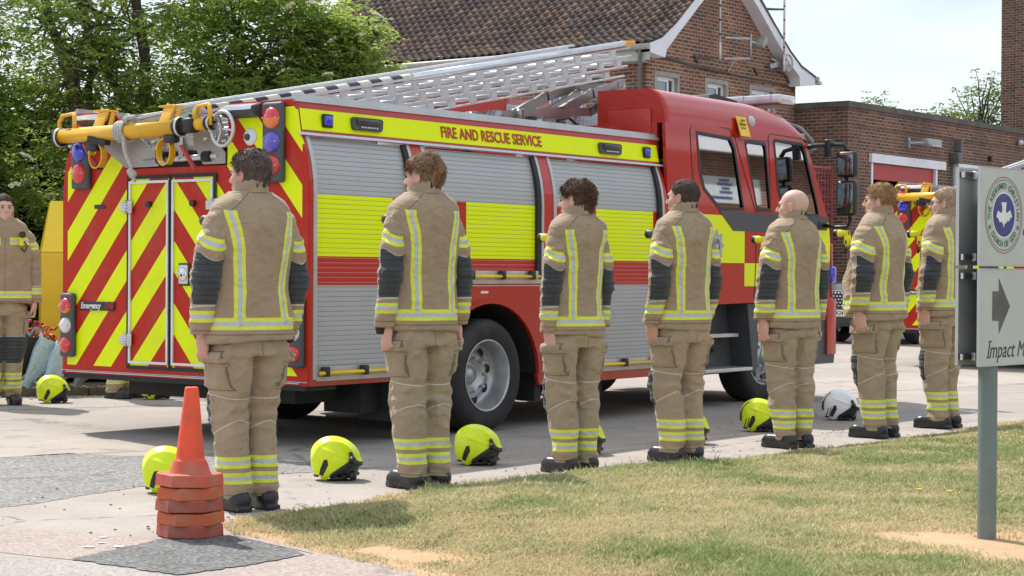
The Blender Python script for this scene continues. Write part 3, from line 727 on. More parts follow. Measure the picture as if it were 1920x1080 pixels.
def limb(mb, a, b, r0, r1, wob=0.12, n=7):
    a = np.array(a, float); b = np.array(b, float); pts = []
    off = TR.normal(0, wob, (3,)) ; L = np.linalg.norm(b - a)
    for i in range(n + 1):
        t = i / n; p = a + (b - a) * t + off * math.sin(math.pi * t) * L * .35 + TR.normal(0, .012 * L ** .5, 3) * (0 < i < n)
        pts.append(p)
    mb.tube(pts, [r0 + (r1 - r0) * i / n for i in range(n + 1)], 8)
    return pts
def elder(base, stems, blob, label, nflow, fl=None):
    e = empty('elder_tree', base, 0, label, 'tree', 'elder trees behind the fire engine')
    B = np.array(base); mb = MB()
    ends = []
    for st in stems:
        pts = [np.array(p) - B for p in st[0]]; r = st[1]
        for i in range(len(pts) - 1):
            q = limb(mb, pts[i], pts[i + 1], r * (1 - .8 * i / len(pts)), r * (1 - .8 * (i + 1) / len(pts)), .08, 6)
            ends += q[2:]
    P = blobs(blob)
    for k in range(130):
        a = ends[TR.randint(len(ends))]; j = TR.randint(len(P), size=40); tgt = P[j] - B
        dd = np.linalg.norm(tgt - a, axis=1); t = tgt[np.argmin(np.where(dd < .35, 9, dd))]
        if np.linalg.norm(t - a) < 1.6: limb(mb, a, t, .022, .005, .25, 5)
    mb.build('trunk', bark, e)
    leaves('crown', P, leaf_el, e, origin=base)
    F = MB()
    sel = P[TR.choice(len(P), nflow, replace=False)] - B
    for p in sel:
        a = p + np.array([-.05, -.08, .03])
        t1, t2 = TR.normal(0, .35, 2)
        for k in range(26):
            q = math.sqrt(TR.rand()) * .075; th_ = TR.uniform(0, 6.28)
            x, y = q * math.cos(th_), q * math.sin(th_)
            F.ball((a[0] + x, a[1] + y, a[2] + .02 - q * q * 5 + x * t1 + y * t2), .011 + .005 * TR.rand(), 3)
    F.build('blossom', umbel_m, e)
    return e
elder((14.2, 17.3, 0), [([(14.2, 17.3, 0), (14.18, 17.1, 1.9), (14.0, 17.0, 3.1), (13.75, 17.15, 4.0), (13.6, 17.4, 5.2)], .10), ([(14.0, 17.0, 2.9), (14.1, 16.9, 4.0), (14.0, 16.9, 5.4)], .055), ([(14.1, 17.05, 2.5), (14.5, 17.3, 3.6), (15, 17.6, 4.8)], .05)],
      [((13.6, 17.4, 3.9), (1.1, 1.1, 1.0), 1500), ((14.2, 17.5, 2.5), (1.0, .9, .9), 1300), ((13.2, 18.2, 2.6), (1.0, .9, 1.2), 1200), ((14.3, 17.5, 5.2), (1.4, 1.2, .8), 900)],
      'elder tree with a forked leaning trunk at the left edge of the photo', 30)
elder((14.75, 16.6, 0), [([(14.75, 16.6, 0), (14.72, 16.55, 2.0), (14.65, 16.55, 2.95), (14.55, 16.6, 4.2), (14.5, 16.6, 5.4)], .11), ([(14.7, 16.55, 2.3), (15.1, 16.2, 3.2), (15.7, 15.7, 3.7), (16.4, 14.9, 4.1)], .06), ([(14.7, 16.55, 2.6), (14.3, 16.9, 3.6), (14.1, 17.1, 4.4)], .055), ([(14.7, 16.5, 2.1), (15.0, 16.1, 2.6), (15.1, 15.9, 3.6)], .045)],
      [((14.9, 16.6, 3.6), (1.0, 1.0, .8), 1500), ((15.3, 15.9, 3.0), (1.0, .8, .7), 1300), ((14.9, 16.8, 2.4), (1.1, .9, .6), 1300), ((15.0, 16.6, 5.0), (1.5, 1.4, .8), 900), ((15.4, 15.9, 4.2), (.8, .8, .6), 800)],
      'elder tree with an upright dark trunk behind the rear of the fire engine', 34)
elder((15.9, 15.9, 0), [([(15.9, 15.9, 0), (15.8, 15.8, 2.0), (16.0, 15.5, 3.0), (16.3, 15.1, 3.6), (16.6, 14.7, 4.0)], .075), ([(15.9, 15.7, 2.6), (15.6, 15.9, 3.6), (15.5, 16, 4.6)], .045)],
      [((16.2, 15.15, 3.75), (.55, .55, .42), 900), ((16.45, 14.8, 3.5), (.36, .36, .24), 330), ((16.35, 14.95, 4.1), (.45, .4, .2), 260), ((16.0, 15.4, 3.2), (.75, .7, .5), 900), ((15.8, 15.6, 4.25), (.75, .7, .4), 700), ((16.45, 14.9, 3.1), (.4, .4, .22), 300)],
      'elder tree with pale blossom spreading in front of the tiled roof', 40)
# dense hedge behind
def hedge(base, size, n, label):
    e = empty('hedge', base, R(-37), label, 'hedge', 'dark hedges under the elder trees')
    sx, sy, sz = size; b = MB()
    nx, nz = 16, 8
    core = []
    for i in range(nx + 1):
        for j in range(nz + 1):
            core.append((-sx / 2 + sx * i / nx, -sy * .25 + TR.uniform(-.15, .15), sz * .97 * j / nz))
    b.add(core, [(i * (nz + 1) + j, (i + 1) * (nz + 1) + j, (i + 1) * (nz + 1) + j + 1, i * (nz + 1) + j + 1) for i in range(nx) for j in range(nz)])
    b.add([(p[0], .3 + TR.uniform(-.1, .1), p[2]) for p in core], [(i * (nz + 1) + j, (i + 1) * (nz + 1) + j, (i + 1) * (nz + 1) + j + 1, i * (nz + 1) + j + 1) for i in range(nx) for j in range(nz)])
    b.build('stems', mat('hedge_light_block', (0.012, 0.016, 0.008), 1.0), e)  # solid dark sheets added inside the hedge to block light, not real stems
    m_ = n // 10
    cc = np.stack([TR.uniform(-sx / 2, sx / 2, m_), TR.uniform(-sy / 2, sy * .1, m_), TR.uniform(0.05, sz, m_)], -1)
    cc[:, 2] += 0.25 * vnoise(cc * 1.2)
    P = np.repeat(cc, 10, 0) + TR.normal(0, .13, (m_ * 10, 3))
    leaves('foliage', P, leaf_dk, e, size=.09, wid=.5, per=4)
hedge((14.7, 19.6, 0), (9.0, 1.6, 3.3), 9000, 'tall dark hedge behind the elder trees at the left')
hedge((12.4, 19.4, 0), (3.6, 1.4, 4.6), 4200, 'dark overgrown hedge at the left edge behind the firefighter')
def far_tree(base, h, spec, label, n):
    e = empty('birch_tree', base, 0, label, 'tree', 'pale trees beyond the garage')
    B = np.array(base); mb = MB(); limb(mb, (0, 0, 0), (.2, .1, h * .9), .16, .03, .04)
    P = blobs(spec, .28)
    for k in range(40):
        t = P[TR.randint(len(P))] - B; limb(mb, (0.1, 0, max(1, t[2] - 1.6)), t, .035, .008, .15, 5)
    mb.build('trunk', bark, e)
    leaves('crown', P, leaf_bi, e, size=.13, wid=.5, per=3, origin=base)
far_tree((54.0, 26.3, 0), 7.2, [((54.0, 26.4, 5.9), (1.0, 1.0, .6), 260), ((53.8, 26.7, 6.5), (.5, .5, .6), 70), ((54.4, 25.6, 5.7), (.8, .8, .4), 200)], 'sparse pale tree rising above the middle of the garage parapet', 1)
far_tree((55.1, 23.9, 0), 7.2, [((54.9, 24.3, 5.9), (1.3, 1.3, .7), 520), ((55.1, 23.7, 6.5), (.7, .7, .8), 240), ((55.3, 23.4, 7.1), (.35, .35, .7), 70)], 'leafy pale tree beside the brick tower above the garage', 1)
far_tree((54.3, 25.2, 0), 6.2, [((54.4, 25.25, 5.45), (.7, .6, .45), 170)], 'low bright green tree top between the two pale trees over the garage', 1)
# ------------------------------------------------------------------ fire engine
TW = 2.52
def inset(z):
    if z < 1.72: return 0.0
    if z < 2.12: t = (z - 1.72) / 0.40; return 0.085 * t * t
    return 0.085 + (z - 2.12) * 0.19
def inset_cab(z):
    if z < 1.72: return 0.0
    if z < 2.5: return 0.040 * (z - 1.72) / 0.78
    return 0.040 + (z - 2.5) * 0.35
RED = (0.47, 0.018, 0.009); YEL = (0.80, 0.93, 0.0)
def paint(name, c, rough=0.28, coat=0.6, var=0.06):
    n = NT(name, rough, 0, 0.5)
    v = n.noise(2.2, 5, 0.6)
    base = n.mix(n.ramp(v, [(0.3, 0.0), (0.7, 1.0)]), tuple(x * (1 - var) for x in c), c)
    z = n.xyz()[2]
    d = n.ma('MULTIPLY', n.ramp(z, [(0.3, 0.5), (1.0, 0.0)]), n.ramp(n.noise(6, 5, .7), [(0.4, 0.2), (0.7, 1.0)]))
    base = n.mix(d, base, (0.20, 0.14, 0.11))
    n.set(Base_Color=base, Coat_Weight=coat, Coat_Roughness=0.06)
    n.set(Normal=n.bump(n.noise(1.7, 2, .5), 0.05, 0.05))
    return n
red_p = paint('fire_red_paint', RED, .32, .3).m
yel_p = mat('hi_vis_yellow_film', YEL, 0.5, spec=.2, var=0.03, vs=3)
alu = mat('brushed_aluminium', (0.60, 0.61, 0.62), 0.38, 0.75, var=0.1, vs=8, bump=0.1, bs=120)
alu_p = mat('grey_anodised_trim', (0.50, 0.50, 0.50), 0.4, 0.4, var=0.1)
rubber = mat('black_rubber', (0.022, 0.022, 0.024), 0.7, var=0.2, bump=0.2, bs=90)
chassis = mat('black_chassis', (0.02, 0.02, 0.02), 0.75)
grey_p = mat('charcoal_plastic', (0.065, 0.07, 0.078), 0.5, var=0.1)
ywp = mat('yellow_gantry_paint', (0.80, 0.42, 0.008), 0.38, var=0.1, dirt=((0.45, 0.25, 0.03), 0.4), coat=0.2)
# chevron film for the rear (object space = truck space)
n = NT('rear_chevrons', 0.45, 0, 0.2)
X_ = n.xyz()
t = n.ma('ADD', X_[2], n.ma('MULTIPLY', n.ma('ABSOLUTE', n.ma('SUBTRACT', X_[1], 1.327)), 1.13))
fr = n.ma('FRACT', n.ma('DIVIDE', n.ma('SUBTRACT', t, 1.449), 0.442))
msk = n.ma('GREATER_THAN', fr, 0.5)          # 0..0.5 red , 0.5..1 yellow
inb = n.ma('MULTIPLY', n.ma('GREATER_THAN', X_[2], 0.497), n.ma('LESS_THAN', X_[2], 2.31))
inb = n.ma('MULTIPLY', inb, n.ma('MULTIPLY', n.ma('GREATER_THAN', X_[1], 0.055), n.ma('LESS_THAN', X_[1], 2.465)))
ctr = n.ma('MULTIPLY', n.ma('MULTIPLY', n.ma('GREATER_THAN', X_[2], 1.87), n.ma('GREATER_THAN', X_[1], 0.77)), n.ma('LESS_THAN', X_[1], 1.80))
msk = n.ma('MULTIPLY', n.ma('MULTIPLY', msk, inb), n.ma('SUBTRACT', 1.0, ctr))
dr = n.ramp(n.noise(3.0, 6, .7), [(0.5, 0.0), (0.8, 0.30)])
bc = n.mix(msk, (0.48, 0.022, 0.010), YEL)
n.set(Base_Color=n.mix(dr, bc, (0.30, 0.22, 0.12)), Coat_Weight=0.04)
chev = n.m
# shutter with battenburg film
n = NT('shutter_slats', 0.45, 0.0, 0.25)
X_ = n.xyz()
def rng(s, a, b_): return n.ma('MULTIPLY', n.ma('GREATER_THAN', s, a), n.ma('LESS_THAN', s, b_))
yb_ = rng(X_[2], 1.305, 1.722); rb_ = rng(X_[2], 1.108, 1.3051)
yx = n.ma('ADD', n.ma('ADD', rng(X_[0], -1.0, 0.891), rng(X_[0], 1.72, 2.574)), rng(X_[0], 3.401, 4.248))
gcol = n.mix(n.noise(1.5, 4, .6), (0.40, 0.41, 0.42), (0.50, 0.51, 0.515))
gcol = n.mix(n.ramp(n.noise(9, 5, .7, n.map(n.tc(), scale=(.3, 1, 3))), [(0.5, 0.0), (0.8, 0.25)]), gcol, (0.36, 0.34, 0.31))
c = n.mix(yb_, gcol, n.mix(yx, (0.48, 0.022, 0.010), YEL)); c = n.mix(rb_, c, (0.50, 0.035, 0.022))
gr_ = n.ma('PINGPONG', n.ma('DIVIDE', X_[2], 0.0332), 0.5)        # 0 at slat joint
line = n.ramp(gr_, [(0.0, 1.0), (0.05, 0.75), (0.085, 0.0)])
c = n.mix(n.ma('MULTIPLY', line, 0.62), c, n.mix(rb_, (0.10, 0.10, 0.09), (0.55, 0.40, 0.36)))
n.set(Base_Color=c, Metallic=n.ma('MULTIPLY', n.ma('SUBTRACT', 1.0, n.ma('ADD', yb_, rb_, clamp=True)), 0.25))
n.set(Normal=n.bump(n.ramp(gr_, [(0.0, 0.0), (0.1, 0.8), (0.5, 1.0)]), 0.4, 0.005))
shut_m = n.m
# cab livery: battenburg low, red above
n = NT('cab_livery', 0.26, 0, 0.3)
X_ = n.xyz()
up_y = n.ma('MULTIPLY', rng(X_[2], 1.30, 1.725), n.ma('ADD', rng(X_[0], 4.62, 5.725), rng(X_[0], 6.90, 9.0)))
lo_y = n.ma('MULTIPLY', rng(X_[2], 1.09, 1.30), rng(X_[0], 5.725, 6.6))
n.set(Base_Color=n.mix(n.ma('ADD', up_y, lo_y), n.mix(n.noise(2, 4, .6), RED, tuple(x * .92 for x in RED)), YEL), Coat_Weight=0.55, Coat_Roughness=0.04)
n.set(Normal=n.bump(n.noise(1.3, 2, .5), 0.06, 0.05))
cab_m = n.m
n = NT('diamond_tread_plate', 0.35, 0.85, 0.5)
ck = n.vor(38, n.map(n.tc(), scale=(1, 1.8, 1), rot=(0, 0, .7)), out='Distance', rnd=0.15)
n.set(Base_Color=n.mix(n.noise(6), (0.55, 0.56, 0.58), (0.68, 0.69, 0.7)), Normal=n.bump(ck, 0.9, 0.01)); tread = n.m
cglass = glass_mat('cab_glass', (0.20, 0.23, 0.24), 0.32)
def lens(name, c, rough=0.18):
    n = NT(name, rough, 0, 0.6)
    r_ = n.ramp(n.ma('PINGPONG', n.ma('MULTIPLY', n.xyz()[1], 60), 0.5), [(0, 0), (.5, 1)])
    n.set(Base_Color=n.mix(n.ma('MULTIPLY', r_, .5), c, tuple(min(1, x * 1.6 + .02) for x in c)), Coat_Weight=0.8, Coat_Roughness=.03); return n.m
l_red = lens('red_lens', (0.55, 0.012, 0.012)); l_amb = lens('amber_lens', (0.75, 0.16, 0.01)); l_blu = lens('blue_lens', (0.015, 0.03, 0.55)); l_vio = lens('violet_blue_lens', (0.07, 0.05, 0.45)); l_clr = lens('clear_lens', (0.6, 0.6, 0.62))
def bend(me, f):
    """lean both sides of a mesh inwards following f(z)"""
    for v in me.vertices:
        i = f(v.co.z)
        if v.co.y < TW / 2: v.co.y += i * max(0, 1 - max(0, v.co.y) / 0.25)
        else: v.co.y -= i * max(0, 1 - max(0, TW - v.co.y) / 0.25)
def cutz(zs, f=inset):
    def m_(me):
        bm = bmesh.new(); bm.from_mesh(me)
        for z in zs: bmesh.ops.bisect_plane(bm, geom=bm.verts[:] + bm.edges[:] + bm.faces[:], plane_co=(0, 0, z), plane_no=(0, 0, 1))
        bm.to_mesh(me); bm.free(); bend(me, f)
    return m_
ZS = [1.72, 1.82, 1.92, 2.02, 2.12, 2.2]
ZC = [1.72, 2.5]

def make_truck():
    root = empty('fire_engine', (0, 0, 0))
    def B(mb, name, m=None, par=root, label=None, mod=None): return mb.build(name, m, par, label, mod=mod)
    # --- body shell: two side skins with openings, cross walls, floor, roof
    side = [(0.012, 0.43), (1.30, 0.43)] + [(1.97 - 0.60 * math.cos(a), 0.42 + 0.55 * math.sin(a)) for a in [math.pi * k / 16 for k in range(0, 17)]] + [(2.60, 0.33), (4.43, 0.33), (4.43, 2.345), (0.012, 2.345)]
    holes = [[(0.05, 0.475), (0.05, 2.115), (1.115, 2.115), (1.115, 0.475)], [(1.24, 1.13), (1.24, 2.115), (2.645, 2.115), (2.645, 1.13)], [(2.775, 0.415), (2.775, 2.115), (4.375, 2.115), (4.375, 0.415)]]
    b = MB(); b.use(red_p)
    b.prism(side, 0, 0.03, 'xz', holes); B(b, 'side_panel', mod=cutz(ZS))
    b = MB(); b.use(red_p); b.prism(side, TW - 0.03, TW, 'xz', holes); B(b, 'side_panel', mod=cutz(ZS))
    b = MB(); b.use(chassis)
    b.box((0.03, 0.12, 0.45), (1.28, TW - .12, 2.05)); b.box((1.28, .12, 1.05), (2.66, TW - .12, 2.05)); b.box((2.66, .12, .40), (4.41, TW - .12, 2.05))
    B(b, 'locker_interior')
    # trims around each opening
    for sgn in (0, 1):
        def Y(v): return v if sgn == 0 else TW - v
        for (x0, x1, z0, kx) in ((0.05, 1.115, 0.475, 0), (1.24, 2.645, 1.13, 1), (2.775, 4.375, 0.415, 2)):
            s = MB()
            zz = [z0 + .02, 1.1, 1.4, 1.72, 1.82, 1.92, 2.02, 2.10]; zz = [z for z in zz if z >= z0 + .01]
            vs = [(x, Y(0.030), z) for z in zz for x in (x0 + .0, x1)]
            s.add(vs, [(2 * i, 2 * i + 1, 2 * i + 3, 2 * i + 2) for i in range(len(zz) - 1)], True)
            so_ = B(s, 'shutter', shut_m, mod=lambda me: bend(me, inset))
            f = MB()
            f.box((x0, Y(-.006), z0), (x0 + .035, Y(.03), 2.115)); f.box((x1 - .03, Y(-.006), z0), (x1, Y(.03), 2.115)); f.box((x0 + .035, Y(-.008), z0 - .012), (x1 - .03, Y(.028), z0 + .02))
            fo = B(f, 'shutter_frame', alu_p, so_, mod=cutz(ZS))
            f = MB(); f.box((x1 - .075, Y(-.002), z0 + .02), (x1 - .03, Y(.026), 2.11)); B(f, 'guide_seal', rubber, so_, mod=cutz(ZS))
            f = MB(); f.box((x0 + .035, Y(-.008), z0 + .022), (x1 - .075, Y(.02), z0 + .085)); B(f, 'bottom_rail', alu, so_)
            f = MB(); f.tube([(x0 + .04, Y(-.035), z0 + .042), (x1 - .09, Y(-.035), z0 + .042)], .013, 8); B(f, 'lift_bar', mat('yellow_lift_bar', (.85, .55, .01), .4), so_)
            nb = 3 if x1 - x0 < 1.3 else 4
            for k in range(nb):
                xx = x0 + .10 + (x1 - x0 - .28) * k / (nb - 1)
                f = MB(); f.box((xx - .03, Y(-.045), z0 + .03), (xx + .03, Y(-.008), z0 + .085), None, .008); f.box((xx - .02, Y(-.052), z0 + .018), (xx + .02, Y(-.02), z0 + .065), None, .006); B(f, 'bar_bracket', blk, so_)
        # grey canopy rail, drip rail and hi-vis band
        f = MB(); f.box((0.0, Y(-.012), 2.345), (4.47, Y(.05), 2.385)); f.box((0, Y(.012), 2.385), (4.47, Y(.05), 2.40)); B(f, 'roof_rail', alu_p, mod=lambda me: bend(me, inset))
        f = MB(); f.box((0.0, Y(-.03), 2.118), (4.50, Y(.01), 2.135)); B(f, 'drip_rail', alu, mod=lambda me: bend(me, inset))
        bd = MB(); bd.add([(0.03, Y(-.0035), 2.155), (4.42, Y(-.0035), 2.155), (4.42, Y(-.0035), 2.30), (0.03, Y(-.0035), 2.30)], [(0, 1, 2, 3)]); bo = B(bd, 'hi_vis_band', yel_p, mod=lambda me: bend(me, inset))
        Mx = Matrix(((1 if sgn == 0 else -1, 0, 0, 1.50 if sgn == 0 else 2.85), (0, 0.19, -1 if sgn == 0 else 1, (0.0975 if sgn == 0 else TW - .0975)), (0, 1, 0, 2.2275), (0, 0, 0, 1)))
        if sgn == 1: Mx[1][1] = -0.19
        text_mb('FIRE AND RESCUE SERVICE', 0.115, 0.001, mat('red_lettering', (0.45, 0.03, 0.02), .5), 'lettering', bo, Mx, bold=0.0025, sx=0.905)
        for xx, big in ((0.28, 0), (0.68, 1), (3.68, 1), (4.235, 0)):
            q = MB(); zc = 2.228; yy = Y(inset(zc) - .004)
            o_ = -1 if sgn == 0 else 1
            if big:
                q.prism([(xx - .155, zc - .03), (xx - .14, zc - .045), (xx + .13, zc - .045), (xx + .15, zc - .03), (xx + .155, zc + .03), (xx + .14, zc + .045), (xx - .14, zc + .045), (xx - .155, zc + .035)], yy, yy + o_ * .03, 'xz')
                lo = B(q, 'scene_light', grey_p)
                q = MB(); q.box((xx - .12, yy + o_ * .031, zc - .005), (xx + .11, yy + o_ * .045, zc + .035), None, .006); B(q, 'lens', mat('smoked_lens', (.06, .06, .07), .08), lo)
                q = MB(); [q.box((xx - .08 + .03 * k, yy + o_ * .046, zc - .028), (xx - .068 + .03 * k, yy + o_ * .032, zc - .018)) for k in range(6)]; B(q, 'led_row', l_clr, lo)
            else:
                q.box((xx - .052, yy, zc - .047), (xx + .052, yy + o_ * .022, zc + .047), None, .015); lo = B(q, 'blue_light', blk)
                q = MB(); q.box((xx - .038, yy + o_ * .012, zc - .033), (xx + .038, yy + o_ * .034, zc + .033), None, .014); B(q, 'lens', l_blu, lo)
        # sill line, marker details above the arch
        f = MB(); f.box((1.26, Y(-.004), 1.098), (2.64, Y(.0), 1.106)); B(f, 'trim_strip', alu_p)
        f = MB(); f.box((1.86, Y(-.003), 1.045), (1.95, Y(.0), 1.062)); B(f, 'data_plate', white_pvc)
        f = MB(); f.prism([(1.97 - .60 * math.cos(a), .42 + .55 * math.sin(a)) for a in [math.pi * k / 20 for k in range(21)]] + [(1.97 + .625 * math.cos(a), .42 + .575 * math.sin(a)) for a in [math.pi * k / 20 for k in range(21)]], Y(-.02), Y(.01), 'xz'); B(f, 'arch_trim', red_p)
        f = MB()
        pts = [(1.97 - .60 * math.cos(a), .42 + .55 * math.sin(a)) for a in [math.pi * k / 16 for k in range(17)]]
        f.add([(p[0], Y(.01), p[1]) for p in pts] + [(p[0], Y(.75), p[1]) for p in pts], [(i, i + 1, 18 + i, 17 + i) for i in range(16)], True); B(f, 'wheel_well', chassis)
    # --- top deck
    b = MB(); b.box((0.03, .16, 2.06), (4.40, TW - .16, 2.10)); B(b, 'roof_deck', tread)
    # --- rear panel
    rp = [(0.0, 0.43), (TW, 0.43), (TW, 1.80), (TW - .03, 2.0), (TW - .085, 2.12), (TW - .13, 2.36), (1.97, 2.36), (1.90, 2.30), (1.90, 2.10), (2.06, 2.10), (1.80, 1.935), (0.77, 1.935), (0.76, 2.36), (0.13, 2.36), (.085, 2.12), (.03, 2.0), (0, 1.80)]
    dh = [[(0.87, 0.50), (0.87, 1.875), (1.79, 1.875), (1.79, 0.50)]]
    b = MB(); b.prism(rp, 0.0, 0.02, 'yz', dh); B(b, 'rear_panel', chev)
    b = MB(); b.box((-.006, .0, 0.425), (.012, TW, .432)); b.box((-.004, 0.02, .40), (.3, TW - .02, .43)); B(b, 'rear_sill', chassis)
    b = MB(); b.box((-.02, .06, 0.445), (-.0015, TW - .06, 0.452)); b.box((-.008, .0, .455), (-.001, TW, .46)); B(b, 'step_edge', alu_p)
    # --- rear doors
    for i, (y0, y1) in enumerate(((0.88, 1.327), (1.333, 1.78))):
        d = MB(); d.box((-.008, y0, .505), (.015, y1, 1.87)); do = B(d, 'rear_door', chev)
        f = MB(); t = .018
        f.box((-.022, y0 + .015, .53), (-.009, y0 + .015 + t, 1.845)); f.box((-.022, y1 - .015 - t, .53), (-.009, y1 - .015, 1.845))
        f.box((-.022, y0 + .015 + t, 1.845 - t), (-.009, y1 - .015 - t, 1.845)); f.box((-.022, y0 + .015 + t, .53), (-.009, y1 - .015 - t, .53 + t)); B(f, 'door_frame', mat('silver_door_frame', (.72, .72, .72), .35, .3), do)
        f = MB(); q = 0.014
        for (a0, a1, c0, c1) in ((y0 - .012, y0 + q, .49, 1.885), (y1 - q, y1 + .012, .49, 1.885), (y0 + q, y1 - q, 1.86, 1.885), (y0 + q, y1 - q, .49, .515)): f.box((-.014, a0, c0), (-.0085, a1, c1))
        B(f, 'door_seal', rubber, do)
        hy = y0 if i == 0 else y1
        for hz in (0.70, 1.66):
            h = MB(); h.box((-.035, hy - .06, hz - .045), (-.022, hy - .012, hz + .045), None, .004); h.box((-.035, hy + .012, hz - .032), (-.022, hy + .07, hz + .032), None, .004)
            h.tube([(-.034, hy, hz - .05), (-.034, hy, hz + .05)], .011, 8)
            for kk in (-.02, 0, .02): h.box((-.041, hy - .045, hz + kk - .006), (-.035, hy + .05, hz + kk + .003))
            B(h, 'hinge', alu, do)
        kn = MB(); yk = 1.55 if i == 1 else 1.09; kn.cyl((-.01, yk, 1.675), (-.04, yk, 1.675), .022, 12); B(kn, 'door_stop', blk, do)
        if i == 0:
            h = MB(); h.box((-.02, 1.125, 1.095), (-.008, 1.24, 1.255), None, .012); ho = B(h, 'handle_plate', blk, do)
            h = MB(); h.box((-.03, 1.137, 1.107), (-.018, 1.228, 1.243), None, .012); B(h, 'handle_dish', alu, do)
            h = MB(); h.lathe([(.015, -.012), (.042, -.008), (.048, 0), (.042, .006)], (-.03, 1.183, 1.175), 'x', 16); h.bar((-.044, 1.15, 1.175), (-.044, 1.225, 1.195), .018, .01); B(h, 'handle', mat('chrome', (.75, .75, .75), .12, 1), do)
    q = MB(); q.box((-.006, 2.04, 1.653), (-.001, 2.16, 1.683), None, .002); B(q, 'grab_slot', blk)
    # --- light clusters
    def cluster(yc, z0, z1, w, items):
        b = MB(); hw = w / 2
        b.box((-.045, yc - hw, z0), (-.001, yc + hw, z1), None, .03); lo = B(b, 'light_cluster', grey_p)
        for (zz, m1, m2) in items:
            L = MB(); L.use(m1); L.lathe([(0, -.035), (hw * .5, -.03), (hw * .74, -.014), (hw * .78, 0)], (-.045, yc, zz), 'x', 22)
            o = B(L, 'lens', m1, lo)
            if m2:
                for f_ in o.data.polygons: pass
                o.data.materials.append(m2)
                for f_ in o.data.polygons:
                    if o.data.vertices[f_.vertices[0]].co.z < zz and sum(o.data.vertices[k].co.z for k in f_.vertices) / len(f_.vertices) < zz - .004: f_.material_index = 1
            S = MB(); [S.ball((-.072, yc + s_ * hw * .62, zz), .006, 4) for s_ in (-1, 1)]; B(S, 'screw', alu, lo)
    cluster(0.30, 1.80, 2.345, .19, ((2.235, l_red, l_amb), (2.075, l_vio, None), (1.915, l_red, None)))
    cluster(TW - .235, 1.80, 2.345, .19, ((2.235, l_red, l_amb), (2.075, l_blu, None), (1.915, l_red, None)))
    cluster(2.43, .555, 1.03, .15, ((.935, l_red, l_amb), (.79, l_clr, None), (.645, l_red, None)))
    cluster(0.09, .555, 1.03, .15, ((.935, l_red, l_amb), (.79, l_clr, None), (.645, l_red, None)))
    b = MB(); b.box((-.012, 1.93, .905), (-.001, 2.31, .97), None, .006); bo = B(b, 'maker_badge', blk)
    text_mb('Emergency', .062, .001, mat('badge_white', (.75, .75, .75), .4), 'badge_lettering', bo, Matrix(((0, 0, -1, -.0135), (-1, 0, 0, 2.298), (0, 1, 0, .9385), (0, 0, 0, 1))), bold=.0015, shear=.2, sx=.80)
    text_mb('ONE', .062, .001, mat('badge_red', (.35, .03, .02), .4), 'badge_lettering', bo, Matrix(((0, 0, -1, -.0135), (-1, 0, 0, 2.035), (0, 1, 0, .9385), (0, 0, 0, 1))), bold=.0015, shear=.2, sx=.75)
    for y0 in (.44, 2.0):
        b = MB(); b.prism([(-.002, 2.25), (-.07, 2.265), (-.09, 2.29), (-.085, 2.32), (-.002, 2.345)], y0, y0 + .31, 'xz'); lo = B(b, 'work_light', grey_p)
        b = MB(); b.prism([(-.0, 2.346), (-.088, 2.322), (-.094, 2.30), (-.098, 2.30), (-.092, 2.326), (0, 2.352)], y0 + .01, y0 + .30, 'xz'); B(b, 'lens', mat('silver_lens', (.8, .8, .82), .15, .6), lo)
    b = MB(); b.lathe([(.02, -.022), (.048, -.016), (.060, 0)], (-.003, .545, 2.12), 'x', 20); lo = B(b, 'rear_camera', white_pvc)
    b = MB(); b.ball((-.025, .549, 2.118), .024, 8); B(b, 'camera_lens', grey_p, lo)
    # --- ladder recess at the rear
    b = MB()
    b.add([(.02, .77, 1.935), (.02, 1.80, 1.935), (.02, 2.08, 2.10), (.9, 2.08, 2.10), (.9, 1.80, 1.935), (.9, .77, 1.935)], [(0, 1, 4, 5), (1, 2, 3, 4)], False)
    b.box((.9, .2, 1.9), (.92, 2.3, 2.3)); b.box((.02, .762, 1.935), (.9, .77, 2.3)); b.box((.02, 1.98, 2.10), (.9, 1.985, 2.33))
    B(b, 'ladder_recess', mat('grey_recess_plate', (.30, .30, .30), .45, .3, dirt=((.16, .15, .14), .4)))
    for (ya, yb, zt) in ((1.46, 2.06, 2.16), (.78, 1.10, 2.20)):
        b = MB(); b.prism([(ya, 1.945), (yb if yb > 1.5 else yb - .1, 1.945) if yb < 1.5 else (yb - .25, 1.945), (yb, 2.10), (yb, zt), (ya + .2, zt), (ya, 2.02)], -.012, -.002, 'yz'); B(b, 'gantry_plate', mat('dull_steel_plate', (.40, .39, .37), .42, .6, dirt=((.25, .24, .22), .4)))
    b = MB(); b.tube([(.0, .86, 2.0), (.0, 1.62, 1.985)], .022, 10); B(b, 'roller_bar', alu)
    for yy in (1.42, .95):
        b = MB(); b.cyl((-.0, yy - .03, 2.0), (-.0, yy + .05, 2.0), .04, 14); B(b, 'roller', rubber)
    b = MB(); b.bar((-.05, 1.45, 2.0), (.05, 1.55, 2.30), .05, .03); b.bar((-.02, 1.22, 1.99), (.05, 1.30, 2.25), .03, .04); b.bar((.05, .9, 2.1), (.05, 1.7, 2.14), .04, .06); b.box((.05, 1.0, 2.02), (.08, 1.5, 2.10)); B(b, 'ladder_foot', alu)
    # --- yellow gantry bar with loops
    gx = -.17
    b = MB(); b.tube([(gx, 2.52, 2.185), (gx, 1.24, 2.195)], .054, 18); go_ = B(b, 'gantry_bar', ywp); go_.location.y = -.18
    b = MB(); b.tube([(gx + .02, 1.24, 2.21), (gx + .02, .97, 2.215)], .042, 14); B(b, 'bar_extension', ywp, go_)
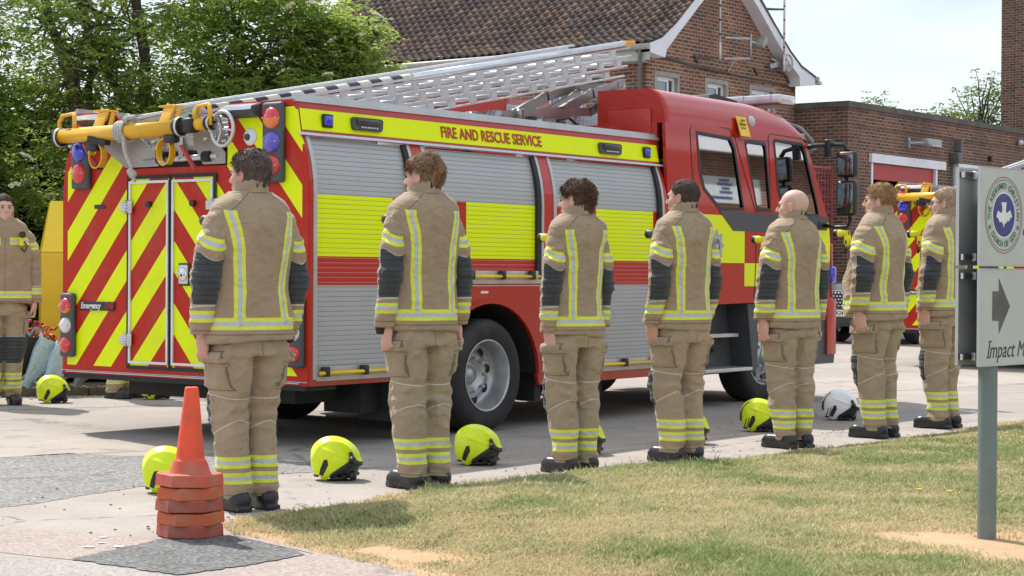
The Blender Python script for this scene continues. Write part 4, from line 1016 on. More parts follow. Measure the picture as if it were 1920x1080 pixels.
    for (y, r_, z_, dx_) in ((2.535, .068, 2.175, 0), (1.245, .066, 2.20, -.012), (.975, .05, 2.215, .02)):
        b = MB(); b.lathe([(0, -.022), (r_ * .9, -.022), (r_, -.012), (r_, .012), (r_ * .9, .02), (0, .02)], (gx + dx_, y, z_), 'y', 20); B(b, 'end_cap', rubber, go_)
        b = MB(); b.lathe([(r_ * .98, .016), (r_ * 1.06, .02), (r_ * 1.06, .032), (r_ * .9, .034)], (gx + dx_, y - (.045 if y > 2 else .05), z_), 'y', 20); B(b, 'collar', alu, go_)
    for (yc, r_) in ((2.11, .088), (1.39, .088)):
        b = MB()
        pts = [(gx, yc + r_ * math.sin(a) * .8, 2.03 + r_ * 1.05 * math.cos(a)) for a in [2 * math.pi * k / 24 for k in range(24)]]
        for k in range(24):
            b.bar(pts[k], pts[(k + 1) % 24], .05, .011, up=(0, pts[k][1] - yc, pts[k][2] - 2.03))
        B(b, 'hoop', ywp, go_)
        b = MB()
        pts = [(gx - .0, yc + (r_ + .008) * math.sin(a) * .8, 2.03 + (r_ + .008) * 1.05 * math.cos(a)) for a in [math.pi * (.45 + .062 * k) for k in range(12)]]
        for k in range(11): b.bar(pts[k], pts[k + 1], .052, .008, up=(0, pts[k][1] - yc, pts[k][2] - 2.03))
        B(b, 'hoop_pad', rubber, go_)
    for yc in (2.17, 1.47):
        b = MB(); b.obox((gx + .03, yc - .06, 2.295), (.016, .10, .155), (0, R(25), 0), .003); b.obox((gx + .075, yc - .025, 2.30), (.08, .012, .14), (0, R(25), 0), .003); b.box((gx + .04, yc - .10, 2.35), (gx + .16, yc + .04, 2.365)); b.bar((gx + .05, yc - .13, 2.22), (gx + .1, yc - .11, 2.34), .02, .03); B(b, 'hook_plate', ywp, go_)
    for yc in (2.45, 1.02):
        b = MB(); w_ = .085 if yc > 2 else .075
        p = [(gx, yc + w_, 2.20), (gx, yc + w_, 2.29), (gx + .01, yc + w_ * .7, 2.335), (gx + .01, yc - w_ * .7, 2.345), (gx, yc - w_, 2.30), (gx, yc - w_, 2.20)]
        b.tube(p, .016, 8); B(b, 'lifting_loop', ywp, go_)
    b = MB(); b.bar((gx + .02, 2.42, 2.195), (gx + .02, 2.36, 2.2), .12, .06); b.bar((gx - .03, 2.16, 2.14), (gx + .0, 2.0, 2.13), .06, .06); b.box((gx - .03, 2.1, 2.06), (gx + .04, 2.22, 2.14), None, .02); b.box((gx - .04, 1.27, 2.09), (gx + .03, 1.38, 2.15), None, .02); B(b, 'clamp', blk, go_); b = MB(); b.obox((gx, 1.14, 2.205), (.1, .1, .1), (0, 0, 0), .02); B(b, 'clamp', blk, go_); b = MB(); b.obox((-.06, 2.22, 2.27), (.08, .2, .07), (.2, 0, 0), .03); B(b, 'clamp', blk, go_)
    for (y, z) in ((2.26, 2.04), (1.23, 1.99)):
        b = MB(); b.bar((gx, y, z + .08), (gx, y - .14, z - .09), .03, .022, bev=.004); B(b, 'red_lever', mat('red_lever', (.45, .03, .02), .4), go_)
    b = MB()
    ring = [(gx + .05, .875 + .118 * math.sin(a) * .9, 2.175 + .118 * math.cos(a)) for a in [2 * math.pi * k / 26 for k in range(26)]]
    b.tube(ring, .014, 8, closed=True); b.bar((gx + .05, .875, 2.175), (gx + .05, .96, 2.2), .03, .03); [b.bar((gx + .05, .875, 2.175), ring[k], .018, .012) for k in (2, 11, 19)]
    B(b, 'ladder_wheel', alu, go_)
    rope_m = mat('grey_white_rope', (.46, .44, .40), .9, var=.3, vs=70, bump=.8, bs=140)
    b = MB()
    coil = [(gx + .070 * math.cos(a), 1.87 - .011 * a / 6.28 * 2.2, 2.19 + .070 * math.sin(a)) for a in [2 * math.pi * k / 14 for k in range(14 * 4)]]
    b.tube(coil, .013, 6)
    b.tube([(gx - .02, 1.80, 2.27), (gx - .03, 1.75, 2.30), (gx, 1.72, 2.27), (gx - .03, 1.78, 2.25), (gx - .05, 1.74, 2.28), (gx, 1.71, 2.29)], .017, 6)
    b.tube([(gx, 1.72, 2.27), (-.02, 1.55, 2.32), (.1, 1.38, 2.37)], .012, 6); b.tube([(gx, 1.72, 2.25), (-.02, 1.55, 2.28), (.1, 1.38, 2.36)], .012, 6)
    b.tube([(gx - .05, 1.78, 2.17), (gx - .06, 1.75, 2.05), (gx - .04, 1.71, 1.95), (gx - .05, 1.68, 1.89)], .014, 6); b.ball((gx - .05, 1.675, 1.88), .032, 6); b.ball((gx - .05, 1.70, 1.90), .026, 6); b.tube([(gx - .05, 1.67, 1.87), (gx - .05, 1.65, 1.83)], .012, 6)
    b.tube([(gx - .04, 1.77, 2.14), (gx - .05, 1.74, 2.0), (gx - .05, 1.70, 1.92)], .010, 6)
    B(b, 'rope', rope_m, go_)
    # --- triple extension ladder on its gantry
    D = Vector((5.62, 0, 1.06)); Ld = D.length - .28; D.normalize(); A0 = Vector((-.40, .93, 2.235)) + D * .28; U = Vector((-D.z, 0, D.x))
    LW = .56
    rail = MB(); rail.use(alu)
    def P3(s, y, u): q = A0 + D * s + U * u; return (q.x, A0.y + y, q.z)
    for sec in range(3):
        top = -.018 - .088 * sec; bot = top - .088; yi = .012 * sec; L1 = Ld - .02 - .05 * sec; L0 = .04 * sec
        for yy in (yi, LW - yi):
            rail.bar(P3(L0, yy, top), P3(L1, yy, top), .032, .018, up=U); rail.bar(P3(L0, yy, bot + .012), P3(L1, yy, bot + .012), .032, .014, up=U)
            k = 0; s_ = L0 + .1 + .05 * sec
            while s_ < L1 - .05:
                rail.obox(P3(s_, yy, (top + bot) / 2), (.075, .026, .078), (0, -math.atan2(D.z, D.x), 0)); s_ += .28
                if k % 2 == 0: pass
                k += 1
        s_ = L0 + .1 + .05 * sec
        while s_ < L1 - .05:
            rail.tube([P3(s_ + .02, yi, (top + bot) / 2), P3(s_ + .02, LW - yi, (top + bot) / 2)], .015, 7); s_ += .28
    for yy in (-.02, LW + .02): rail.bar(P3(.0, yy, .012), P3(Ld - .15, yy, .012), .05, .02, up=U)
    lad = B(rail, 'ladder')
    ex = MB(); ex.bar(P3(.3, LW + .01, .045), P3(Ld - .1, LW + .01, .045), .05, .02, up=U); ex.bar(P3(.3, LW - .07, .035), P3(Ld - .3, LW - .07, .035), .025, .03, up=U)
    for k in range(18): ex.obox(P3(.5 + k * .28, .13, .012), (.035, .05, .03), (0, -math.atan2(D.z, D.x), 0))
    B(ex, 'ladder_top_rail', alu, lad)
    pl_ = MB(); pl_.tube([P3(2.30, .0, .02), P3(Ld - .10, .0, .02)], .030, 14); po = B(pl_, 'prop_pole', mat('polished_tube', (.72, .74, .78), .22, .8), lad)
    s1 = NT('striped_sleeve', .6); w_ = s1.ma('FRACT', s1.ma('ADD', s1.ma('MULTIPLY', s1.xyz()[0], 3.6), s1.ma('MULTIPLY', s1.xyz()[2], 2.5)))
    s1.set(Base_Color=s1.mix(s1.ma('GREATER_THAN', w_, .5), (.62, .59, .50), (.03, .03, .045)))
    pl_ = MB(); pl_.tube([P3(-.02, .0, .02), P3(2.30, .0, .02)], .034, 14); B(pl_, 'prop_sleeve', s1.m, lad)
    cp = MB(); cp.obox(P3(Ld - .02, .01, .025), (.20, .05, .035), (0, -.1, 0), .01); cp.obox(P3(Ld - .05, .03, .0), (.10, .09, .03), (0, -.19, 0), .008); B(cp, 'pole_tip', mat('orange_tip', (.85, .38, .02), .35), lad)
    cp = MB(); cp.bar(P3(Ld - .9, .0, -.014), P3(Ld - .02, .0, -.014), .034, .006, up=U); cp.bar(P3(Ld - .7, .0, -.20), P3(Ld - .1, .0, -.20), .036, .006, up=U); B(cp, 'red_edge_tape', mat('faded_red_tape', (.5, .16, .16), .6), lad)
    # gantry arms
    b = MB(); st_ = mat('stainless_arm', (.36, .34, .33), .36, .85, dirt=((.2, .19, .18), .3))
    for dy in (0, .5):
        b.bar((3.10, .88 + dy, 2.49), (4.10, .88 + dy, 2.60), .045, .085); b.bar((4.06, .88 + dy, 2.595), (4.55, .88 + dy, 2.80), .045, .085); b.bar((4.53, .88 + dy, 2.79), (5.05, .88 + dy, 2.93), .045, .075)
        b.bar((3.42, .80 + dy, 2.53), (4.40, .80 + dy, 2.62), .035, .075); b.bar((4.38, .80 + dy, 2.61), (4.95, .80 + dy, 2.86), .035, .075)
        for (x, z) in ((3.12, 2.49), (3.45, 2.53)): b.lathe([(0, -.06), (.05, -.055), (.055, -.03), (.055, .05), (0, .05)], (x, .86 + dy, z), 'y', 16)
    b.bar((3.15, .85, 2.49), (3.15, 1.45, 2.49), .05, .05); b.bar((4.95, .85, 2.90), (4.95, 1.45, 2.90), .05, .05)
    B(b, 'gantry_arm', st_)
    b = MB(); b.bar((4.22, .86, 2.10), (4.22, .86, 2.58), .07, .05); b.bar((4.22, 1.42, 2.10), (4.22, 1.42, 2.58), .07, .05); b.box((3.75, .80, 2.30), (4.05, .84, 2.58)); b.box((3.2, .8, 2.38), (3.7, 1.3, 2.42)); B(b, 'gantry_post', alu_p)
    b = MB(); b.lathe([(0, -.03), (.06, -.025), (.07, 0), (.06, .02), (0, .02)], (3.85, .72, 2.44), 'y', 16); b.lathe([(0, -.03), (.05, -.025), (.055, 0), (.04, .02)], (4.02, .72, 2.43), 'y', 14); b.box((3.88, .70, 2.36), (4.15, .78, 2.46), None, .01); b.tube([(3.8, .72, 2.5), (3.95, .70, 2.53), (4.1, .72, 2.48)], .012, 6); B(b, 'winch', blk)
    b = MB(); b.box((2.5, 1.5, 2.1), (3.0, 2.2, 2.42), None, .02); b.box((1.2, 1.7, 2.1), (2.2, 2.2, 2.30), None, .02); B(b, 'roof_box', alu)
    b = MB(); b.cyl((2.30, .5, 2.1), (2.30, .5, 2.40), .045, 14); b.box((2.95, .35, 2.35), (3.02, .42, 2.46)); B(b, 'roof_fitting', blk)
    # --- cab
    c_side = [(4.44, 0.95), (4.44, 2.50), (6.80, 2.50), (6.93, 2.46), (7.06, 2.26), (7.20, 1.98), (7.34, 1.70), (7.40, 1.30), (7.42, 0.95), (6.90, 0.93), (6.93, .80), (6.85, .93), (6.70, 1.00), (6.42, 1.04), (6.14, .99), (6.0, .94), (5.28, .93)]
    rw = [(4.935, 2.455), (5.53, 2.435), (5.60, 2.35), (5.72, 1.78), (5.29, 1.765), (5.02, 1.94), (4.96, 2.1)]
    mw = [(5.77, 2.40), (5.80, 2.425), (6.14, 2.425), (6.165, 2.39), (6.21, 1.78), (5.95, 1.775)]
    fw = [(6.30, 2.45), (6.33, 2.47), (6.86, 2.46), (6.93, 2.37), (7.13, 1.85), (7.15, 1.76), (6.45, 1.76), (6.34, 2.0)]
    b = MB()
    b.prism(c_side, 0, .035, 'xz', [rw, mw, fw])
    cab = B(b, 'cab', cab_m, mod=cutz(ZC, inset_cab))
    b = MB(); b.prism(c_side, TW - .035, TW, 'xz', [rw, mw, fw]); B(b, 'cab_side', cab_m, cab, mod=cutz(ZC, inset_cab))
    # roof cap: lofted sections along x
    def roof(x0, x1, name, y0, y1, rear=True, m_=cab_m):
        secs = []
        xs = np.linspace(x0, x1, 14)
        for x in xs:
            h = 2.80 - .02 * (x - 4.4) / 2.4
            if x > 6.1: h -= .06 * (x - 6.1) / (x1 - 6.1) + .19 * ((x - 6.1) / (x1 - 6.1)) ** 5
            pr = []
            for k in range(9):
                a = math.pi / 2 * k / 8
                pr.append((y0 + .14 * (1 - math.sin(a)) if False else y0 + .20 * (1 - math.cos(a)) , 2.50 + (h - 2.50) * math.sin(a)))
            if y1 > TW - .3: pr2 = [(y1 - (p[0] - y0), p[1]) for p in reversed(pr)]
            else: pr2 = [(y1, h), (y1, 2.45)]
            pr = [(p[0], p[1]) for p in pr]
            secs.append([(x, p[0], p[1]) for p in pr + pr2])
        return secs
    def roofmesh(y0, y1, x0, x1, mirror=False):
        s = roof(x0, x1, '', y0, y1); r_ = MB(); r_.use(cab_m, True)
        vs = [p for q in s for p in q]; w = len(s[0])
        if mirror: vs = [(p[0], TW - p[1], p[2]) for p in vs]
        r_.add(vs, [(i * w + j, (i + 1) * w + j, (i + 1) * w + j + 1, i * w + j + 1) for i in range(len(s) - 1) for j in range(w - 1)], True)
        
        if x0 < 5: r_.add([vs[j] for j in range(w)], [tuple(range(w))], False)
        else: r_.add([vs[(len(s) - 1) * w + j] for j in range(w)], [tuple(range(w))], False)
        return r_
    y_in = inset_cab(2.5)
    # two raised shoulders beside the ladder recess, then the full width roof in front
    for mir in (False, True):
        r_ = roofmesh(y_in, .74, 4.44, 5.62, mir); B(r_, 'roof_shoulder', None, cab)
    r_ = roofmesh(y_in, TW - y_in, 5.62, 6.96); B(r_, 'roof', None, cab)
    b = MB(); b.box((4.45, .74, 2.46), (5.62, TW - .74, 2.50)); b.box((5.60, .74, 2.50), (5.62, TW - .74, 2.76)); b.box((4.46, .742, 2.505), (5.6, .76, 2.74)); b.box((4.46, TW - .76, 2.505), (5.6, TW - .742, 2.74)); B(b, 'tread_recess', tread, cab)
    b = MB(); b.box((4.435, .12, .95), (4.465, TW - .12, 2.50)); b.box((4.425, .70, 2.2), (4.436, 1.2, 2.42), None, .005); b.box((4.425, .18, 2.25), (4.436, .62, 2.62), None, .005); B(b, 'cab_rear_wall', red_p, cab)
    # rear lower skirt beside the pump bay
    b = MB(); b.box((4.44, .02, .40), (4.9, TW - .02, .95)); B(b, 'lower_skirt', red_p, cab)
    # windscreen & front
    b = MB(); b.box((6.94, .14, 2.36), (7.0, TW - .14, 2.52), None, .01); b.add([(7.38, .03, .98), (7.38, TW - .03, .98), (7.30, TW - .03, 1.72), (7.30, .03, 1.72)], [(0, 1, 2, 3)]); B(b, 'front_panel', cab_m, cab)
    b = MB(); b.add([(7.30, .06, 1.72), (7.30, TW - .06, 1.72), (6.97, TW - .14, 2.44), (6.97, .14, 2.44)], [(0, 1, 2, 3)]); B(b, 'windscreen', cglass, cab)
    b = MB(); b.prism([(6.9, .33), (7.50, .33), (7.52, .45), (7.50, .80), (7.42, .97), (6.95, .97)], .02, TW - .02, 'xz'); B(b, 'bumper', grey_p, cab)
    b = MB(); b.box((7.32, -.004, .42), (7.50, .02, .96), None, .004); b.box((7.36, .0, .97), (7.43, .03, 1.5), None, .006); B(b, 'bumper_edge', red_p, cab)
    b = MB(); b.box((7.43, .1, .9), (7.46, .5, 1.1), None, .02); B(b, 'headlight', l_clr, cab); b = MB(); b.box((7.43, TW - .5, .9), (7.46, TW - .1, 1.1), None, .02); B(b, 'headlight', l_clr, cab)
    b = MB(); b.box((7.36, -.03, 1.12), (7.46, .02, 1.28), None, .02); B(b, 'side_marker', l_blu, cab)
    b = MB(); b.box((7.0, -.008, .60), (7.14, .02, .66), None, .01); B(b, 'amber_marker', l_amb, cab); b = MB(); b.cyl((5.16, .02, .60), (5.16, -.01, .60), .026, 10); B(b, 'amber_marker', l_amb, cab)
    # belt panel, window rubbers, glass, door seams
    bl = MB(); bl.prism([(5.27, 1.765), (5.52, 1.59), (6.30, 1.595), (7.0, 1.60), (7.30, 1.67), (7.33, 1.76)], -.006, -.0005, 'xz'); B(bl, 'belt_panel', grey_p, cab)
    def outline(poly, w_, y, name, m_, par, z=True):
        o_ = MB(); pts = [(p[0], p[1]) for p in poly]; cx = sum(p[0] for p in pts) / len(pts); cz = sum(p[1] for p in pts) / len(pts)
        inn = []
        for p in pts:
            v = Vector((cx - p[0], cz - p[1])); v.normalize(); inn.append((p[0] + v.x * w_, p[1] + v.y * w_))
        o_.prism(pts, y, y + .006, 'xz', [inn])
        return B(o_, name, m_, par, mod=cutz(ZC, inset_cab))
    for (poly, nm, par_y) in ((rw, 'crew_window', 0), (mw, 'quarter_window', 0), (fw, 'door_window', 0)):
        for far in (0, 1):
            yy = .012 if not far else TW - .018
            g_ = MB(); g_.prism(poly, yy, yy + .005, 'xz'); go2 = B(g_, nm, cglass, cab, mod=cutz(ZC, inset_cab))
            outline([(p[0], p[1]) for p in poly], .036, (-.004 if not far else TW - .003), 'window_seal', blk, go2)
    def seam(pts, par, w_=.010, name='door_seam'):
        o_ = MB()
        for i in range(len(pts) - 1):
            a, c = pts[i], pts[i + 1]
            o_.bar((a[0], -.0015 + inset_cab(a[1]), a[1]), (c[0], -.0015 + inset_cab(c[1]), c[1]), .004, w_, up=(0, 0, 1) if abs(c[0] - a[0]) > abs(c[1] - a[1]) else (1, 0, 0))
        B(o_, name, blk, par)
    seam([(4.88, 1.0), (4.87, 1.75), (4.84, 2.3), (4.84, 2.46), (4.90, 2.52), (5.50, 2.51), (5.60, 2.44), (5.66, 2.3), (5.93, 1.76)], cab)
    seam([(5.90, .98), (5.93, 1.35), (5.93, 1.58)], cab); seam([(6.215, 1.60), (6.215, 2.2), (6.205, 2.47), (6.25, 2.51), (6.85, 2.50)], cab); seam([(5.66, 2.42), (6.2, 2.44)], cab, .006)
    # door furniture
    b = MB(); b.obox((5.70, .03 - .02, 2.54), (.17, .008, .19), (R(-18), 0, 0)); lb = B(b, 'warning_sticker', mat('yellow_sticker', (.85, .55, .03), .5), cab)
    lb.rotation_euler = (0, 0, 0)
    b = MB()
    for k, ww in enumerate((.06, .10, .09, .12)): b.obox((5.69, .004, 2.595 - k * .036), (ww, .008, .016), (R(-18), 0, 0))
    B(b, 'sticker_text', mat('sticker_ink', (.22, .13, .02), .6), cab)
    b = MB(); b.ball((5.93, .07, 2.60), .06, 8, (1, .7, .95)); b.cyl((5.93, .09, 2.6), (5.93, .16, 2.6), .05, 12); B(b, 'spot_lamp', mat('grey_lamp_glass', (.5, .51, .52), .15, .3), cab)
    # crest star on the yellow panel
    st = MB(); cx, cz = 5.235, 1.455
    pts = []
    for k in range(16):
        r_ = .150 if k % 2 == 0 else .098
        pts.append((cx + r_ * .85 * math.sin(math.pi * k / 8), cz + r_ * math.cos(math.pi * k / 8)))
    st.prism(pts, -.006, -.0015, 'xz'); cr = B(st, 'crest', mat('silver_grey_crest', (.40, .43, .46), .4, .2), cab)
    st = MB(); st.lathe([(0, -.0075), (.055, -.0075), (.060, -.005)], (cx, 0, cz), 'y', 20); B(st, 'crest_centre', mat('crest_dark', (.10, .13, .16), .5), cr)
    st = MB(); st.prism([(cx - .03, cz + .02), (cx, cz - .04), (cx + .035, cz + .03), (cx + .01, cz)], -.0095, -.008, 'xz'); st.lathe([(.062, -.0072), (.068, -.0072)], (cx, 0, cz), 'y', 20); B(st, 'crest_emblem', mat('crest_pale', (.55, .58, .56), .5), cr)
    # steps
    for (z, x0, x1, y0) in ((.655, 5.12, 5.80, .10), (.345, 5.10, 5.92, .02)):
        b = MB(); b.box((x0, y0, z - .03), (x1, y0 + .28, z + .005), None, .006); B(b, 'cab_step', alu, cab)
    b = MB(); b.prism([(5.05, .33), (5.95, .33), (5.84, .93), (5.08, .93)], .26, .30, 'xz'); b.prism([(5.96, .30), (6.02, .30), (6.06, .62), (6.12, .93), (5.85, .93)], .04, .30, 'xz'); b.box((5.04, .05, .33), (5.08, .3, .93)); B(b, 'step_well', grey_p, cab)
    b = MB(); b.cyl((5.60, .255, .50), (5.60, .245, .50), .02, 10); B(b, 'step_bolt', blk, cab)
    # mirrors and arms
    b = MB(); b.tube([(6.98, .10, 2.42), (7.02, -.02, 2.44), (7.10, -.18, 2.45), (7.12, -.28, 2.44), (7.10, -.32, 2.38)], .022, 8); b.box((7.04, -.16, 2.33), (7.12, -.10, 2.50), None, .012)
    b.tube([(7.22, .0, 1.68), (7.26, -.10, 1.66), (7.20, -.28, 1.66), (7.15, -.33, 1.72), (7.12, -.33, 1.84)], .020, 8); b.tube([(7.10, -.31, 2.15), (7.12, -.32, 1.9)], .018, 8)
    b.box((7.1, -.01, 1.63), (7.30, .03, 1.72), None, .012)
    mo = B(b, 'mirror_arm', blk, cab)
    for (z0, z1, nm) in ((2.13, 2.38, 'upper_mirror'), (1.76, 2.10, 'lower_mirror')):
        b = MB(); b.box((7.06, -.42, z0), (7.16, -.22, z1), None, .03); m1_ = B(b, nm, blk, cab)
        b = MB(); b.box((7.052, -.40, z0 + .025), (7.064, -.24, z1 - .025), None, .005); B(b, 'mirror_glass', mat('mirror', (.22, .23, .24), .03, 1.0, var=0), m1_)
    b = MB(); b.tube([(6.86, .2, 2.66), (6.98, .12, 2.62), (7.10, .06, 2.50), (7.13, .06, 2.45)], .014, 6); b.ball((7.13, .06, 2.44), .035, 6, (1.2, 1, 1)); b.box((6.9, .08, 2.50), (7.0, .2, 2.56), None, .02); B(b, 'front_camera', mat('grey_camera', (.28, .29, .3), .4), cab)
    b = MB(); b.box((6.92, .04, 2.36), (7.08, .10, 2.42), None, .02); B(b, 'visor_bracket', grey_p, cab)
    # light bar
    b = MB(); b.box((6.72, .20, 2.84), (7.02, TW - .20, 2.93), None, .02); lo = B(b, 'light_bar', mat('clear_light_bar', (.62, .60, .63), .12, .25, coat=.8), cab)
    b = MB(); b.box((6.70, .22, 2.825), (7.03, TW - .22, 2.84)); b.box((6.76, .5, 2.66), (6.80, .9, 2.83)); b.box((6.76, TW - .9, 2.66), (6.80, TW - .5, 2.83)); B(b, 'light_bar_base', mat('dark_red_base', (.10, .025, .025), .5), lo)
    b = MB(); [b.box((6.715, .3 + k * .3, 2.845), (7.025, .31 + k * .3, 2.925)) for k in range(7)]; B(b, 'divider', mat('pale_divider', (.4, .4, .42), .3), lo)
    b = MB(); b.prism([(5.95, 2.79), (6.55, 2.77), (6.5, 2.86), (6.1, 2.90), (6.0, 2.88)], .55, 1.5, 'xz'); B(b, 'roof_hatch', blk, cab)
    # interior
    b = MB(); b.box((4.6, .1, .95), (7.25, TW - .1, 1.05)); b.box((7.0, .1, 1.5), (7.25, TW - .1, 1.70), None, .03); B(b, 'cab_floor', dkint, cab)
    for (x, y) in ((6.35, .30), (6.35, 1.60), (5.1, .25), (5.1, .95), (5.1, 1.65)):
        b = MB(); b.box((x, y, 1.05), (x + .5, y + .5, 1.45), None, .05); b.box((x - .08, y + .02, 1.4), (x + .06, y + .48, 2.0), None, .05); b.box((x - .06, y + .12, 2.0), (x + .03, y + .38, 2.2), None, .04); B(b, 'seat', mat('seat_grey', (.06, .065, .075), .85), cab)
    b = MB(); b.tube([(5.62, .18, 1.1), (5.62, .18, 2.0), (5.68, .18, 2.1)], .016, 8); b.tube([(6.82, .2, 1.4), (6.82, .2, 2.0), (6.88, .2, 2.06), (6.98, .2, 2.06)], .018, 8); B(b, 'grab_pole', mat('yellow_pole', (.8, .55, .03), .4), cab)
    # chassis
    b = MB(); b.box((.15, .75, .45), (7.2, .95, .62)); b.box((.15, TW - .95, .45), (7.2, TW - .75, .62)); b.box((1.9, .5, .36), (2.0, TW - .5, .50)); b.box((.75, .20, .20), (1.1, .55, .44)); b.box((2.9, .10, .22), (3.6, .5, .34)); b.box((.3, .4, .28), (1.4, TW - .4, .46)); b.box((5.0, .3, .28), (7.2, TW - .3, .93)); B(b, 'chassis', chassis)
    b = MB(); b.prism([(.95, .14), (1.32, .14), (1.30, .44), (.93, .44)], .06, .40, 'xz'); B(b, 'mud_flap', rubber); b = MB(); b.prism([(2.62, .2), (2.7, .2), (2.7, .44), (2.62, .44)], .06, .5, 'xz'); B(b, 'mud_flap', rubber)
    def wheel(x, y, w_, far, dish):
        sg = 1 if not far else -1
        o = empty('wheel', (x, y, .427)); o.parent = root
        t = MB(); r0 = .427
        t.lathe([(.27, 0), (.30, -.012), (.36, -.016), (.395, -.008), (.417, .012), (r0, .035), (r0, w_ - .035), (.415, w_ - .012), (.36, w_), (.27, w_)], (0, 0, 0), 'y', 48)
        for k in range(4):
            pass
        to_ = t.build('tyre', tyre_m, o); 
        rm = MB(); rm.use(rim_m, True)
        rm.lathe([(.272, -.006), (.262, -.010), (.256, .004), (.248, .05), (.236, .10), (.228, dish), (.19, dish + .004), (.165, dish - .01)], (0, 0, 0), 'y', 48)
        hub_ = [(.165, dish - .01), (.112, dish - .012), (.104, dish + .03), (.06, dish + .03), (.055, dish - .01), (0, dish - .012)] if dish > .1 else [(.165, dish - .01), (.105, dish - .03), (.09, dish - .055), (.085, dish - .08), (.05, dish - .09), (0, dish - .092)]
        rm.lathe(hub_, (0, 0, 0), 'y', 32)
        ro = rm.build('rim', None, o)
        hl = MB()
        for k in range(8):
            a = 2 * math.pi * k / 8 + .2; cx_, cz_ = .190 * math.cos(a), .190 * math.sin(a)
            hl.lathe([(0, dish - .004), (.036, dish - .004), (.037, dish + .004)], (cx_, 0, cz_), 'y', 12)
        hl.build('hand_hole', blk, o)
        nt_ = MB()
        for k in range(8):
            a = 2 * math.pi * k / 8; nt_.cyl((.125 * math.cos(a), dish - .02, .125 * math.sin(a)), (.125 * math.cos(a), dish - .055, .125 * math.sin(a)), .013, 6)
        nt_.build('wheel_nut', alu_p, o)
        if far: o.scale = (1, -1, 1)
        return o
    wheel(1.97, .02, .27, False, .155); wheel(1.97, TW - .02, .27, True, .155)
    w2 = wheel(1.97, .31, .24, False, .15); w3 = wheel(1.97, TW - .31, .24, True, .15)
    wheel(6.42, .20, .27, False, .03); wheel(6.42, TW - .20, .27, True, .03)
    return root
tyre_m = mat('tyre_rubber', (.020, .020, .021), .75, var=.25, vs=5, bump=.35, bs=60, dirt=((.10, .09, .08), .35))
rim_m = mat('silver_rim', (.50, .51, .53), .36, .7, var=.12, dirt=((.2, .19, .18), .5))
truck = make_truck()
truck.location = (9.12, 8.69, 0)
tag(truck, 'red and yellow fire engine with its ladder raised, parked behind the row of firefighters', 'fire engine', 'fire engines on the forecourt')
t2 = copy_tree(truck); t2.location = (9.12 + 13.79, 8.69, 0.04)
tag(t2, 'second fire engine further back by the garage, seen between the last firefighters and the sign', 'fire engine')
# ------------------------------------------------------------------ people
def nets(fn, lo, hi, h):
    """surface nets: mesh the zero level of fn(P) on a grid"""
    ax = [np.arange(lo[i] - 2 * h, hi[i] + 2.001 * h, h) for i in range(3)]
    G = np.stack(np.meshgrid(*ax, indexing='ij'), -1)
    F = fn(G); n0, n1, n2 = F.shape
    S = F < 0
    c = [(i, j, k) for i in (0, 1) for j in (0, 1) for k in (0, 1)]
    def sub(A, o): return A[o[0]:n0 - 1 + o[0], o[1]:n1 - 1 + o[1], o[2]:n2 - 1 + o[2]]
    cnt = np.zeros((n0 - 1, n1 - 1, n2 - 1)); pos = np.zeros((n0 - 1, n1 - 1, n2 - 1, 3))
    for a in c:
        for d in range(3):
            if a[d]: continue
            b = list(a); b[d] = 1; b = tuple(b)
            fa, fb = sub(F, a), sub(F, b); m = (fa < 0) != (fb < 0)
            t = np.where(m, fa / np.where(fa == fb, 1, fa - fb), 0)
            p = [np.full(m.shape, float(a[q])) for q in range(3)]; p[d] = t
            cnt += m; pos += np.where(m[..., None], np.stack(p, -1), 0)
    act = cnt > 0; idx = -np.ones(act.shape, int); idx[act] = np.arange(act.sum())
    V = (pos[act] / cnt[act][:, None] + np.argwhere(act)) * h + np.array([ax[0][0], ax[1][0], ax[2][0]])
    Q = []
    for d in range(3):
        o = [0, 0, 0]; o[d] = 1
        A = S[:n0 - 1, :n1 - 1, :n2 - 1]; Bq = S[o[0]:n0 - 1 + o[0], o[1]:n1 - 1 + o[1], o[2]:n2 - 1 + o[2]]
        e1, e2 = (d + 1) % 3, (d + 2) % 3
        m = A != Bq; I = np.argwhere(m); I = I[(I[:, e1] > 0) & (I[:, e2] > 0)]
        u = np.zeros(3, int); u[e1] = 1; w = np.zeros(3, int); w[e2] = 1
        q = np.stack([idx[tuple((I - u - w).T)], idx[tuple((I - w).T)], idx[tuple(I.T)], idx[tuple((I - u).T)]], -1)
        fl = ~A[tuple(I.T)]; q[fl] = q[fl][:, ::-1]; Q.append(q)
    Q = np.concatenate(Q); Q = Q[(Q >= 0).all(1)]
    return V, Q
def smin(a, b, k): h_ = np.clip(0.5 + 0.5 * (b - a) / k, 0, 1); return b + (a - b) * h_ - k * h_ * (1 - h_)
def capf(P, a, b, ra, rb, sc=(1, 1, 1)):
    sc = np.array(sc); a = np.array(a) * sc; b = np.array(b) * sc; Q = P * sc; ab = b - a
    t = np.clip(((Q - a) @ ab) / (ab @ ab), 0, 1)
    return np.linalg.norm(Q - a - t[..., None] * ab, axis=-1) - (ra + (rb - ra) * t)
def ell(P, c, r): r = np.array(r); q = (P - np.array(c)) / r; k = np.linalg.norm(q, axis=-1); return (k - 1) * r.min()
def merge(parts):
    V = []; Q = []; o = 0
    for v, q in parts: V.append(v); Q.append(q + o); o += len(v)
    return np.concatenate(V), np.concatenate(Q)
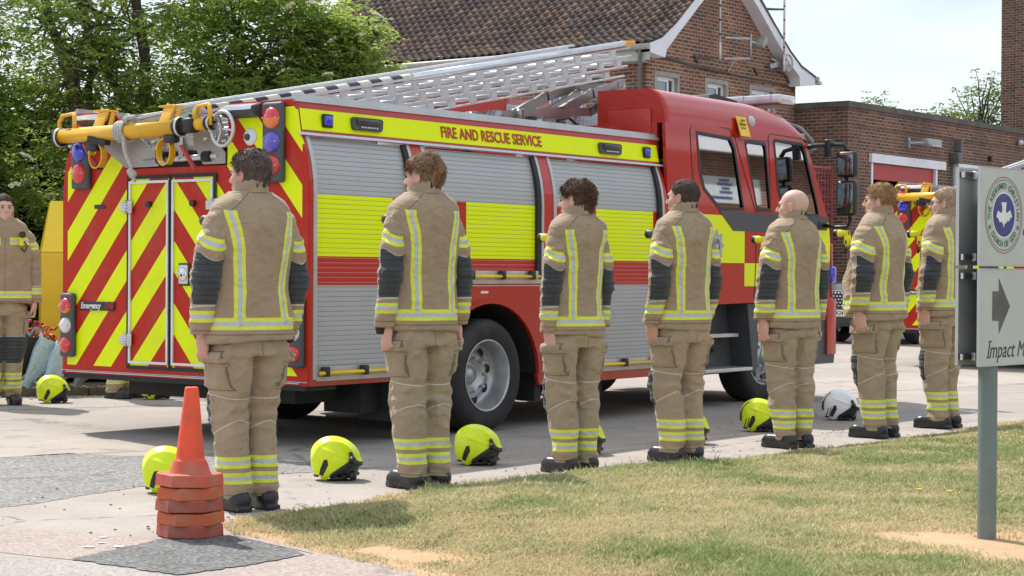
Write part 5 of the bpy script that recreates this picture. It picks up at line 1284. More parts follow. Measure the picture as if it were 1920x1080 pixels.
# fabric
def fabric(name, c, kind):
    n = NT(name, 0.85, 0, 0.2)
    o = n.tc()
    base = n.mix(n.ramp(n.noise(7, 5, .65, o), [(0.3, 0.0), (0.7, 1.0)]), tuple(x * .86 for x in c), tuple(x * 1.08 for x in c))
    base = n.mix(n.ramp(n.noise(2.3, 5, .7, n.map(o, loc=(5, 2, 1))), [(0.55, 0.0), (0.75, 0.35)]), base, tuple(x * .6 for x in c))
    tp = n.attr('tape'); pad = n.attr('pad')
    yl = n.mix(n.noise(25, 4, .6, o), (0.62, 0.68, 0.02), (0.76, 0.82, 0.10)); sv = n.mix(n.noise(30, 4, .6, o), (0.42, 0.43, 0.45), (0.58, 0.59, 0.61))
    tape = n.mix(n.ma('LESS_THAN', tp, 0.37), yl, sv)
    isT = n.ma('LESS_THAN', tp, 1.0)
    rib = n.ma('PINGPONG', n.ma('DIVIDE', n.xyz()[2], 0.030), 0.5)
    pc = n.mix(n.noise(40, 3, .6, o), (0.045, 0.049, 0.053), (0.070, 0.075, 0.080))
    pc = n.mix(n.ramp(rib, [(0.0, 0.45), (0.10, 0.0)]), pc, (0.012, 0.013, 0.015))
    isP = n.ma('GREATER_THAN', pad, 0.0)
    edge = n.ma('MULTIPLY', n.ma('GREATER_THAN', pad, -0.0045), n.ma('LESS_THAN', pad, 0.0))
    base = n.mix(isP, base, pc); base = n.mix(edge, base, (0.42, 0.41, 0.38))
    seam = n.ma('LESS_THAN', n.ma('ABSOLUTE', n.attr('seam')), 0.0026)
    base = n.mix(n.ma('MULTIPLY', seam, .62), base, tuple(x * .25 for x in c))
    pipe = n.ma('LESS_THAN', n.ma('ABSOLUTE', n.attr('pipe')), 0.0022)
    base = n.mix(pipe, base, (0.60, 0.60, 0.57))
    base = n.mix(isT, base, tape)
    weave = n.noise(420, 2, .5, o)
    wr = n.noise(7.5, 3, .5, n.map(o, scale=(1, 1, 1.6), rot=(.3, .2, 0)), dist=1.1); wr2 = n.noise(26, 3, .5, n.map(o, scale=(1, 1, 2.0)), dist=.6)
    h_ = n.ma('ADD', n.ma('MULTIPLY', wr, 1.6), n.ma('MULTIPLY', wr2, 0.16)); h_ = n.ma('ADD', h_, n.ma('MULTIPLY', weave, .05))
    h_ = n.ma('ADD', h_, n.ma('MULTIPLY', n.ma('MULTIPLY', isP, n.ramp(rib, [(0, 0), (.25, 1)])), .35))
    h_ = n.ma('ADD', h_, n.ma('MULTIPLY', isT, .12)); h_ = n.ma('SUBTRACT', h_, n.ma('MULTIPLY', seam, .2))
    n.set(Base_Color=base, Normal=n.bump(h_, 0.62, 0.022), Roughness=n.ma('SUBTRACT', 0.88, n.ma('MULTIPLY', isT, .35)))
    n.set(Sheen_Weight=0.15)
    return n.m
jack_m = fabric('tan_jacket_fabric', (0.360, 0.268, 0.180), 'j'); trou_m = fabric('tan_trouser_fabric', (0.365, 0.284, 0.190), 't')
boot_m = mat('black_boot_leather', (0.018, 0.018, 0.020), 0.38, var=.3, vs=14, bump=.3, bs=60, dirt=((.12, .10, .08), .25))
velcro = mat('dark_collar_tab', (0.03, 0.03, 0.032), .8); cuff_m = mat('black_knit_cuff', (.02, .02, .022), .9, bump=.4, bs=300)
def skin_mat(name, c):
    n = NT(name, 0.5, 0, 0.35)
    b_ = n.mix(n.ramp(n.noise(22, 5, .6), [(0.3, 0.0), (0.7, 1.0)]), tuple(x * .93 for x in c), c)
    b_ = n.mix(n.ma('MULTIPLY', n.attr('flush'), 0.6), b_, (c[0] * .95, c[1] * .55, c[2] * .5))
    n.set(Base_Color=b_, Subsurface_Weight=0.12, Subsurface_Radius=(0.012, 0.005, 0.003), Normal=n.bump(n.noise(150, 3, .6), .15, .002))
    return n.m
skin_a = skin_mat('fair_skin', (0.60, 0.36, 0.27)); skin_b = skin_mat('pale_skin', (0.66, 0.43, 0.34))
eye_m = mat('eye_dark', (.03, .025, .02), .2)
def hair_mat(name, c1, c2):
    n = NT(name, 0.78, 0, 0.15)
    r_ = n.attr('rnd'); s_ = n.noise(120, 3, .6, n.map(n.tc(), scale=(1, 1, .25)))
    n.set(Base_Color=n.mix(n.ma('ADD', n.ma('MULTIPLY', r_, .6), n.ma('MULTIPLY', n.ramp(s_, [(.3, 0), (.7, 1)]), .4)), c1, c2), Normal=n.bump(s_, .6, .006)); return n.m
HD = -0.012
def headf(P, face=1.0, heavy=0.0):
    x, y, z = P[..., 0], P[..., 1], P[..., 2]
    f = ell(P, (0, -.014, .028), (.076, .098, .090))
    f = smin(f, ell(P, (0, .026, -.036), (.060 + .008 * heavy, .070, .084)), .03)
    f = smin(f, capf(P, (-.034 - .01 * heavy, .028, -.085), (.034 + .01 * heavy, .028, -.085), .028 + .01 * heavy, .028 + .01 * heavy), .03)
    f = smin(f, ell(P, (0, .072, -.100), (.024, .020, .018)), .02)
    f = smin(f, capf(P, (-.030, .084, .022), (.030, .084, .022), .011, .011), .015)
    f = smin(f, capf(P, (0, .094, .012), (0, .114, -.026), .0075, .0115), .012)
    f = smin(f, capf(P, (-.010, .104, -.030), (.010, .104, -.030), .008, .008), .008)
    f = smin(f, ell(P, (0, .093, -.060), (.022, .012, .0085)), .006)
    f = smin(f, ell(P, (0, .090, -.074), (.018, .012, .0075)), .006)
    f = smin(f, capf(P, (-.045, .055, -.022), (-.045, .055, -.03), .020, .018), .02); f = smin(f, capf(P, (.045, .055, -.022), (.045, .055, -.03), .020, .018), .02)
    for s_ in (-1, 1):
        f = -smin(-f, ell(P, (s_ * .031, .104, .004), (.017, .014, .011)), .008)
        e_ = ell(P, (s_ * .083, -.008 , -.008), (.009, .019, .031)); e_ = -smin(-e_, ell(P, (s_ * .094, -.004, -.004), (.009, .011, .019)), .004)
        f = smin(f, e_, .008)
    f = smin(f, capf(P, (0, -.020, -.05), (0, -.042, -.20), .054 + .008 * heavy, .060 + .01 * heavy), .035)
    return f
_heads = {}
def head_mesh(heavy):
    if heavy not in _heads: _heads[heavy] = nets(lambda P: headf(P, 1, heavy), (-.10, -.12, -.19), (.10, .125, .12), .0048)
    return _heads[heavy]
def handf(P):
    f = ell(P, (0, .002, -.052), (.019, .042, .050))
    f = smin(f, capf(P, (0, 0, .03), (0, 0, -.03), .026, .026, (1.15, .85, 1)), .02)
    for (y, r_, l) in ((.033, .0098, .0), (.0115, .0102, -.005), (-.0105, .0098, -.002), (-.031, .0086, .006)):
        k = (-.004, y, -.088); p = (.002, y * 1.02, -.110 + l * .6); d = (.028, y, -.113 + l * .6); t = (.033, y * .98, -.088)
        f = smin(f, capf(P, k, p, r_ * 1.05, r_), .006)
        g2 = smin(capf(P, p, d, r_, r_ * .92), capf(P, d, t, r_ * .92, r_ * .82), .003)
        f = smin(f, g2, .0025)
    th_ = smin(capf(P, (.004, .030, -.022), (.014, .050, -.056), .015, .0125), capf(P, (.014, .050, -.056), (.030, .043, -.090), .0115, .0092), .004)
    return smin(f, th_, .006)
_hand = nets(handf, (-.05, -.06, -.14), (.06, .075, .06), .0032)
def torso_f(P, w, belly):
    x, y, z = P[..., 0], P[..., 1], P[..., 2]
    zs = [.84, .90, .97, 1.10, 1.22, 1.34, 1.42, 1.475, 1.52, 1.555, 1.59, 1.62]
    A = np.interp(z, zs, [.234, .234, .226, .214, .216, .226, .232, .228, .208, .178, .118, .086])
    Bd = np.interp(z, zs, [.166, .163, .154, .146, .147, .150, .146, .134, .120, .106, .088, .080])
    wm = np.interp(z, [.84, 1.40, 1.55, 1.62], [w, w * .97 + .03, 1, 1])
    A = A * wm; Bd = Bd * wm
    cy = np.interp(z, zs, [0, 0, 0, .0, -.005, -.012, -.018, -.022, -.024, -.022, -.02, -.02]) + belly * np.exp(-((z - 1.08) / .18) ** 2) * .5
    Bd = Bd + belly * np.exp(-((z - 1.08) / .18) ** 2) * .5
    k = (np.abs(x / A) ** 2.35 + np.abs((y - cy) / Bd) ** 2.35) ** (1 / 2.35)
    return (k - 1) * np.minimum(A, Bd)
ARM0 = [(.178, -.018, 1.425), (.228, -.030, 1.30), (.252, -.036, 1.15), (.250, .012, .88)]
ARMR = [.080, .077, .070, .061]
def arm_axis(z, w, A_): return np.interp(z, [.88, 1.15, 1.30, 1.425], [a[0] * w for a in A_[::-1]]), np.interp(z, [.88, 1.15, 1.30, 1.425], [a[1] for a in A_[::-1]])
def person(name, pos, heading, Ht, w=1.0, belly=0.0, headyaw=0.0, hair=None, hm=None, skin=None, seed=0, label='', group=None, torch='yellow', heavy=0.0, cuffs=(0, 0), headtilt=0.0, spread=0.0):
    skin = skin or skin_a
    ARM = [ARM0[0], ARM0[1], (ARM0[2][0] + .006 * math.sin(seed * 1.3), ARM0[2][1] + .012 * math.sin(seed * 2.9), ARM0[2][2]), (ARM0[3][0] + .012 * math.sin(seed * 4.1), ARM0[3][1] + .022 * math.sin(seed * 1.9), ARM0[3][2])]
    root = empty(name, (pos[0], pos[1], pos[2] if len(pos) > 2 else 0), R(heading - 90), label, 'person', group)
    S = Ht / 1.80; root.scale = (S, S, S)
    ww = 1 + (w - 1) * .7
    sd = np.array([seed * 7.3, seed * 3.1, seed * 5.7])
    # ---- jacket: torso panel, collar, two sleeves -> one mesh
    def folds(P, amp, fz=9, fx=5): return amp * (fbm(P * np.array([fx, fx, fz]) + sd, 2))
    def ridge(P, fx, fz, amp):
        q = P @ np.array([[.8, .2, -.5], [-.3, .9, .2], [.45, 0, .85]]); r_ = 1 - np.abs(fbm(q * np.array([fx, fx, fz]) + sd * 1.7, 2)) * 1.6
        return amp * np.clip(r_, 0, 1) ** 5
    def tf(P):
        f = torso_f(P, w, belly) + folds(P, .0085, 6.5, 6.5)
        # vertical drape creases and a gathered waist line
        f = f - ridge(P, 5, 6, .006) + .0045 * vnoise(P * np.array([16, 16, 2.2]) + sd) * sstep(1.5, 1.3, P[..., 2])
        zb = .865 + .012 * np.sin(P[..., 0] * 7 + seed) - .02 * (P[..., 1] < 0)
        f = np.maximum(f, zb - P[..., 2]); f = np.maximum(f, P[..., 2] - 1.60)
        return f
    V1, Q1 = nets(tf, (-.30 * w, -.22 * w, .83), (.30 * w, .22 * w + belly, 1.62), .0095)
    x, y, z = V1.T
    back = y < -.02
    xs = np.interp(z, [.94, 1.1, 1.30, 1.40, 1.47, 1.52], [.128, .122, .128, .146, .165, .165]) * w
    strap = np.where((z > .94) & (z < 1.505) & back, np.abs(np.abs(x) - xs) / .0275, 9)
    hem = np.abs(z - .945 + .006 * back) / .030
    chest = np.where((y > .03) & (np.abs(x) > .03), np.abs(z - 1.40) / .030, 9)
    tape1 = np.minimum(np.minimum(strap, hem), chest)
    pipe1 = np.where(back, z - (1.515 - .25 * np.abs(np.abs(x) - .10)), 9.)
    pipe1 = np.where((np.abs(x) > .07) & (np.abs(x) < .15) & (z > 1.45), pipe1, 1.0); pad1 = np.full(len(z), -1.)
    ax1 = np.abs(x); yoke = np.where((ax1 > .05) & (ax1 < .19 * w) & (z > 1.44), z - (1.590 - .85 * (ax1 - .06)), 1.)
    seam1 = np.where(z < .91, z - .885, np.where(z > 1.44, yoke, np.where(y < 0, 1., np.where(z < 1.52, x, 1.))))
    parts = [(V1, Q1)]; seam = [seam1]; tape = [tape1]; pad = [pad1]; pipe = [np.full(len(z), 1.0)]
    # collar ring, open at the front
    def colf(P):
        x, y, z = P[..., 0], P[..., 1] + .022, P[..., 2]
        top = 1.636 + .014 * np.clip(-y / .08, -1.2, 1) - .066 * sstep(.0, .09, y) + .01 * np.abs(np.sin(8 * np.arctan2(x, y) + seed))
        r_ = np.hypot(x / 1.0, y / 1.08); rr = np.interp(z, [1.54, 1.58, 1.63, 1.68], [.098, .083, .079, .082])
        f = np.abs(r_ - rr - .003 * vnoise(P * 22 + sd)) - .0065
        f = np.maximum(f, z - top); f = np.maximum(f, 1.53 - z)
        return f
    V2, Q2 = nets(colf, (-.13, -.16, 1.50), (.13, .13, 1.70), .0062)
    parts.append((V2, Q2)); seam.append(np.where(V2[:, 1] < -.02, V2[:, 2] - 1.592, 1.)); tape.append(np.full(len(V2), 9.)); pipe.append(np.full(len(V2), 1.)); pad.append(np.full(len(V2), -1.))
    for s_ in (-1, 1):
        def sf(P):
            Pm = P * np.array([s_, 1, 1]); f = 9.
            for i in range(3):
                a = np.array(ARM[i]) * np.array([w, 1, 1]); b_ = np.array(ARM[i + 1]) * np.array([w, 1, 1])
                g2 = capf(Pm, a, b_, ARMR[i] * ww, ARMR[i + 1] * ww, (1.05, .97, 1)); f = g2 if i == 0 else smin(f, g2, .02)
            zz = P[..., 2]
            cre = np.sin(zz * 105 + 3 * vnoise(P * 9 + sd) + s_) * (np.exp(-((zz - 1.15) / .07) ** 2) * .0035 + np.exp(-((zz - 1.38) / .06) ** 2) * .0035 + np.exp(-((zz - .95) / .05) ** 2) * .0025)
            f = f + folds(P, .007, 11, 7) + cre * 1.3 - ridge(P, 9, 13, .006)
            f = np.maximum(f, .885 - .015 * np.sin(seed + s_) - zz)
            return f
        lo_ = (.08 if s_ > 0 else -.42 * w, -.16, .86); hi_ = (.42 * w if s_ > 0 else -.08, .14, 1.54)
        Va, Qa = nets(sf, lo_, hi_, .0085)
        xa_, ya_ = arm_axis(Va[:, 2], w, ARM); xr = Va[:, 0] * s_ - xa_; yr = Va[:, 1] - ya_; z = Va[:, 2]
        up = np.abs(z - (1.372 - .55 * np.clip(-yr, 0, .2) - .25 * np.clip(yr - .01, 0, .2))) / .029
        lw = np.abs(z - (.965 + .12 * yr * 0 + .01)) / .029
        tape.append(np.minimum(up, lw))
        pd = np.minimum(np.minimum((.008 - yr) * 1.0, z - 1.035), (1.292 - 1.9 * (np.clip(-yr - .02, 0, .1)) ** 1.3) - z)
        pad.append(pd)
        pipe.append(np.where(pd > 0, 1.0, z - (1.022 - .1 * yr)))
        seam.append(np.where(pd > 0, 1., np.where(z < .92, z - .905, np.where((yr > -.02) & (yr < .04), 1., 1.)))); parts.append((Va, Qa))
    V, Q = merge(parts)
    j = np_mesh('jacket', V, Q, jack_m, root, attrs={'tape': np.concatenate(tape), 'pad': np.concatenate(pad), 'pipe': np.concatenate(pipe), 'seam': np.concatenate(seam)})
    c_ = MB(); c_.prism([(-.02, 1.618), (.035, 1.620), (.035, 1.650), (-.02, 1.650)], -.1135, -.107, 'xz'); c_.build('collar_tab', velcro, j)
    # ---- trousers
    lx = .090 + spread; ka = .078; yk_, ya_2 = .018 + .012 * math.sin(seed * 2.1), -.040 + .012 * math.cos(seed * 1.7)
    def trf(P):
        x, y, z = P[..., 0], P[..., 1], P[..., 2]
        A = np.interp(z, [.70, .80, .90, 1.0], [.205, .198, .186, .165]) * w; Bd = np.interp(z, [.70, .80, .90, 1.0], [.142, .144, .134, .115]) * w
        hip = ((np.abs(x / A) ** 2.3 + np.abs((y + .008) / Bd) ** 2.3) ** (1 / 2.3) - 1) * Bd
        hip = np.maximum(np.maximum(hip, .775 - z), z - 1.0)
        f = hip
        for s_ in (-1, 1):
            kx = 1 + (w - 1) * .6
            g2 = smin(capf(P, (s_ * (lx + .004), -.002, .80), (s_ * .088, yk_ + .01 * s_ * math.sin(seed), .49), .116 * kx, .092, (1.07, .90, 1)), capf(P, (s_ * .088, yk_ + .01 * s_ * math.sin(seed), .49), (s_ * ka, ya_2, -.02), .092, .070, (1.04, .90, 1)), .02)
            f = smin(f, g2, .022)
        cre = np.sin(z * 90 + 4 * vnoise(P * np.array([7, 7, 4]) + sd)) * (np.exp(-((z - .50) / .09) ** 2) * .0030 + np.exp(-((z - .09) / .05) ** 2) * .0040 + np.exp(-((z - .80) / .05) ** 2) * .0015)
        f = f + .0125 * fbm(P * np.array([8, 8, 6.5]) + sd + 9, 3) + cre * 1.3 - ridge(P, 6, 8, .008) + .004 * vnoise(P * np.array([14, 14, 3]) + sd)
        pk = sstep(.615, .622, z) * sstep(.80, .793, z) * sstep(.095, .088, np.abs(y - .0)) * (np.abs(x) > .12)
        fl = sstep(.735, .742, z) * sstep(.805, .798, z) * sstep(.102, .095, np.abs(y)) * (np.abs(x) > .12)
        f = f - .017 * np.maximum(pk, 0) - .011 * fl
        kn = sstep(.36, .40, z) * sstep(.60, .56, z) * sstep(.03, .05, y); f = f - .010 * kn
        f = np.maximum(f, .062 + .008 * np.sin(9 * x + seed) - z)
        return f
    V, Q = nets(trf, (-.26 * w, -.19 * w, .04), (.26 * w, .19 * w, 1.0), .0085)
    x, y, z = V.T; ax_ = np.abs(x) - lx
    tt = np.minimum(np.abs(z - .247 - .15 * y * 0), np.abs(z - .168)) / .0285
    kp = np.minimum(np.minimum(y - .052, z - .36), .585 - z)
    z1 = .580 - .22 * np.clip(.05 - y, 0, .2) * .6 + .05 * ax_ ; z2 = .405 + .45 * np.clip(.04 - y, 0, .12) * np.sign(lx * 0 + 1) - .22 * np.abs(ax_)
    pp = np.where(z > .5, z - z1, -(z - z2)); pp = np.where(kp > 0, 1.0, pp)
    pbx = np.maximum(np.abs(y) - .092, np.abs(z - .705) - .098); out_s = np.abs(x) > .11
    sm1 = np.where(out_s & (z > .58) & (z < .83) & (np.abs(y) < .11), np.where((z > .73) & (z < .76) & (np.abs(y) < .10), z - .742, pbx), np.where((np.abs(x) < .03) & (z > .72) & (y < 0), x, np.where(z < .10, z - .085, 1.)))
    np_mesh('trousers', V, Q, trou_m, root, attrs={'seam': sm1, 'tape': tt, 'pad': kp, 'pipe': pp})
    # ---- boots
    for s_ in (-1, 1):
        def bf(P):
            Pc = P - np.array([s_ * (ka + .004), ya_2 + .012, 0]); x, y, z = Pc[..., 0] - s_ * .10 * np.clip(Pc[..., 1], 0, .3), Pc[..., 1], Pc[..., 2]
            Pq = np.stack([x, y, z], -1)
            f = capf(Pq, (0, -.048, .055), (0, .115, .050), .047, .044, (1, 1, 1.0))
            f = smin(f, ell(Pq, (0, .135, .042), (.050, .062, .048)), .03)
            f = smin(f, capf(Pq, (0, -.028, .06), (0, -.018, .095), .050, .044), .03)
            f = f + .0025 * np.sin(z * 130 + 2 * vnoise(P * 10 + sd)) * sstep(.07, .09, z)
            wd = np.interp(y, [-.09, -.03, .05, .13, .19], [.040, .044, .043, .053, .034])
            sole = np.maximum(np.maximum(np.abs(x) - wd, np.abs(y - .048) - .142), np.abs(z - .014) - .014)
            sole = np.maximum(sole, np.hypot(np.maximum(np.abs(x) - .02, 0), np.maximum(y - .135, 0)) - .055) 
            f = np.maximum(f, .02 - z); f = np.minimum(f, sole)
            return f
        V, Q = nets(bf, (s_ * ka - .09, -.17, .0), (s_ * ka + .09, .20, .24), .0078)
        V[:, 2] = np.maximum(V[:, 2], 0.0)
        bo = np_mesh('boot', V, Q, boot_m, root)
        t_ = MB(); cx = s_ * (ka + .004); yo = ya_2 + .012; t_.tube([(cx - .048, yo - .02, .085), (cx - .040, yo + .04, .095), (cx - .01 + s_ * .01, yo + .085, .095), (cx + .035, yo + .06, .09), (cx + .048, yo, .085)], .0035, 5); t_.build('yellow_trim', mat('boot_trim', (.6, .55, .05), .6), bo)
    # ---- body: head, neck, trunk and limbs with hands
    hv, hq = head_mesh(heavy); HZ = 1.682
    yaw = R(headyaw); ca, sa = math.cos(yaw), math.sin(yaw); tl = R(headtilt); ct, st_ = math.cos(tl), math.sin(tl)
    def hx(v):
        v = np.asarray(v, float); wgt = sstep(-.17, -.07, v[:, 2])
        y1 = v[:, 1] * ct - v[:, 2] * st_; z1 = v[:, 1] * st_ + v[:, 2] * ct; v = np.stack([v[:, 0], y1, z1], -1)
        a = yaw * wgt; c0, s0 = np.cos(a), np.sin(a)
        return np.stack([v[:, 0] * c0 - v[:, 1] * s0, v[:, 0] * s0 + v[:, 1] * c0 - .012, v[:, 2] + HZ], -1)
    def bodyf(P):
        f = ell(P, (0, -.01, 1.25), (.155, .09, .30)); f = smin(f, ell(P, (0, 0, .93), (.145, .09, .12)), .05)
        f = smin(f, capf(P, (0, -.04, 1.40), (0, -.04, 1.57), .05, .05), .04)
        for s_ in (-1, 1):
            for i in range(3): f = smin(f, capf(P, np.array(ARM[i]) * [s_ * w, 1, 1], np.array(ARM[i + 1]) * [s_ * w, 1, 1] + [0, 0, -.0 if i < 2 else .0], (.045, .040, .034)[i], (.040, .034, .026)[i]), .02)
            f = smin(f, capf(P, (s_ * lx, 0, .90), (s_ * lx, .01, .49), .065, .050), .02); f = smin(f, capf(P, (s_ * lx, .01, .49), (s_ * ka, -.04, .10), .045, .036), .02)
        return f
    bv, bq = nets(bodyf, (-.32 * w, -.14, .06), (.32 * w, .13, 1.60), .017)
    pr = [(hx(hv), hq), (bv, bq)]
    fl = [np.clip(np.exp(-((np.abs(hv[:, 0]) - .08) / .012) ** 2) * (np.abs(hv[:, 1]) < .04) + .5 * np.exp(-(((np.abs(hv[:, 0]) - .045) / .02) ** 2 + ((hv[:, 2] + .03) / .025) ** 2)) * (hv[:, 1] > .03) + .5 * np.exp(-((hv[:, 0] / .012) ** 2 + ((hv[:, 2] + .025) / .015) ** 2)) * (hv[:, 1] > .08), 0, 1), np.zeros(len(bv))]
    for s_ in (-1, 1):
        v = _hand[0].copy() * np.array([-s_, 1, 1]) * 1.15; q = _hand[1] if s_ < 0 else _hand[1][:, ::-1]
        a = R(-10 + 6 * math.sin(seed * 2 + s_)); y1 = v[:, 1] * math.cos(a) - v[:, 2] * math.sin(a); z1 = v[:, 1] * math.sin(a) + v[:, 2] * math.cos(a)
        v = np.stack([v[:, 0] + s_ * (ARM[3][0] * w - .012), y1 + .010 + ARM[3][1], z1 + .888], -1); pr.append((v, q)); fl.append(np.full(len(v), .35) + .3 * (z1 < -.08))
    V, Q = merge(pr); bd = np_mesh('body', V, Q, skin, root, attrs={'flush': np.concatenate(fl)})
    def place(o):
        """carry a head-space mesh to the turned head"""
        k = len(o.data.vertices); co = np.empty(k * 3); o.data.vertices.foreach_get('co', co); o.data.vertices.foreach_set('co', hx(co.reshape(-1, 3)).ravel().astype(np.float32)); o.data.update(); return o
    for s_ in (-1, 1):
        e_ = MB(); e_.ball((s_ * .031, .0885, .003), .0085, 6); place(e_.build('eye', eye_m, bd, fix=False))
        e_ = MB(); e_.tube([(s_ * .016, .101, .020), (s_ * .032, .099, .025), (s_ * .046, .088, .020)], .0028, 5); place(e_.build('eyebrow', hm or eye_m, bd, fix=False))
    for k, s_ in zip(cuffs, (-1, 1)):
        if k:
            e_ = MB(); e_.lathe([(.030, .835), (.036, .84), (.042, .87), (.044, .91)], (s_ * ARM[3][0] * w, .018, 0), 'z', 16); e_.build('knit_cuff', cuff_m, root)
    # ---- hair
    if hair:
        line, th, noi, back_z, tuf, tl_ = hair['line'], hair['th'], hair['noise'], hair['back'], hair['tufts'], hair['len']
        def hm_(P):
            x, y, z = P[..., 0], P[..., 1], P[..., 2]
            zl = np.interp(y, [-.11, -.05, -.012, .018, .035, .07, .10], [back_z, back_z, hair['ear'], hair['side'], line - .035, line - .005, line])
            return sstep(-.012, .012, z - zl)
        def hf(P):
            m = hm_(P); x, y, z = P[..., 0], P[..., 1], P[..., 2]
            t = th * np.interp(z, [-.10, -.03, .03, .10], [hair.get('low', .8), hair.get('low', .8), hair.get('mid', .6), 1.0]) * np.interp(y, [-.1, .02, .09], [1.0, .9, hair.get('frt', 1.0)])
            core = smin(ell(P, (0, -.014, .028), (.076, .098, .090)), ell(P, (0, -.025, -.045), (.062, .062, .075)), .03)
            f = core - t - noi * fbm(P * hair['freq'] + sd, 3)
            return f + (1 - m) * (t + noi + .012)
        V, Q = nets(hf, (-.13, -.155, -.16), (.13, .15, .165), .0052)
        ho = np_mesh('hair', V, Q, hm, bd, attrs={'rnd': np.clip(.5 + .5 * vnoise(V * 60 + sd), 0, 1)})
        if tuf:
            rs_ = np.random.RandomState(seed + 40); sel = rs_.randint(0, len(V), tuf); P0 = V[sel]
            nrm = P0 - np.array([0, -.014, .0]); nrm /= np.linalg.norm(nrm, axis=1)[:, None]
            flow = np.stack([P0[:, 0] * 2, -.5 - P0[:, 1] * 2 + hair.get('fwd', 0) * (P0[:, 2] > .03) * 2.0, -.9 + P0[:, 2] * 5], -1) + rs_.normal(0, hair['mess'], (tuf, 3))
            flow -= nrm * (flow * nrm).sum(1)[:, None]; flow /= np.linalg.norm(flow, axis=1)[:, None]
            d = flow + nrm * rs_.uniform(.05, hair['lift'], (tuf, 1)); d /= np.linalg.norm(d, axis=1)[:, None]
            sd_ = np.cross(d, nrm); sd_ /= np.linalg.norm(sd_, axis=1)[:, None] + 1e-9
            L_ = tl_ * rs_.uniform(.5, 1.3, (tuf, 1)); wd = hair.get('w', .0022) * rs_.uniform(.6, 1.4, (tuf, 1)); cu = flow * L_ * .3 - nrm * L_ * rs_.uniform(-.1, .35, (tuf, 1))
            P0 = P0 - nrm * .003
            VV = np.stack([P0 - sd_ * wd, P0 + sd_ * wd, P0 + d * L_ * .55 + sd_ * wd * .8, P0 + d * L_ * .55 - sd_ * wd * .8, P0 + d * L_ + cu], 1).reshape(-1, 3)
            b_ = np.arange(tuf)[:, None] * 5; FF = np.concatenate([b_ + [0, 1, 2], b_ + [0, 2, 3], b_ + [3, 2, 4]])
            to_ = np_mesh('hair_strands', VV, FF, hm, bd, smooth=False, attrs={'rnd': np.repeat(rs_.rand(tuf), 5)}); place(to_)
        place(ho)
    # ---- torch clipped on the left chest
    if torch:
        t_ = MB(); bx = -.135 * w; by = .150 * w + belly * .4
        by -= (.03 if torch == 'yellow' else .06); t_.use(mat('torch_yellow', (.80, .72, .01), .4) if torch == 'yellow' else grey_p); t_.lathe([(0, -.01), (.020, -.01), (.021, .05), (.026, .055), (.026, .075)], (bx, by - .0, 1.455), 'y', 14)
        t_.box((bx - .018, by - .02, 1.36), (bx + .018, by + .02, 1.44), None, .006)
        to_ = t_.build('torch', None, root)
        t_ = MB(); t_.lathe([(.0265, .073), (.029, .078), (.029, .105), (.024, .108), (0, .104)], (bx, by, 1.455), 'y', 14); t_.box((bx - .012, by - .01, 1.44), (bx + .012, by + .02, 1.475), None, .004); t_.tube([(bx - .02, by, 1.40), (bx - .05, by - .0, 1.36), (bx - .03, by, 1.31), (bx, by, 1.34)], .006, 5); t_.build('torch_head', blk, to_)
    return root
hair_p1 = hair_mat('dark_brown_hair', (.045, .033, .028), (.20, .15, .125)); hair_p2 = hair_mat('light_brown_hair', (.085, .045, .024), (.34, .21, .12))
hair_p3 = hair_mat('brown_hair', (.030, .016, .012), (.15, .085, .055)); hair_p4 = hair_mat('black_cropped_hair', (.028, .021, .018), (.095, .072, .060))
hair_p6 = hair_mat('ginger_hair', (.17, .085, .040), (.46, .27, .14)); hair_p7 = hair_mat('sandy_grey_hair', (.22, .14, .09), (.50, .37, .26))
H_short = dict(line=.062, th=.012, noise=.005, freq=26, back=-.072, ear=-.02, side=.0, tufts=1500, len=.022, mess=.5, lift=.7, mid=.55, low=.5)
H_messy = dict(H_short, th=.015, noise=.007, tufts=2200, len=.024, lift=.6, mess=.4, mid=.62, back=-.080, w=.0028)
H_mullet = dict(line=.050, th=.017, noise=.007, freq=20, back=-.100, ear=.042, side=.052, tufts=2600, len=.026, mess=.38, lift=.45, mid=.70, low=.62, fwd=.7, frt=1.5, w=.0034)
H_curly = dict(line=.050, th=.018, noise=.009, freq=22, back=-.110, ear=.022, side=.036, tufts=2600, len=.026, mess=.5, lift=.5, mid=.8, low=.8, fwd=.5, frt=1.2, w=.0034)
H_crop = dict(line=.062, th=.0055, noise=.0025, freq=40, back=-.060, ear=-.008, side=.005, tufts=1600, len=.009, mess=.4, lift=.8, mid=.55, low=.35)
H_ging = dict(H_short, th=.015, noise=.006, tufts=1800, len=.026, fwd=.5, mid=.55, low=.4, back=-.062, side=.012)
ROW = 'firefighters standing in a row with their backs to the grass'
person('person', (6.70, 6.80), 77, 1.80, 1.02, 0, 22, H_messy, hair_p1, skin_a, 1, 'firefighter with messy dark grey-brown hair standing behind the stacked traffic cones', ROW, cuffs=(0, 1), torch='black')
person('person', (8.00, 6.75), 73, 1.85, .90, 0, 28, H_mullet, hair_p2, skin_b, 2, 'tall young firefighter with a light brown mullet in front of the rear wheel', ROW, cuffs=(1, 0), torch='black')
person('person', (9.20, 6.56), 75, 1.75, .84, 0, 26, H_curly, hair_p3, skin_b, 3, 'slim shorter firefighter with long dark curly hair, right of the rear wheel', ROW)
person('person', (10.19, 6.43), 76, 1.80, .92, 0, 20, H_crop, hair_p4, skin_a, 4, 'firefighter with cropped black hair before the front locker shutter', ROW, torch='black')
person('person', (11.50, 6.36), 74, 1.785, 1.0, .02, 28, None, None, skin_b, 5, 'bald firefighter standing in front of the cab doors', ROW, heavy=.6)
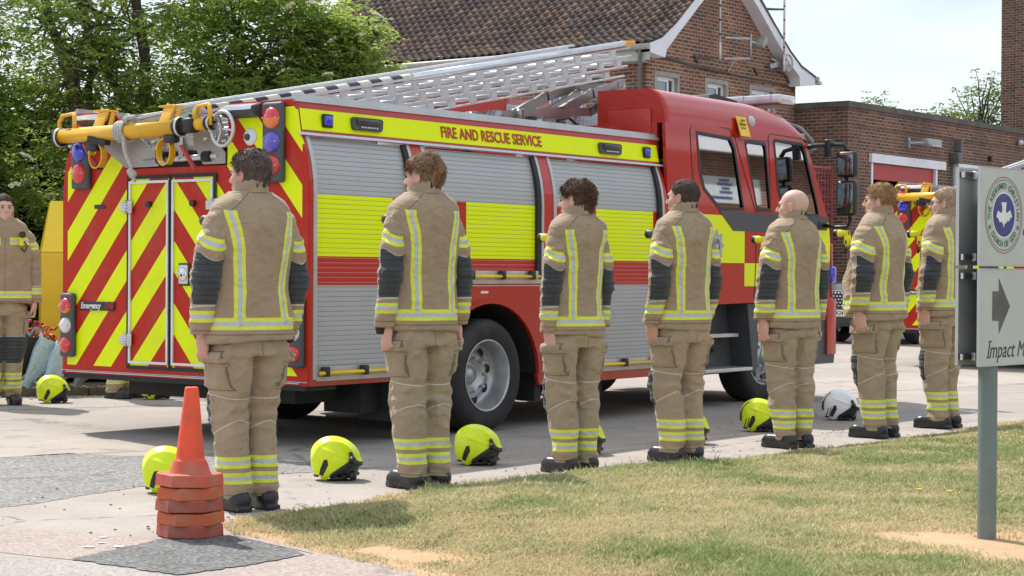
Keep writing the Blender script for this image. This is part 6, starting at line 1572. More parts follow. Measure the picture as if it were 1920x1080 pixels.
person('person', (12.66, 6.28), 86, 1.865, 1.08, .07, 18, H_ging, hair_p6, skin_b, 6, 'heavily built ginger haired firefighter beside the cab mirror', ROW, heavy=1.0)
p7 = person('person', (13.78, 6.27), 86, 1.885, .96, .02, 16, dict(H_crop, th=.010, len=.014, tufts=1800), hair_p7, skin_b, 7, 'sandy haired firefighter in glasses next to the church sign', ROW, heavy=.6)
gl = MB(); hy = R(16)
for s_ in (-1, 1):
    gl.tube([(s_ * .031 + .019 * math.cos(a), .108, .004 + .014 * math.sin(a)) for a in [2 * math.pi * k / 12 for k in range(12)]], .0016, 4, closed=True)
    gl.tube([(s_ * .050, .106, .008), (s_ * .072, .05, .010), (s_ * .080, -.01, .008)], .002, 4)
gl.tube([(-.012, .110, .008), (.012, .110, .008)], .0018, 4)
glo = gl.build('glasses', blk, p7, fix=False)
for v in glo.data.vertices:
    x, y = v.co.x, v.co.y; v.co = Vector((x * math.cos(hy) - y * math.sin(hy), x * math.sin(hy) + y * math.cos(hy) - .012, v.co.z + 1.682))
person('person', (10.50, 13.72), 238, 1.87, 1.0, 0, 8, dict(H_crop, th=.008), hair_p4, skin_b, 8, 'young firefighter facing the camera at the left edge of the photo', 'firefighters facing the row across the forecourt')
person('person', (11.80, 13.62), 285, 1.80, 1.0, 0, 0, H_short, hair_p1, skin_a, 9, 'firefighter hidden behind the fire engine with only trouser cuffs and boots showing', 'firefighters facing the row across the forecourt')
# ------------------------------------------------------------------ helmets
LOWX = [-.2, -.104, -.098, -.084, -.054, -.027, .081, .11, .2]; LOWZ = [.026, .026, .024, .0, .0, .042, .116, .118, .100]
def helm_low(x): return np.interp(x, LOWX, LOWZ)
HC = np.array((0, 0, .105)); HR = np.array((.154, .112, .150))
def helmf(P):
    x, y, z = P[..., 0], P[..., 1], P[..., 2]
    x2 = x + .16 * (z - .105) * (z > .105); f = ell(np.stack([x2, y, z], -1), HC, HR)
    f = f - .005 * np.exp(-(y / .018) ** 2) * sstep(.12, .2, z) - .004 * np.exp(-((np.abs(y) - .062) / .010) ** 2) * sstep(.13, .19, z)
    f = f - .006 * np.exp(-((z - (.155 - .35 * (x - .02))) / .010) ** 2) * sstep(-.10, -.05, x)
    inner = ell(np.stack([x2, y, z], -1), HC, HR - .009)
    f = np.maximum(f, -inner); return np.maximum(f, helm_low(x) - z)
def linerf(P):
    x, y, z = P[..., 0], P[..., 1], P[..., 2]
    f = ell(P, (0.002, 0, .09), (.136, .098, .115)); inner = ell(P, (0, 0, .085), (.120, .088, .12)); f = np.maximum(f, -inner)
    lo = np.interp(x, [-.15, -.08, -.045, -.02, .01, .05, .10, .14, .16], [.03, .03, .006, .004, .030, .022, .004, .020, .08])
    f = np.maximum(f, lo - z)
    f = smin(f, capf(P, (.10, -.075, .030), (.10, .075, .030), .024, .024, (1, 1, .9)), .01)
    f = smin(f, capf(P, (-.02, -.08, .012), (.06, -.06, .014), .009, .009), .01); f = smin(f, capf(P, (-.02, .08, .012), (.06, .06, .014), .009, .009), .01)
    return np.maximum(f, z - .15)
def rimf(P):
    x, y, z = P[..., 0], P[..., 1], P[..., 2]; f = np.maximum(ell(P, HC, HR + .003), -ell(P, HC, HR - .010)); L_ = helm_low(x)
    f = np.maximum(f, np.maximum(L_ - .030 - z - .0 * x, z - L_ - .004)); return np.maximum(f, -.035 - x)
def knobf(P):
    x, y, z = P[..., 0], np.abs(P[..., 1]), P[..., 2]; Q = np.stack([x, y, z], -1)
    f = capf(Q, (.098, .082, .128), (.098, .108, .128), .021, .019)
    f = smin(f, capf(Q, (.088, .085, .165), (.10, .09, .13), .012, .014), .01)
    return smin(f, capf(Q, (.10, .09, .12), (.135, .05, .10), .018, .014), .01)
_hm = nets(helmf, (-.156, -.122, -.002), (.156, .122, .26), .0052); _ln = nets(linerf, (-.15, -.11, .0), (.16, .11, .24), .0065)
_rm = nets(rimf, (-.05, -.12, -.0), (.156, .12, .14), .0055); _kb = nets(knobf, (.06, -.135, .09), (.16, .135, .185), .0055)
def helmet_mat(name, c):
    n = NT(name, .3, 0, .4); n.set(Base_Color=n.mix(n.ramp(n.noise(18, 5, .7), [(.45, 0), (.75, .25)]), c, tuple(x * .72 for x in c)), Coat_Weight=.4, Coat_Roughness=.12); return n.m
hel_y = helmet_mat('hi_vis_helmet_shell', (.72, .88, .0)); hel_w = helmet_mat('white_helmet_shell', (.86, .86, .88))
def patch(mb, poly, off=.0035):
    for s_ in (-1, 1):
        pts = []
        cx = sum(p[0] for p in poly) / len(poly); cz = sum(p[1] for p in poly) / len(poly)
        ring = []
        for i in range(len(poly)):
            a, b_ = poly[i], poly[(i + 1) % len(poly)]
            for t in (0, .5): ring.append((a[0] + (b_[0] - a[0]) * t, a[1] + (b_[1] - a[1]) * t))
        def Y(x, z, o): q = 1 - (x / (HR[0] + o)) ** 2 - ((z - HC[2]) / (HR[2] + o)) ** 2; return s_ * (HR[1] + o) * math.sqrt(max(q, .0004))
        m = len(ring); vs = [(x, Y(x, z, off), z) for x, z in ring] + [(cx, Y(cx, cz, off), cz)] + [(x, Y(x, z, -.003), z) for x, z in ring]
        mb.add(vs, [(i, (i + 1) % m, m) for i in range(m)] + [(i, (i + 1) % m, m + 1 + (i + 1) % m, m + 1 + i) for i in range(m)], False)
def helmet(pos, rz, label, group, white=False, slits=False, first=None):
    r_ = empty('fire_helmet', (pos[0], pos[1], 0.004), R(rz), label, 'helmet', group); r_.scale = (.96, .96, .96)
    if first is None:
        np_mesh('shell', *_hm, hel_w if white else hel_y, r_)
        np_mesh('liner', *_ln, blk, r_); np_mesh('rim', *_rm, blk, r_); np_mesh('visor_mount', *_kb, blk, r_)
        b = MB(); patch(b, [(-.071, .126), (-.051, .130), (-.044, .096), (-.078, .028), (-.100, .038), (-.091, .076)]); b.build('side_panel', blk, r_)
        b = MB()
        if slits:
            for k in (0, 1): patch(b, [(-.118 + k * .022, .100 - k * -.006), (-.110 + k * .022, .106 + k * .006), (-.124 + k * .020, .036), (-.130 + k * .020, .036)])
            pts = [(-(HR[0] + .004) * math.cos(a), 0, HC[2] + (HR[2] + .004) * math.sin(a)) for a in [R(-8 + 9 * k) for k in range(8)]]
            for i in range(7): b.bar(pts[i], pts[i + 1], .07, .012, up=(pts[i][0], 0, pts[i][2] - .1))
        pts = [(-(HR[0] + .001) * .86 * math.cos(a), (HR[1] + .001) * .86 * math.sin(a), .026) for a in [R(-38 + 8 * k) for k in range(10)]]
        for i in range(9): b.bar(pts[i], pts[i + 1], .008, .012)
        b.build('rear_trim', blk, r_)
        b = MB(); b.ball((.125, .055, .03), .012, 5); b.box((.09, -.01, .0), (.12, .03, .03), None, .008); b.build('strap_padding', mat('brown_padding', (.12, .09, .05), .9), r_)
    return r_
HG = 'fire helmets on the ground in front of the firefighters'
h0 = helmet((6.93, 7.62), -52, 'yellow helmet half hidden behind the stacked traffic cones', HG)
helmet((7.97, 7.36), -50, 'yellow helmet on sunlit concrete between the first two firefighters of the row', HG)
helmet((9.17, 7.27), -56, 'yellow helmet in the shade just below the rear wheel', HG)
helmet((10.16, 7.17), -62, 'helmet behind the curly haired firefighter with only its black rim showing', HG)
helmet((11.28, 7.05), -62, 'helmet behind the cropped haired firefighter, only its front edge showing', HG)
helmet((12.52, 7.18), -58, 'yellow helmet with two black slits beside the bald firefighter', HG, slits=True)
helmet((13.95, 7.24), -58, 'white helmet with black slits on the shaded concrete', HG, white=True, slits=True)
helmet((10.96, 13.60), -30, 'yellow helmet by the flower bed kerb at the left', 'fire helmets of the opposite row')
helmet((11.90, 13.28), -28, 'yellow helmet seen under the rear of the fire engine', 'fire helmets of the opposite row')
# ------------------------------------------------------------------ traffic cones
def cone_mat(name, c, dirt):
    return mat(name, c, .62, var=.14, vs=9, bump=.25, bs=60, dirt=(dirt, .6))
cm_top = cone_mat('bright_orange_cone', (.78, .085, .03), (.45, .10, .05)); cm_pale = cone_mat('faded_cone_base', (.55, .09, .045), (.42, .22, .17)); cm_or = cone_mat('orange_cone_base', (.52, .10, .03), (.38, .18, .12)); cm_dk = cone_mat('dull_red_cone_base', (.36, .065, .038), (.30, .17, .13))
for k, (dx, dy, rz, m1, lab) in enumerate(((.0, .0, 8, cm_dk, 'bottom traffic cone of the stack, only its dull red base showing'), (.004, -.002, 22, cm_or, 'second traffic cone from the bottom of the stack'), (-.003, .003, 10, cm_dk, 'middle traffic cone of the stack with a dusty dark red base'), (.004, .0, 30, cm_or, 'fourth traffic cone with a bright orange base just under the top one'), (-.003, .0, 16, cm_pale, 'top traffic cone of the stack, bright orange-red'))):
    e = empty('traffic_cone', (5.86 + dx, 6.31 + dy, .004 + .057 * k), R(rz), lab, 'traffic cone', 'stacked traffic cones')
    e.rotation_euler = (R(.8 * math.sin(k * 2)), R(.9 * math.cos(k * 3)), R(rz))
    b = MB(); nS = 6; prof = [(.147, .0), (.149, .004), (.146, .052), (.140, .0555), (.095, .056)]
    vs = []; fs = []
    for j, (r_, z_) in enumerate(prof):
        for i in range(nS * 2):
            a = 2 * math.pi * i / (nS * 2); rr = r_ * (1.03 if i % 2 == 0 else .905)
            q = 1.0 if j < 4 else 1; vs.append((rr * math.cos(a), rr * math.sin(a), z_))
    m = nS * 2
    for j in range(len(prof) - 1):
        for i in range(m): fs.append((j * m + i, j * m + (i + 1) % m, (j + 1) * m + (i + 1) % m, (j + 1) * m + i))
    b.add(vs, fs, False)
    o = b.build('base', m1, e)
    bv_ = o.modifiers.new('bevel', 'BEVEL'); bv_.width = .003; bv_.segments = 2
    b = MB(); b.lathe([(.098, .050), (.094, .056), (.080, .095), (.074, .112)], (0, 0, 0), 'z', 32); b.build('collar', m1, e)
    b = MB(); b.lathe([(.0735, .111), (.0665, .116), (.064, .13), (.031, .435), (.029, .442), (.022, .444), (.020, .438), (.0195, .40)], (0, 0, 0), 'z', 32); b.build('cone_body', cm_top if k == 4 else m1, e)
# ------------------------------------------------------------------ church sign
a = R(-6.3); sd_ = Vector((math.cos(a), math.sin(a), 0)); sn_ = Vector((math.sin(a), -math.cos(a), 0)); SP = Vector((7.049, 3.049, 0))
sign = empty('direction_sign', (SP.x, SP.y, 0), 0, 'pale green church direction sign on a round grey-green post at the right edge', 'sign')
def SM(u, z, off=0): q = sd_ * u + sn_ * off; return (q.x, q.y, z)
def sboard(mb, u0, u1, z0, z1, o0, o1, bev=0):
    Mx = Matrix(((sd_.x, sn_.x, 0, 0), (sd_.y, sn_.y, 0, 0), (0, 0, 1, 0), (0, 0, 0, 1)))
    mb.box((u0, o0, z0), (u1, o1, z1), Mx, bev)
board_m = mat('pale_green_grey_board', (.47, .51, .48), .42, var=.07, vs=3, dirt=((.52, .56, .50), .5)); back_m = mat('bare_aluminium_back', (.46, .47, .48), .4, .55, var=.15, vs=4)
post_m = mat('grey_green_post', (.155, .195, .185), .45, var=.12, dirt=((.1, .11, .09), .4))
for u in (.150, .98):
    b = MB(); b.lathe([(.0385, .06), (.0385, 1.60), (.034, 1.61), (0, 1.612)], SM(u, 0, -.048), 'z', 28); b.build('post', post_m, sign)
for (z0, z1) in ((1.240, 1.632), (.839, 1.226)):
    b = MB(); sboard(b, 0, 1.10, z0, z1, -.0045, .0); pb = b.build('board', board_m, sign)
    b = MB(); sboard(b, -.004, .0, z0 - .002, z1 + .002, -.012, .002); sboard(b, 0, 1.1, z1, z1 + .003, -.008, .002); sboard(b, 0, 1.1, z0 - .003, z0, -.008, .002); b.build('edge_trim', alu_p, pb)
    b = MB(); sboard(b, .0, 1.10, z0 - .0, z1 + .0, -.108, -.103); bk = b.build('rear_board', back_m, sign)
    b = MB(); sboard(b, -.003, .0, z0, z1, -.11, -.096); sboard(b, 0, 1.1, z1 - .004, z1 + .002, -.112, -.10); b.build('edge_trim', alu_p, bk)
    for zz in (z1 - .028, z0 + .034):
        b = MB(); sboard(b, .005, 1.09, zz - .011, zz + .011, -.103, -.092); sboard(b, .005, 1.09, zz + .007, zz + .013, -.092, -.086); sboard(b, .005, 1.09, zz - .013, zz - .007, -.092, -.086); b.build('mounting_rail', dkmetal, bk)
        b = MB(); sboard(b, .085, .105, zz - .016, zz + .016, -.088, -.070, .003); sboard(b, .004, .016, zz - .012, zz + .012, -.090, -.080); b.build('clamp_bolt', alu, bk)
logo_g = mat('logo_green', (.04, .20, .10), .5); logo_r = mat('logo_dark_red', (.24, .04, .05), .5); logo_b = mat('logo_navy', (.04, .06, .22), .4, var=.25, vs=8); logo_w = mat('logo_white', (.70, .73, .70), .5); ink = mat('charcoal_lettering', (.035, .037, .04), .45)
cu_, cz_ = .1815, 1.444
emb = MB()
def disc(mb, r0, r1, off, n=56, sx=1.0):
    vs = []; fs = []
    for i in range(n):
        t = 2 * math.pi * i / n
        vs += [SM(cu_ + r0 * math.cos(t) * sx, cz_ + r0 * math.sin(t), off), SM(cu_ + r1 * math.cos(t) * sx, cz_ + r1 * math.sin(t), off)]
    for i in range(n): j = (i + 1) % n; fs.append((2 * i, 2 * i + 1, 2 * j + 1, 2 * j))
    mb.add(vs, fs, False)
disc(emb, .1515, .1545, .0012, sx=.975); disc(emb, .1412, .1435, .0012, sx=.975); eo = emb.build('emblem_ring', logo_r, sign)
q = MB(); disc(q, 0.0001, .0875, .0014); q.build('emblem_disc', logo_b, eo); q = MB(); disc(q, .0875, .094, .0012); q.build('emblem_rim', logo_w, eo)
dv = MB(); pts = [(-.022, .052), (.020, .052), (.016, .034), (.013, .018), (.022, .008), (.036, .016), (.050, .022), (.056, .010), (.066, -.004), (.052, -.010), (.040, -.024), (.026, -.022), (.014, -.034), (.006, -.030), (.0, -.052), (-.010, -.034), (-.022, -.026), (-.034, -.030), (-.046, -.014), (-.062, -.008), (-.056, .006), (-.050, .018), (-.036, .012), (-.022, .008), (-.014, .018), (-.016, .034)]
tri = geometry.tessellate_polygon([[Vector((p[0], p[1], 0)) for p in pts]]); dv.add([SM(cu_ + p[0], cz_ + p[1], .0018) for p in pts], [tuple(t) for t in tri]); dv.build('dove', logo_w, eo)
def arc_text(txt, a0, a1, r_, size, inward):
    k = len(txt)
    for i, ch in enumerate(txt):
        if ch == ' ': continue
        t = R(a0 + (a1 - a0) * (i + .5) / k); dirr = -1 if not inward else 1
        up = Vector((math.cos(t), math.sin(t))) * (1 if not inward else -1); rt = Vector((up.y, -up.x))
        U3 = sd_ * up.x + Vector((0, 0, up.y)); R3 = sd_ * rt.x + Vector((0, 0, rt.y)); p_ = SM(cu_ + r_ * math.cos(t) * .975, cz_ + r_ * math.sin(t), .0016)
        Mx = Matrix(((R3.x, U3.x, sn_.x, p_[0]), (R3.y, U3.y, sn_.y, p_[1]), (R3.z, U3.z, sn_.z, p_[2]), (0, 0, 0, 1)))
        text_mb(ch, size, .0004, logo_g, 'emblem_letter', eo, Mx, bold=.0002, sx=.92, align='CENTER')
arc_text('THE REDEEMED CHRISTIAN', 190, -10, .1175, .033, False)
arc_text('CHURCH OF GOD', 216, 324, .1175, .033, True)
arc_text('*', 196, 212, .114, .05, False); arc_text('*', 330, 344, .114, .05, False)
def SMx(u, z, off=.0006, shx=0): p_ = SM(u, z, off); return Matrix(((sd_.x, 0, sn_.x, p_[0]), (sd_.y, 0, sn_.y, p_[1]), (0, 1, 0, p_[2]), (0, 0, 0, 1)))
text_mb('c', .055, .0006, ink, 'lettering', sign, SMx(.338, 1.382), bold=.001)
text_mb('Impact M', .094, .0006, ink, 'lettering', sign, SMx(.052, .898), bold=.0, shear=.32, sx=.86)
for (u, z, w_) in ((.050, .8695, .030), (.066, .934, .030)):
    q = MB(); p_ = [SM(u, z, .0016), SM(u + w_, z, .0016), SM(u + w_ + .001, z + .004, .0016), SM(u + .001, z + .004, .0016)]; q.add(p_, [(0, 1, 2, 3)]); q.build('letter_serif', ink, sign)
ar = MB(); pts = [(.095, 1.019), (.148, 1.017), (.148, .965), (.236, 1.076), (.145, 1.190), (.146, 1.137), (.096, 1.137)]
tri = geometry.tessellate_polygon([[Vector((p[0], p[1], 0)) for p in pts]]); ar.add([SM(p[0], p[1], .0012) for p in pts], [tuple(t) for t in tri]); ar.build('arrow', mat('dark_grey_arrow', (.10, .105, .115), .4, var=.3, vs=7), sign)
# ------------------------------------------------------------------ yellow bank, flower bed and flowers
bank = empty('textile_bank', (12.98, 15.35, 0), R(-37), 'yellow steel collection bank with a sloping top behind the flowers', 'collection bank')
yb1 = mat('yellow_bank_paint', (.82, .50, .012), .45, var=.05, dirt=((.6, .38, .05), .3))
b = MB(); b.box((-.60, -.1, .12), (.60, .95, 1.385), None, .012); b.build('body', yb1, bank)
b = MB(); b.add([(-.60, -.1, 1.387), (.60, -.1, 1.387), (.60, .95, 1.387), (-.60, .95, 1.387), (-.50, .30, 1.93), (.50, .30, 1.93), (.50, .7, 1.93), (-.50, .7, 1.93)], [(0, 1, 5, 4), (1, 2, 6, 5), (2, 3, 7, 6), (3, 0, 4, 7), (4, 5, 6, 7), (0, 3, 2, 1)]); b.build('sloping_top', mat('yellow_bank_top_lit', (.85, .57, .02), .45, var=.04), bank)  # top painted a lighter yellow, for the sun and sky light on it
b = MB(); b.box((-.5, .0, 0), (-.35, .9, .12)); b.box((.35, .0, 0), (.5, .9, .12)); b.build('skid', chassis, bank)
b = MB(); b.box((.0, -.115, .95), (.45, -.1, 1.2), None, .006); b.bar((.05, -.14, 1.08), (.4, -.14, 1.08), .03, .03); b.build('chute', yb1, bank)
kerb_m = mat('mossy_brick_kerb', (.10, .085, .07), .95, var=.35, vs=9, bump=.6, bs=40, dirt=((.05, .055, .035), .6))
ke = MB(); A_ = Vector((9.6, 15.35)); B_ = Vector((13.6, 13.22)); dk = (B_ - A_).normalized(); L_ = (B_ - A_).length; k = 0
while k * .23 < L_:
    p = A_ + dk * k * .23; q = p + dk * .222; ke.bar((p.x, p.y, .035 + random.uniform(-.004, .004)), (q.x, q.y, .035), .10, .085, bev=.008); k += 1
ko = ke.build('bed_kerb', kerb_m); ko['kind'] = 'structure'
nn_ = Vector((-dk.y, dk.x)) * (1 if -dk.y * -1 + dk.x > 0 else -1)
gp = [A_ + nn_ * .05, B_ + nn_ * .05, B_ + nn_ * 2.5, A_ + nn_ * 2.5]
sheet('flower_bed', [(p.x, p.y) for p in gp], .03, mat('bed_soil', (.10, .075, .05), 1.0, bump=.8))
st = MB(); rg = random.Random(9)
for k in range(900):
    t = rg.random(); w_ = rg.random() ** 1.5 * .7 + .06; p = A_.lerp(B_, t) + nn_ * w_; s_ = rg.uniform(.009, .02)
    st.obox((p.x, p.y, .034 + rg.uniform(0, .012)), (s_ * 1.6, s_, s_ * .7), (rg.uniform(-.4, .4), rg.uniform(-.4, .4), rg.uniform(0, 3.1)))
for k in range(160):
    t = rg.uniform(.25, .75); p = A_.lerp(B_, t) - nn_ * rg.uniform(.05, .5) ** 1.0; s_ = rg.uniform(.006, .014)
    st.obox((p.x, p.y, .006), (s_ * 1.6, s_, s_ * .6), (0, 0, rg.uniform(0, 3)))
gm_ = NT('pale_pea_gravel', .9); gm_.set(Base_Color=gm_.ramp(gm_.noise(60, 2, .5), [(.3, (.36, .22, .12)), (.5, (.55, .40, .26)), (.7, (.66, .56, .44))]))
so2 = st.build('gravel', gm_.m, fix=False); tag(so2, 'pale pea gravel scattered in the bed in front of the flowers', 'gravel', kind='stuff')
def thin(name, c, rough=.35, tr=.0):
    n = NT(name, rough, 0, .5); n.set(Base_Color=c, Normal=n.bump(n.noise(28, 3, .6, dist=1.0), .9, .02))
    if tr: n.set(Alpha=1 - tr)
    return n.m
wrapB = thin('light_blue_tissue', (.50, .68, .78)); wrapW = thin('white_tissue', (.72, .72, .70)); wrapK = thin('black_wrap', (.015, .017, .018), .25); wrapC = thin('clear_cellophane', (.6, .66, .66), .1, .55); wrapG = thin('grey_green_tissue', (.28, .34, .32))
stem_m = mat('cut_green_stem', (.14, .24, .06), .6, var=.3, vs=30); fol = mat('bouquet_foliage', (.06, .12, .035), .6, var=.3, vs=30)
fc = {'orange': mat('orange_petals', (.85, .20, .03), .6, vs=60), 'pink': mat('pink_petals', (.75, .12, .30), .6, vs=60), 'red': mat('red_petals', (.60, .02, .02), .6, vs=60), 'white': mat('white_petals', (.78, .76, .68), .6, vs=60), 'yellow': mat('yellow_petals', (.85, .60, .05), .6, vs=60), 'mauve': mat('mauve_petals', (.35, .16, .35), .6, vs=60)}
def bouquet(p, tip, wrap, cols, n, label, seed, wr=.13, stems=True):
    rb = random.Random(seed); e = empty('bouquet', (p[0], p[1], p[2]), 0, label, 'bouquet', 'bouquets laid against the yellow bank')
    T_ = Vector(tip); ln = T_.length; t_ = T_.normalized(); u_ = t_.cross(Vector((0.3, .2, 1))).normalized(); v_ = t_.cross(u_)
    w_ = MB(); w_.smooth = True; N = 22; rows = [(.0, .55), (.12, .25), (.35, .45), (.7, .85), (1.0, 1.1)]; vs = []
    for (s_, r_) in rows:
        for k in range(N): a = 2 * math.pi * k / N; rr = wr * r_ * (1 + .16 * math.sin(3 * a + seed) + rb.uniform(-.12, .12)); q = T_ * s_ + u_ * rr * math.cos(a) + v_ * rr * math.sin(a) * .75 + t_ * rb.uniform(-.02, .03) * (s_ > .9); vs.append(q)
    w_.add(vs, [(j * N + k, j * N + (k + 1) % N, (j + 1) * N + (k + 1) % N, (j + 1) * N + k) for j in range(len(rows) - 1) for k in range(N)], True); w_.build('wrapping', wrap, e, fix=False)
    f_ = MB()
    for k in range(n):
        a = rb.uniform(0, 6.28); rr = wr * rb.uniform(.1, 1.0); q = T_ * rb.uniform(.94, 1.12) + u_ * rr * math.cos(a) + v_ * rr * math.sin(a) * .8
        f_.use(fc[rb.choice(cols)]); r0 = rb.uniform(.028, .048)
        for pz in range(9):
            b2 = rb.uniform(0, 6.28); d2 = Vector((math.cos(b2), math.sin(b2), rb.uniform(-.2, .9))).normalized(); s2 = d2.cross(t_).normalized() * r0 * .45
            tipp = q + d2 * r0; f_.add([q, q + d2 * r0 * .6 + s2, tipp, q + d2 * r0 * .6 - s2], [(0, 1, 2, 3)])
        f_.ball(q, r0 * .4, 4)
    f_.build('flowers', None, e, fix=False)
    g_ = MB()
    for k in range(n * 2):
        a = rb.uniform(0, 6.28); rr = wr * rb.uniform(.3, 1.1); q = T_ * rb.uniform(.8, 1.05) + u_ * rr * math.cos(a) + v_ * rr * math.sin(a) * .8
        d2 = (t_ * .8 + Vector((rb.uniform(-1, 1), rb.uniform(-1, 1), rb.uniform(-.5, 1)))).normalized() * rb.uniform(.04, .09); s2 = d2.cross(t_).normalized() * .012
        g_.add([q, q + d2 * .5 + s2, q + d2, q + d2 * .5 - s2], [(0, 1, 2, 3)])
    g_.build('leaves', fol, e, fix=False)
    if stems:
        s3 = MB()
        for k in range(9): a = rb.uniform(0, 6.28); s3.tube([T_ * .15 + u_ * .02 * math.cos(a), -T_ * rb.uniform(.18, .30) * (.22 / max(ln, .1)) * 2 + u_ * .05 * math.cos(a) + v_ * .05 * math.sin(a)], .0045, 5)
        s3.build('stems', stem_m, e)
    return e
bouquet((11.28, 14.64, .08), (.22, -.10, .46), wrapK, ['orange', 'red', 'orange'], 12, 'bouquet in black wrapping with orange flowers at the left end of the row', 1, .16)
bouquet((11.40, 14.58, .08), (.24, -.12, .42), wrapB, ['orange', 'red'], 14, 'tall bouquet in pale blue tissue topped with red and orange flowers', 2, .19)
bouquet((11.52, 14.46, .07), (.22, -.16, .32), wrapB, ['white', 'pink'], 14, 'bouquet in pale blue tissue with white and pink flowers in the middle of the pile', 3, .20)
bouquet((11.56, 14.78, .16), (.14, -.04, .46), wrapC, ['red', 'orange', 'pink'], 16, 'bouquet of red gerberas in clear film at the back of the pile', 4, .14, False)
bouquet((11.66, 14.42, .08), (.16, -.10, .34), wrapW, ['white', 'yellow'], 14, 'white wrapped bouquet with cream and yellow flowers beside the fire engine corner', 5, .15)
bouquet((11.76, 14.28, .08), (.10, -.08, .24), wrapG, ['mauve', 'white'], 12, 'low bouquet in grey-green paper under the corner of the fire engine', 6, .14)
bouquet((12.42, 14.16, .12), (.16, .26, .16), wrapC, ['orange', 'mauve', 'red'], 16, 'small bouquet of orange and mauve flowers seen below the fire engine', 7, .12)
bouquet((12.62, 14.02, .12), (.10, .25, .22), wrapC, ['yellow', 'white'], 6, 'bare stemmed bouquet nearest the hidden firefighter', 8, .08)
bouquet((12.35, 14.72, .28), (.2, .25, .30), wrapW, ['pink', 'red', 'white'], 14, 'pink and white bouquet leaning on the yellow bank', 9, .14, False)
# ------------------------------------------------------------------ dark car behind the cab
car = empty('parked_car', (29.35, 15.15, 0), R(172), 'dark blue-grey car with a chrome mesh grille parked beyond the cab', 'car')
cp_ = paint('dark_blue_grey_paint', (.035, .05, .07), .2, .9).m; chrome = mat('chrome_trim', (.6, .6, .62), .15, .95)
hw = .93
b = MB(); prof = [(0.0, .45), (.05, .32), (.45, .30)] + [(.95 + .40 * math.cos(a), .36 + .40 * math.sin(a)) for a in [math.pi * (1 - k / 8) for k in range(9)]] + [(2.0, .28)] + [(-3.0, 0)] * 0
prof += [(3.45 + .40 * math.cos(a) - .0, .36 + .40 * math.sin(a)) for a in [math.pi * (1 - k / 8) for k in range(9)]] + [(4.3, .36), (4.4, .6), (4.35, 1.0), (4.25, 1.1), (1.2, 1.08), (.55, 1.04), (.12, .90), (.0, .75)]
b.prism([(-x, z) for x, z in prof], -hw, hw, 'xz'); o = b.build('body', cp_, car); m_ = o.modifiers.new('bevel', 'BEVEL'); m_.width = .06; m_.segments = 3; m_.limit_method = 'ANGLE'
b = MB(); b.prism([(-1.15, 1.07), (-1.95, 1.62), (-2.4, 1.70), (-3.6, 1.68), (-4.2, 1.1)], -hw + .12, hw - .12, 'xz'); o = b.build('cabin', cp_, car); m_ = o.modifiers.new('bevel', 'BEVEL'); m_.width = .06; m_.segments = 3
b = MB(); b.add([(-1.16, -hw + .2, 1.10), (-1.16, hw - .2, 1.10), (-1.90, hw - .26, 1.60), (-1.90, -hw + .26, 1.60)], [(0, 1, 2, 3)]); o = b.build('windscreen', mat('dark_car_glass', (.03, .04, .045), .05, spec=.8), car); o.location = (.02, 0, .015)
for s_ in (-1, 1):
    b = MB(); b.prism([(-1.45, 1.12), (-2.0, 1.56), (-2.75, 1.60), (-2.75, 1.12)], s_ * (hw - .118), s_ * (hw - .11), 'xz'); b.prism([(-2.82, 1.12), (-2.82, 1.60), (-3.55, 1.58), (-3.95, 1.14)], s_ * (hw - .118), s_ * (hw - .11), 'xz'); b.build('side_window', mat('dark_car_glass', (.03, .04, .045), .05, spec=.8), car)
    b = MB(); b.obox((-.02, s_ * .72, .86), (.16, .34, .10), (0, 0, -s_ * .35), .03); b.build('headlight', l_clr, car)
    b = MB(); b.obox((-1.5, s_ * 1.0, 1.14), (.12, .2, .14), (0, 0, 0), .03); b.build('door_mirror', cp_, car)
    b = MB(); b.tube([(-2.0, s_ * .72, 1.70), (-2.2, s_ * .72, 1.75), (-3.4, s_ * .72, 1.74), (-3.6, s_ * .72, 1.69)], .02, 8); b.build('roof_rail', chrome, car)
    for x in (-.95, -3.45):
        w = MB(); w.lathe([(.22, 0), (.32, -.01), (.345, .03), (.345, .19), (.32, .22), (.22, .22)], (x, s_ * hw - (.21 if s_ > 0 else .01) - (0 if s_ > 0 else 0), .345), 'y', 28); wo = w.build('tyre', tyre_m, car)
        w = MB(); yy = s_ * (hw + .0)
        for k in range(10): aa = 2 * math.pi * k / 10 + (.12 if k % 2 else -.12); w.bar((x, yy, .345), (x + .225 * math.cos(aa), yy - s_ * .01, .345 + .225 * math.sin(aa)), .03, .022, up=(0, 1, 0))
        w.tube([(x + .228 * math.cos(t), yy - s_ * .01, .345 + .228 * math.sin(t)) for t in [2 * math.pi * k / 24 for k in range(24)]], .012, 6, closed=True); w.cyl((x, yy - s_ * .02, .345), (x, yy + s_ * .015, .345), .05, 12); w.build('rim', rim_m, wo)
b = MB(); b.box((.0, -.52, .62), (.025, .52, .92), None, .03); go3 = b.build('grille', blk, car)
b = MB()
for i in range(15):
    for j in range(5): b.obox((.03, -.47 + i * .067 + (j % 2) * .033, .66 + j * .055), (.012, .036, .022), (0, 0, 0), .004)
b.build('grille_mesh', chrome, go3)
b = MB(); b.box((.0, -.75, .30), (.03, .75, .45), None, .03); b.build('lower_grille', blk, car)
b = MB(); b.box((.03, -.26, .475), (.04, .26, .59), None, .004); po2 = b.build('number_plate', mat('white_plate', (.74, .74, .72), .4), car)
text_mb('CK24 RUW', .105, .0008, ink, 'plate_lettering', po2, Matrix(((0, 0, 1, .0415), (1, 0, 0, -.245), (0, 1, 0, .533), (0, 0, 0, 1))), bold=.0018, sx=.86)
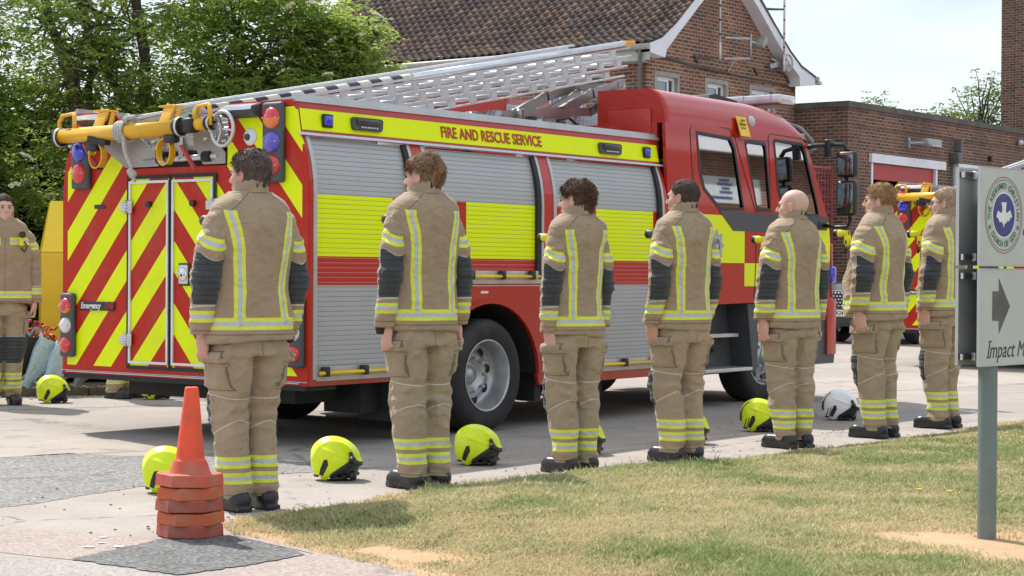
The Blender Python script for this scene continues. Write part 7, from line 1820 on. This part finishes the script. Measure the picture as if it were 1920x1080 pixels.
# ------------------------------------------------------------------ low hall behind the camera (mirrored in the cab glass and bodywork)
hall = empty('brick_hall', (24, -6.5, 0), 0, 'long brick hall mirrored in the fire engine cab windows', 'hall')
b = MB(); b.box((0, -8, 0), (34, 0, 5.75)); b.build('wall', brick, hall)
b = MB(); b.prism([(-8.5, 5.75), (.5, 5.75), (.5, 5.9), (-8.5, 5.9)], -.5, 34.5, 'yz'); b.build('roof', mat('grey_hall_roof', (.2, .2, .21), .8), hall)
b = MB(); b.box((-.5, .5, 5.62), (34.5, .6, 5.92)); b.build('fascia', white_pvc, hall)
b = MB(); b.box((14.3, .02, 4.45), (17.9, .05, 5.10)); o = b.build('hall_banner', mat('white_banner', (.62, .66, .68), .6)); o.location = (24, -6.5, 0); tag(o, 'white church banner mirrored in the rear cab window', 'banner')
for i, (u, z, w_) in enumerate(((14.7, 4.9, .25), (15.9, 4.98, .5), (15.8, 4.88, .7), (16.0, 4.78, .4), (15.9, 4.68, .6), (15.3, 4.54, 1.2))):
    b = MB(); b.box((u, .051, z), (u + w_, .056, z + .07)); b.build('banner_mark', logo_b, o)
# ------------------------------------------------------------------ small ground litter
lt = MB(); rl = random.Random(4)
for k in range(260):
    x = rl.uniform(5.6, 13.5); y = rl.uniform(6.15, 8.2) if rl.random() < .5 else 6.5 + rl.uniform(-.05, .25)
    s_ = rl.uniform(.003, .008); lt.obox((x, y, .006), (s_ * 2, s_, s_ * .6), (0, 0, rl.uniform(0, 3)))
lo_ = lt.build('grit', mat('dark_grit', (.09, .07, .055), .9), fix=False); tag(lo_, 'dark grit and leaf crumbs scattered on the concrete by the grass edge', 'grit', kind='stuff')
dd = 0
for (x, y, lb_) in ((8.62, 3.72, 'yellow lawn flower furthest back of the three together'), (8.38, 3.93, 'yellow lawn flower at the left of the group of three'), (8.40, 3.78, 'yellow lawn flower nearest the camera in the group of three'), (10.6, 3.4, 'lone yellow lawn flower near the sign post')):
    z = float(verge_z(np.array([x]), np.array([y]))[0]); b = MB()
    for k in range(14): a = 2 * math.pi * k / 14; b.add([(0, 0, .035), (.014 * math.cos(a - .15), .014 * math.sin(a - .15), .038), (.022 * math.cos(a), .022 * math.sin(a), .04), (.014 * math.cos(a + .15), .014 * math.sin(a + .15), .038)], [(0, 1, 2, 3)])
    e = empty('lawn_flower', (x, y, z), 0, lb_, 'flower', 'yellow flowers in the lawn'); b.build('petals', fc['yellow'], e); b = MB(); b.tube([(0, 0, 0), (.003, 0, .036)], .0015, 4); b.build('stem', stem_m, e)
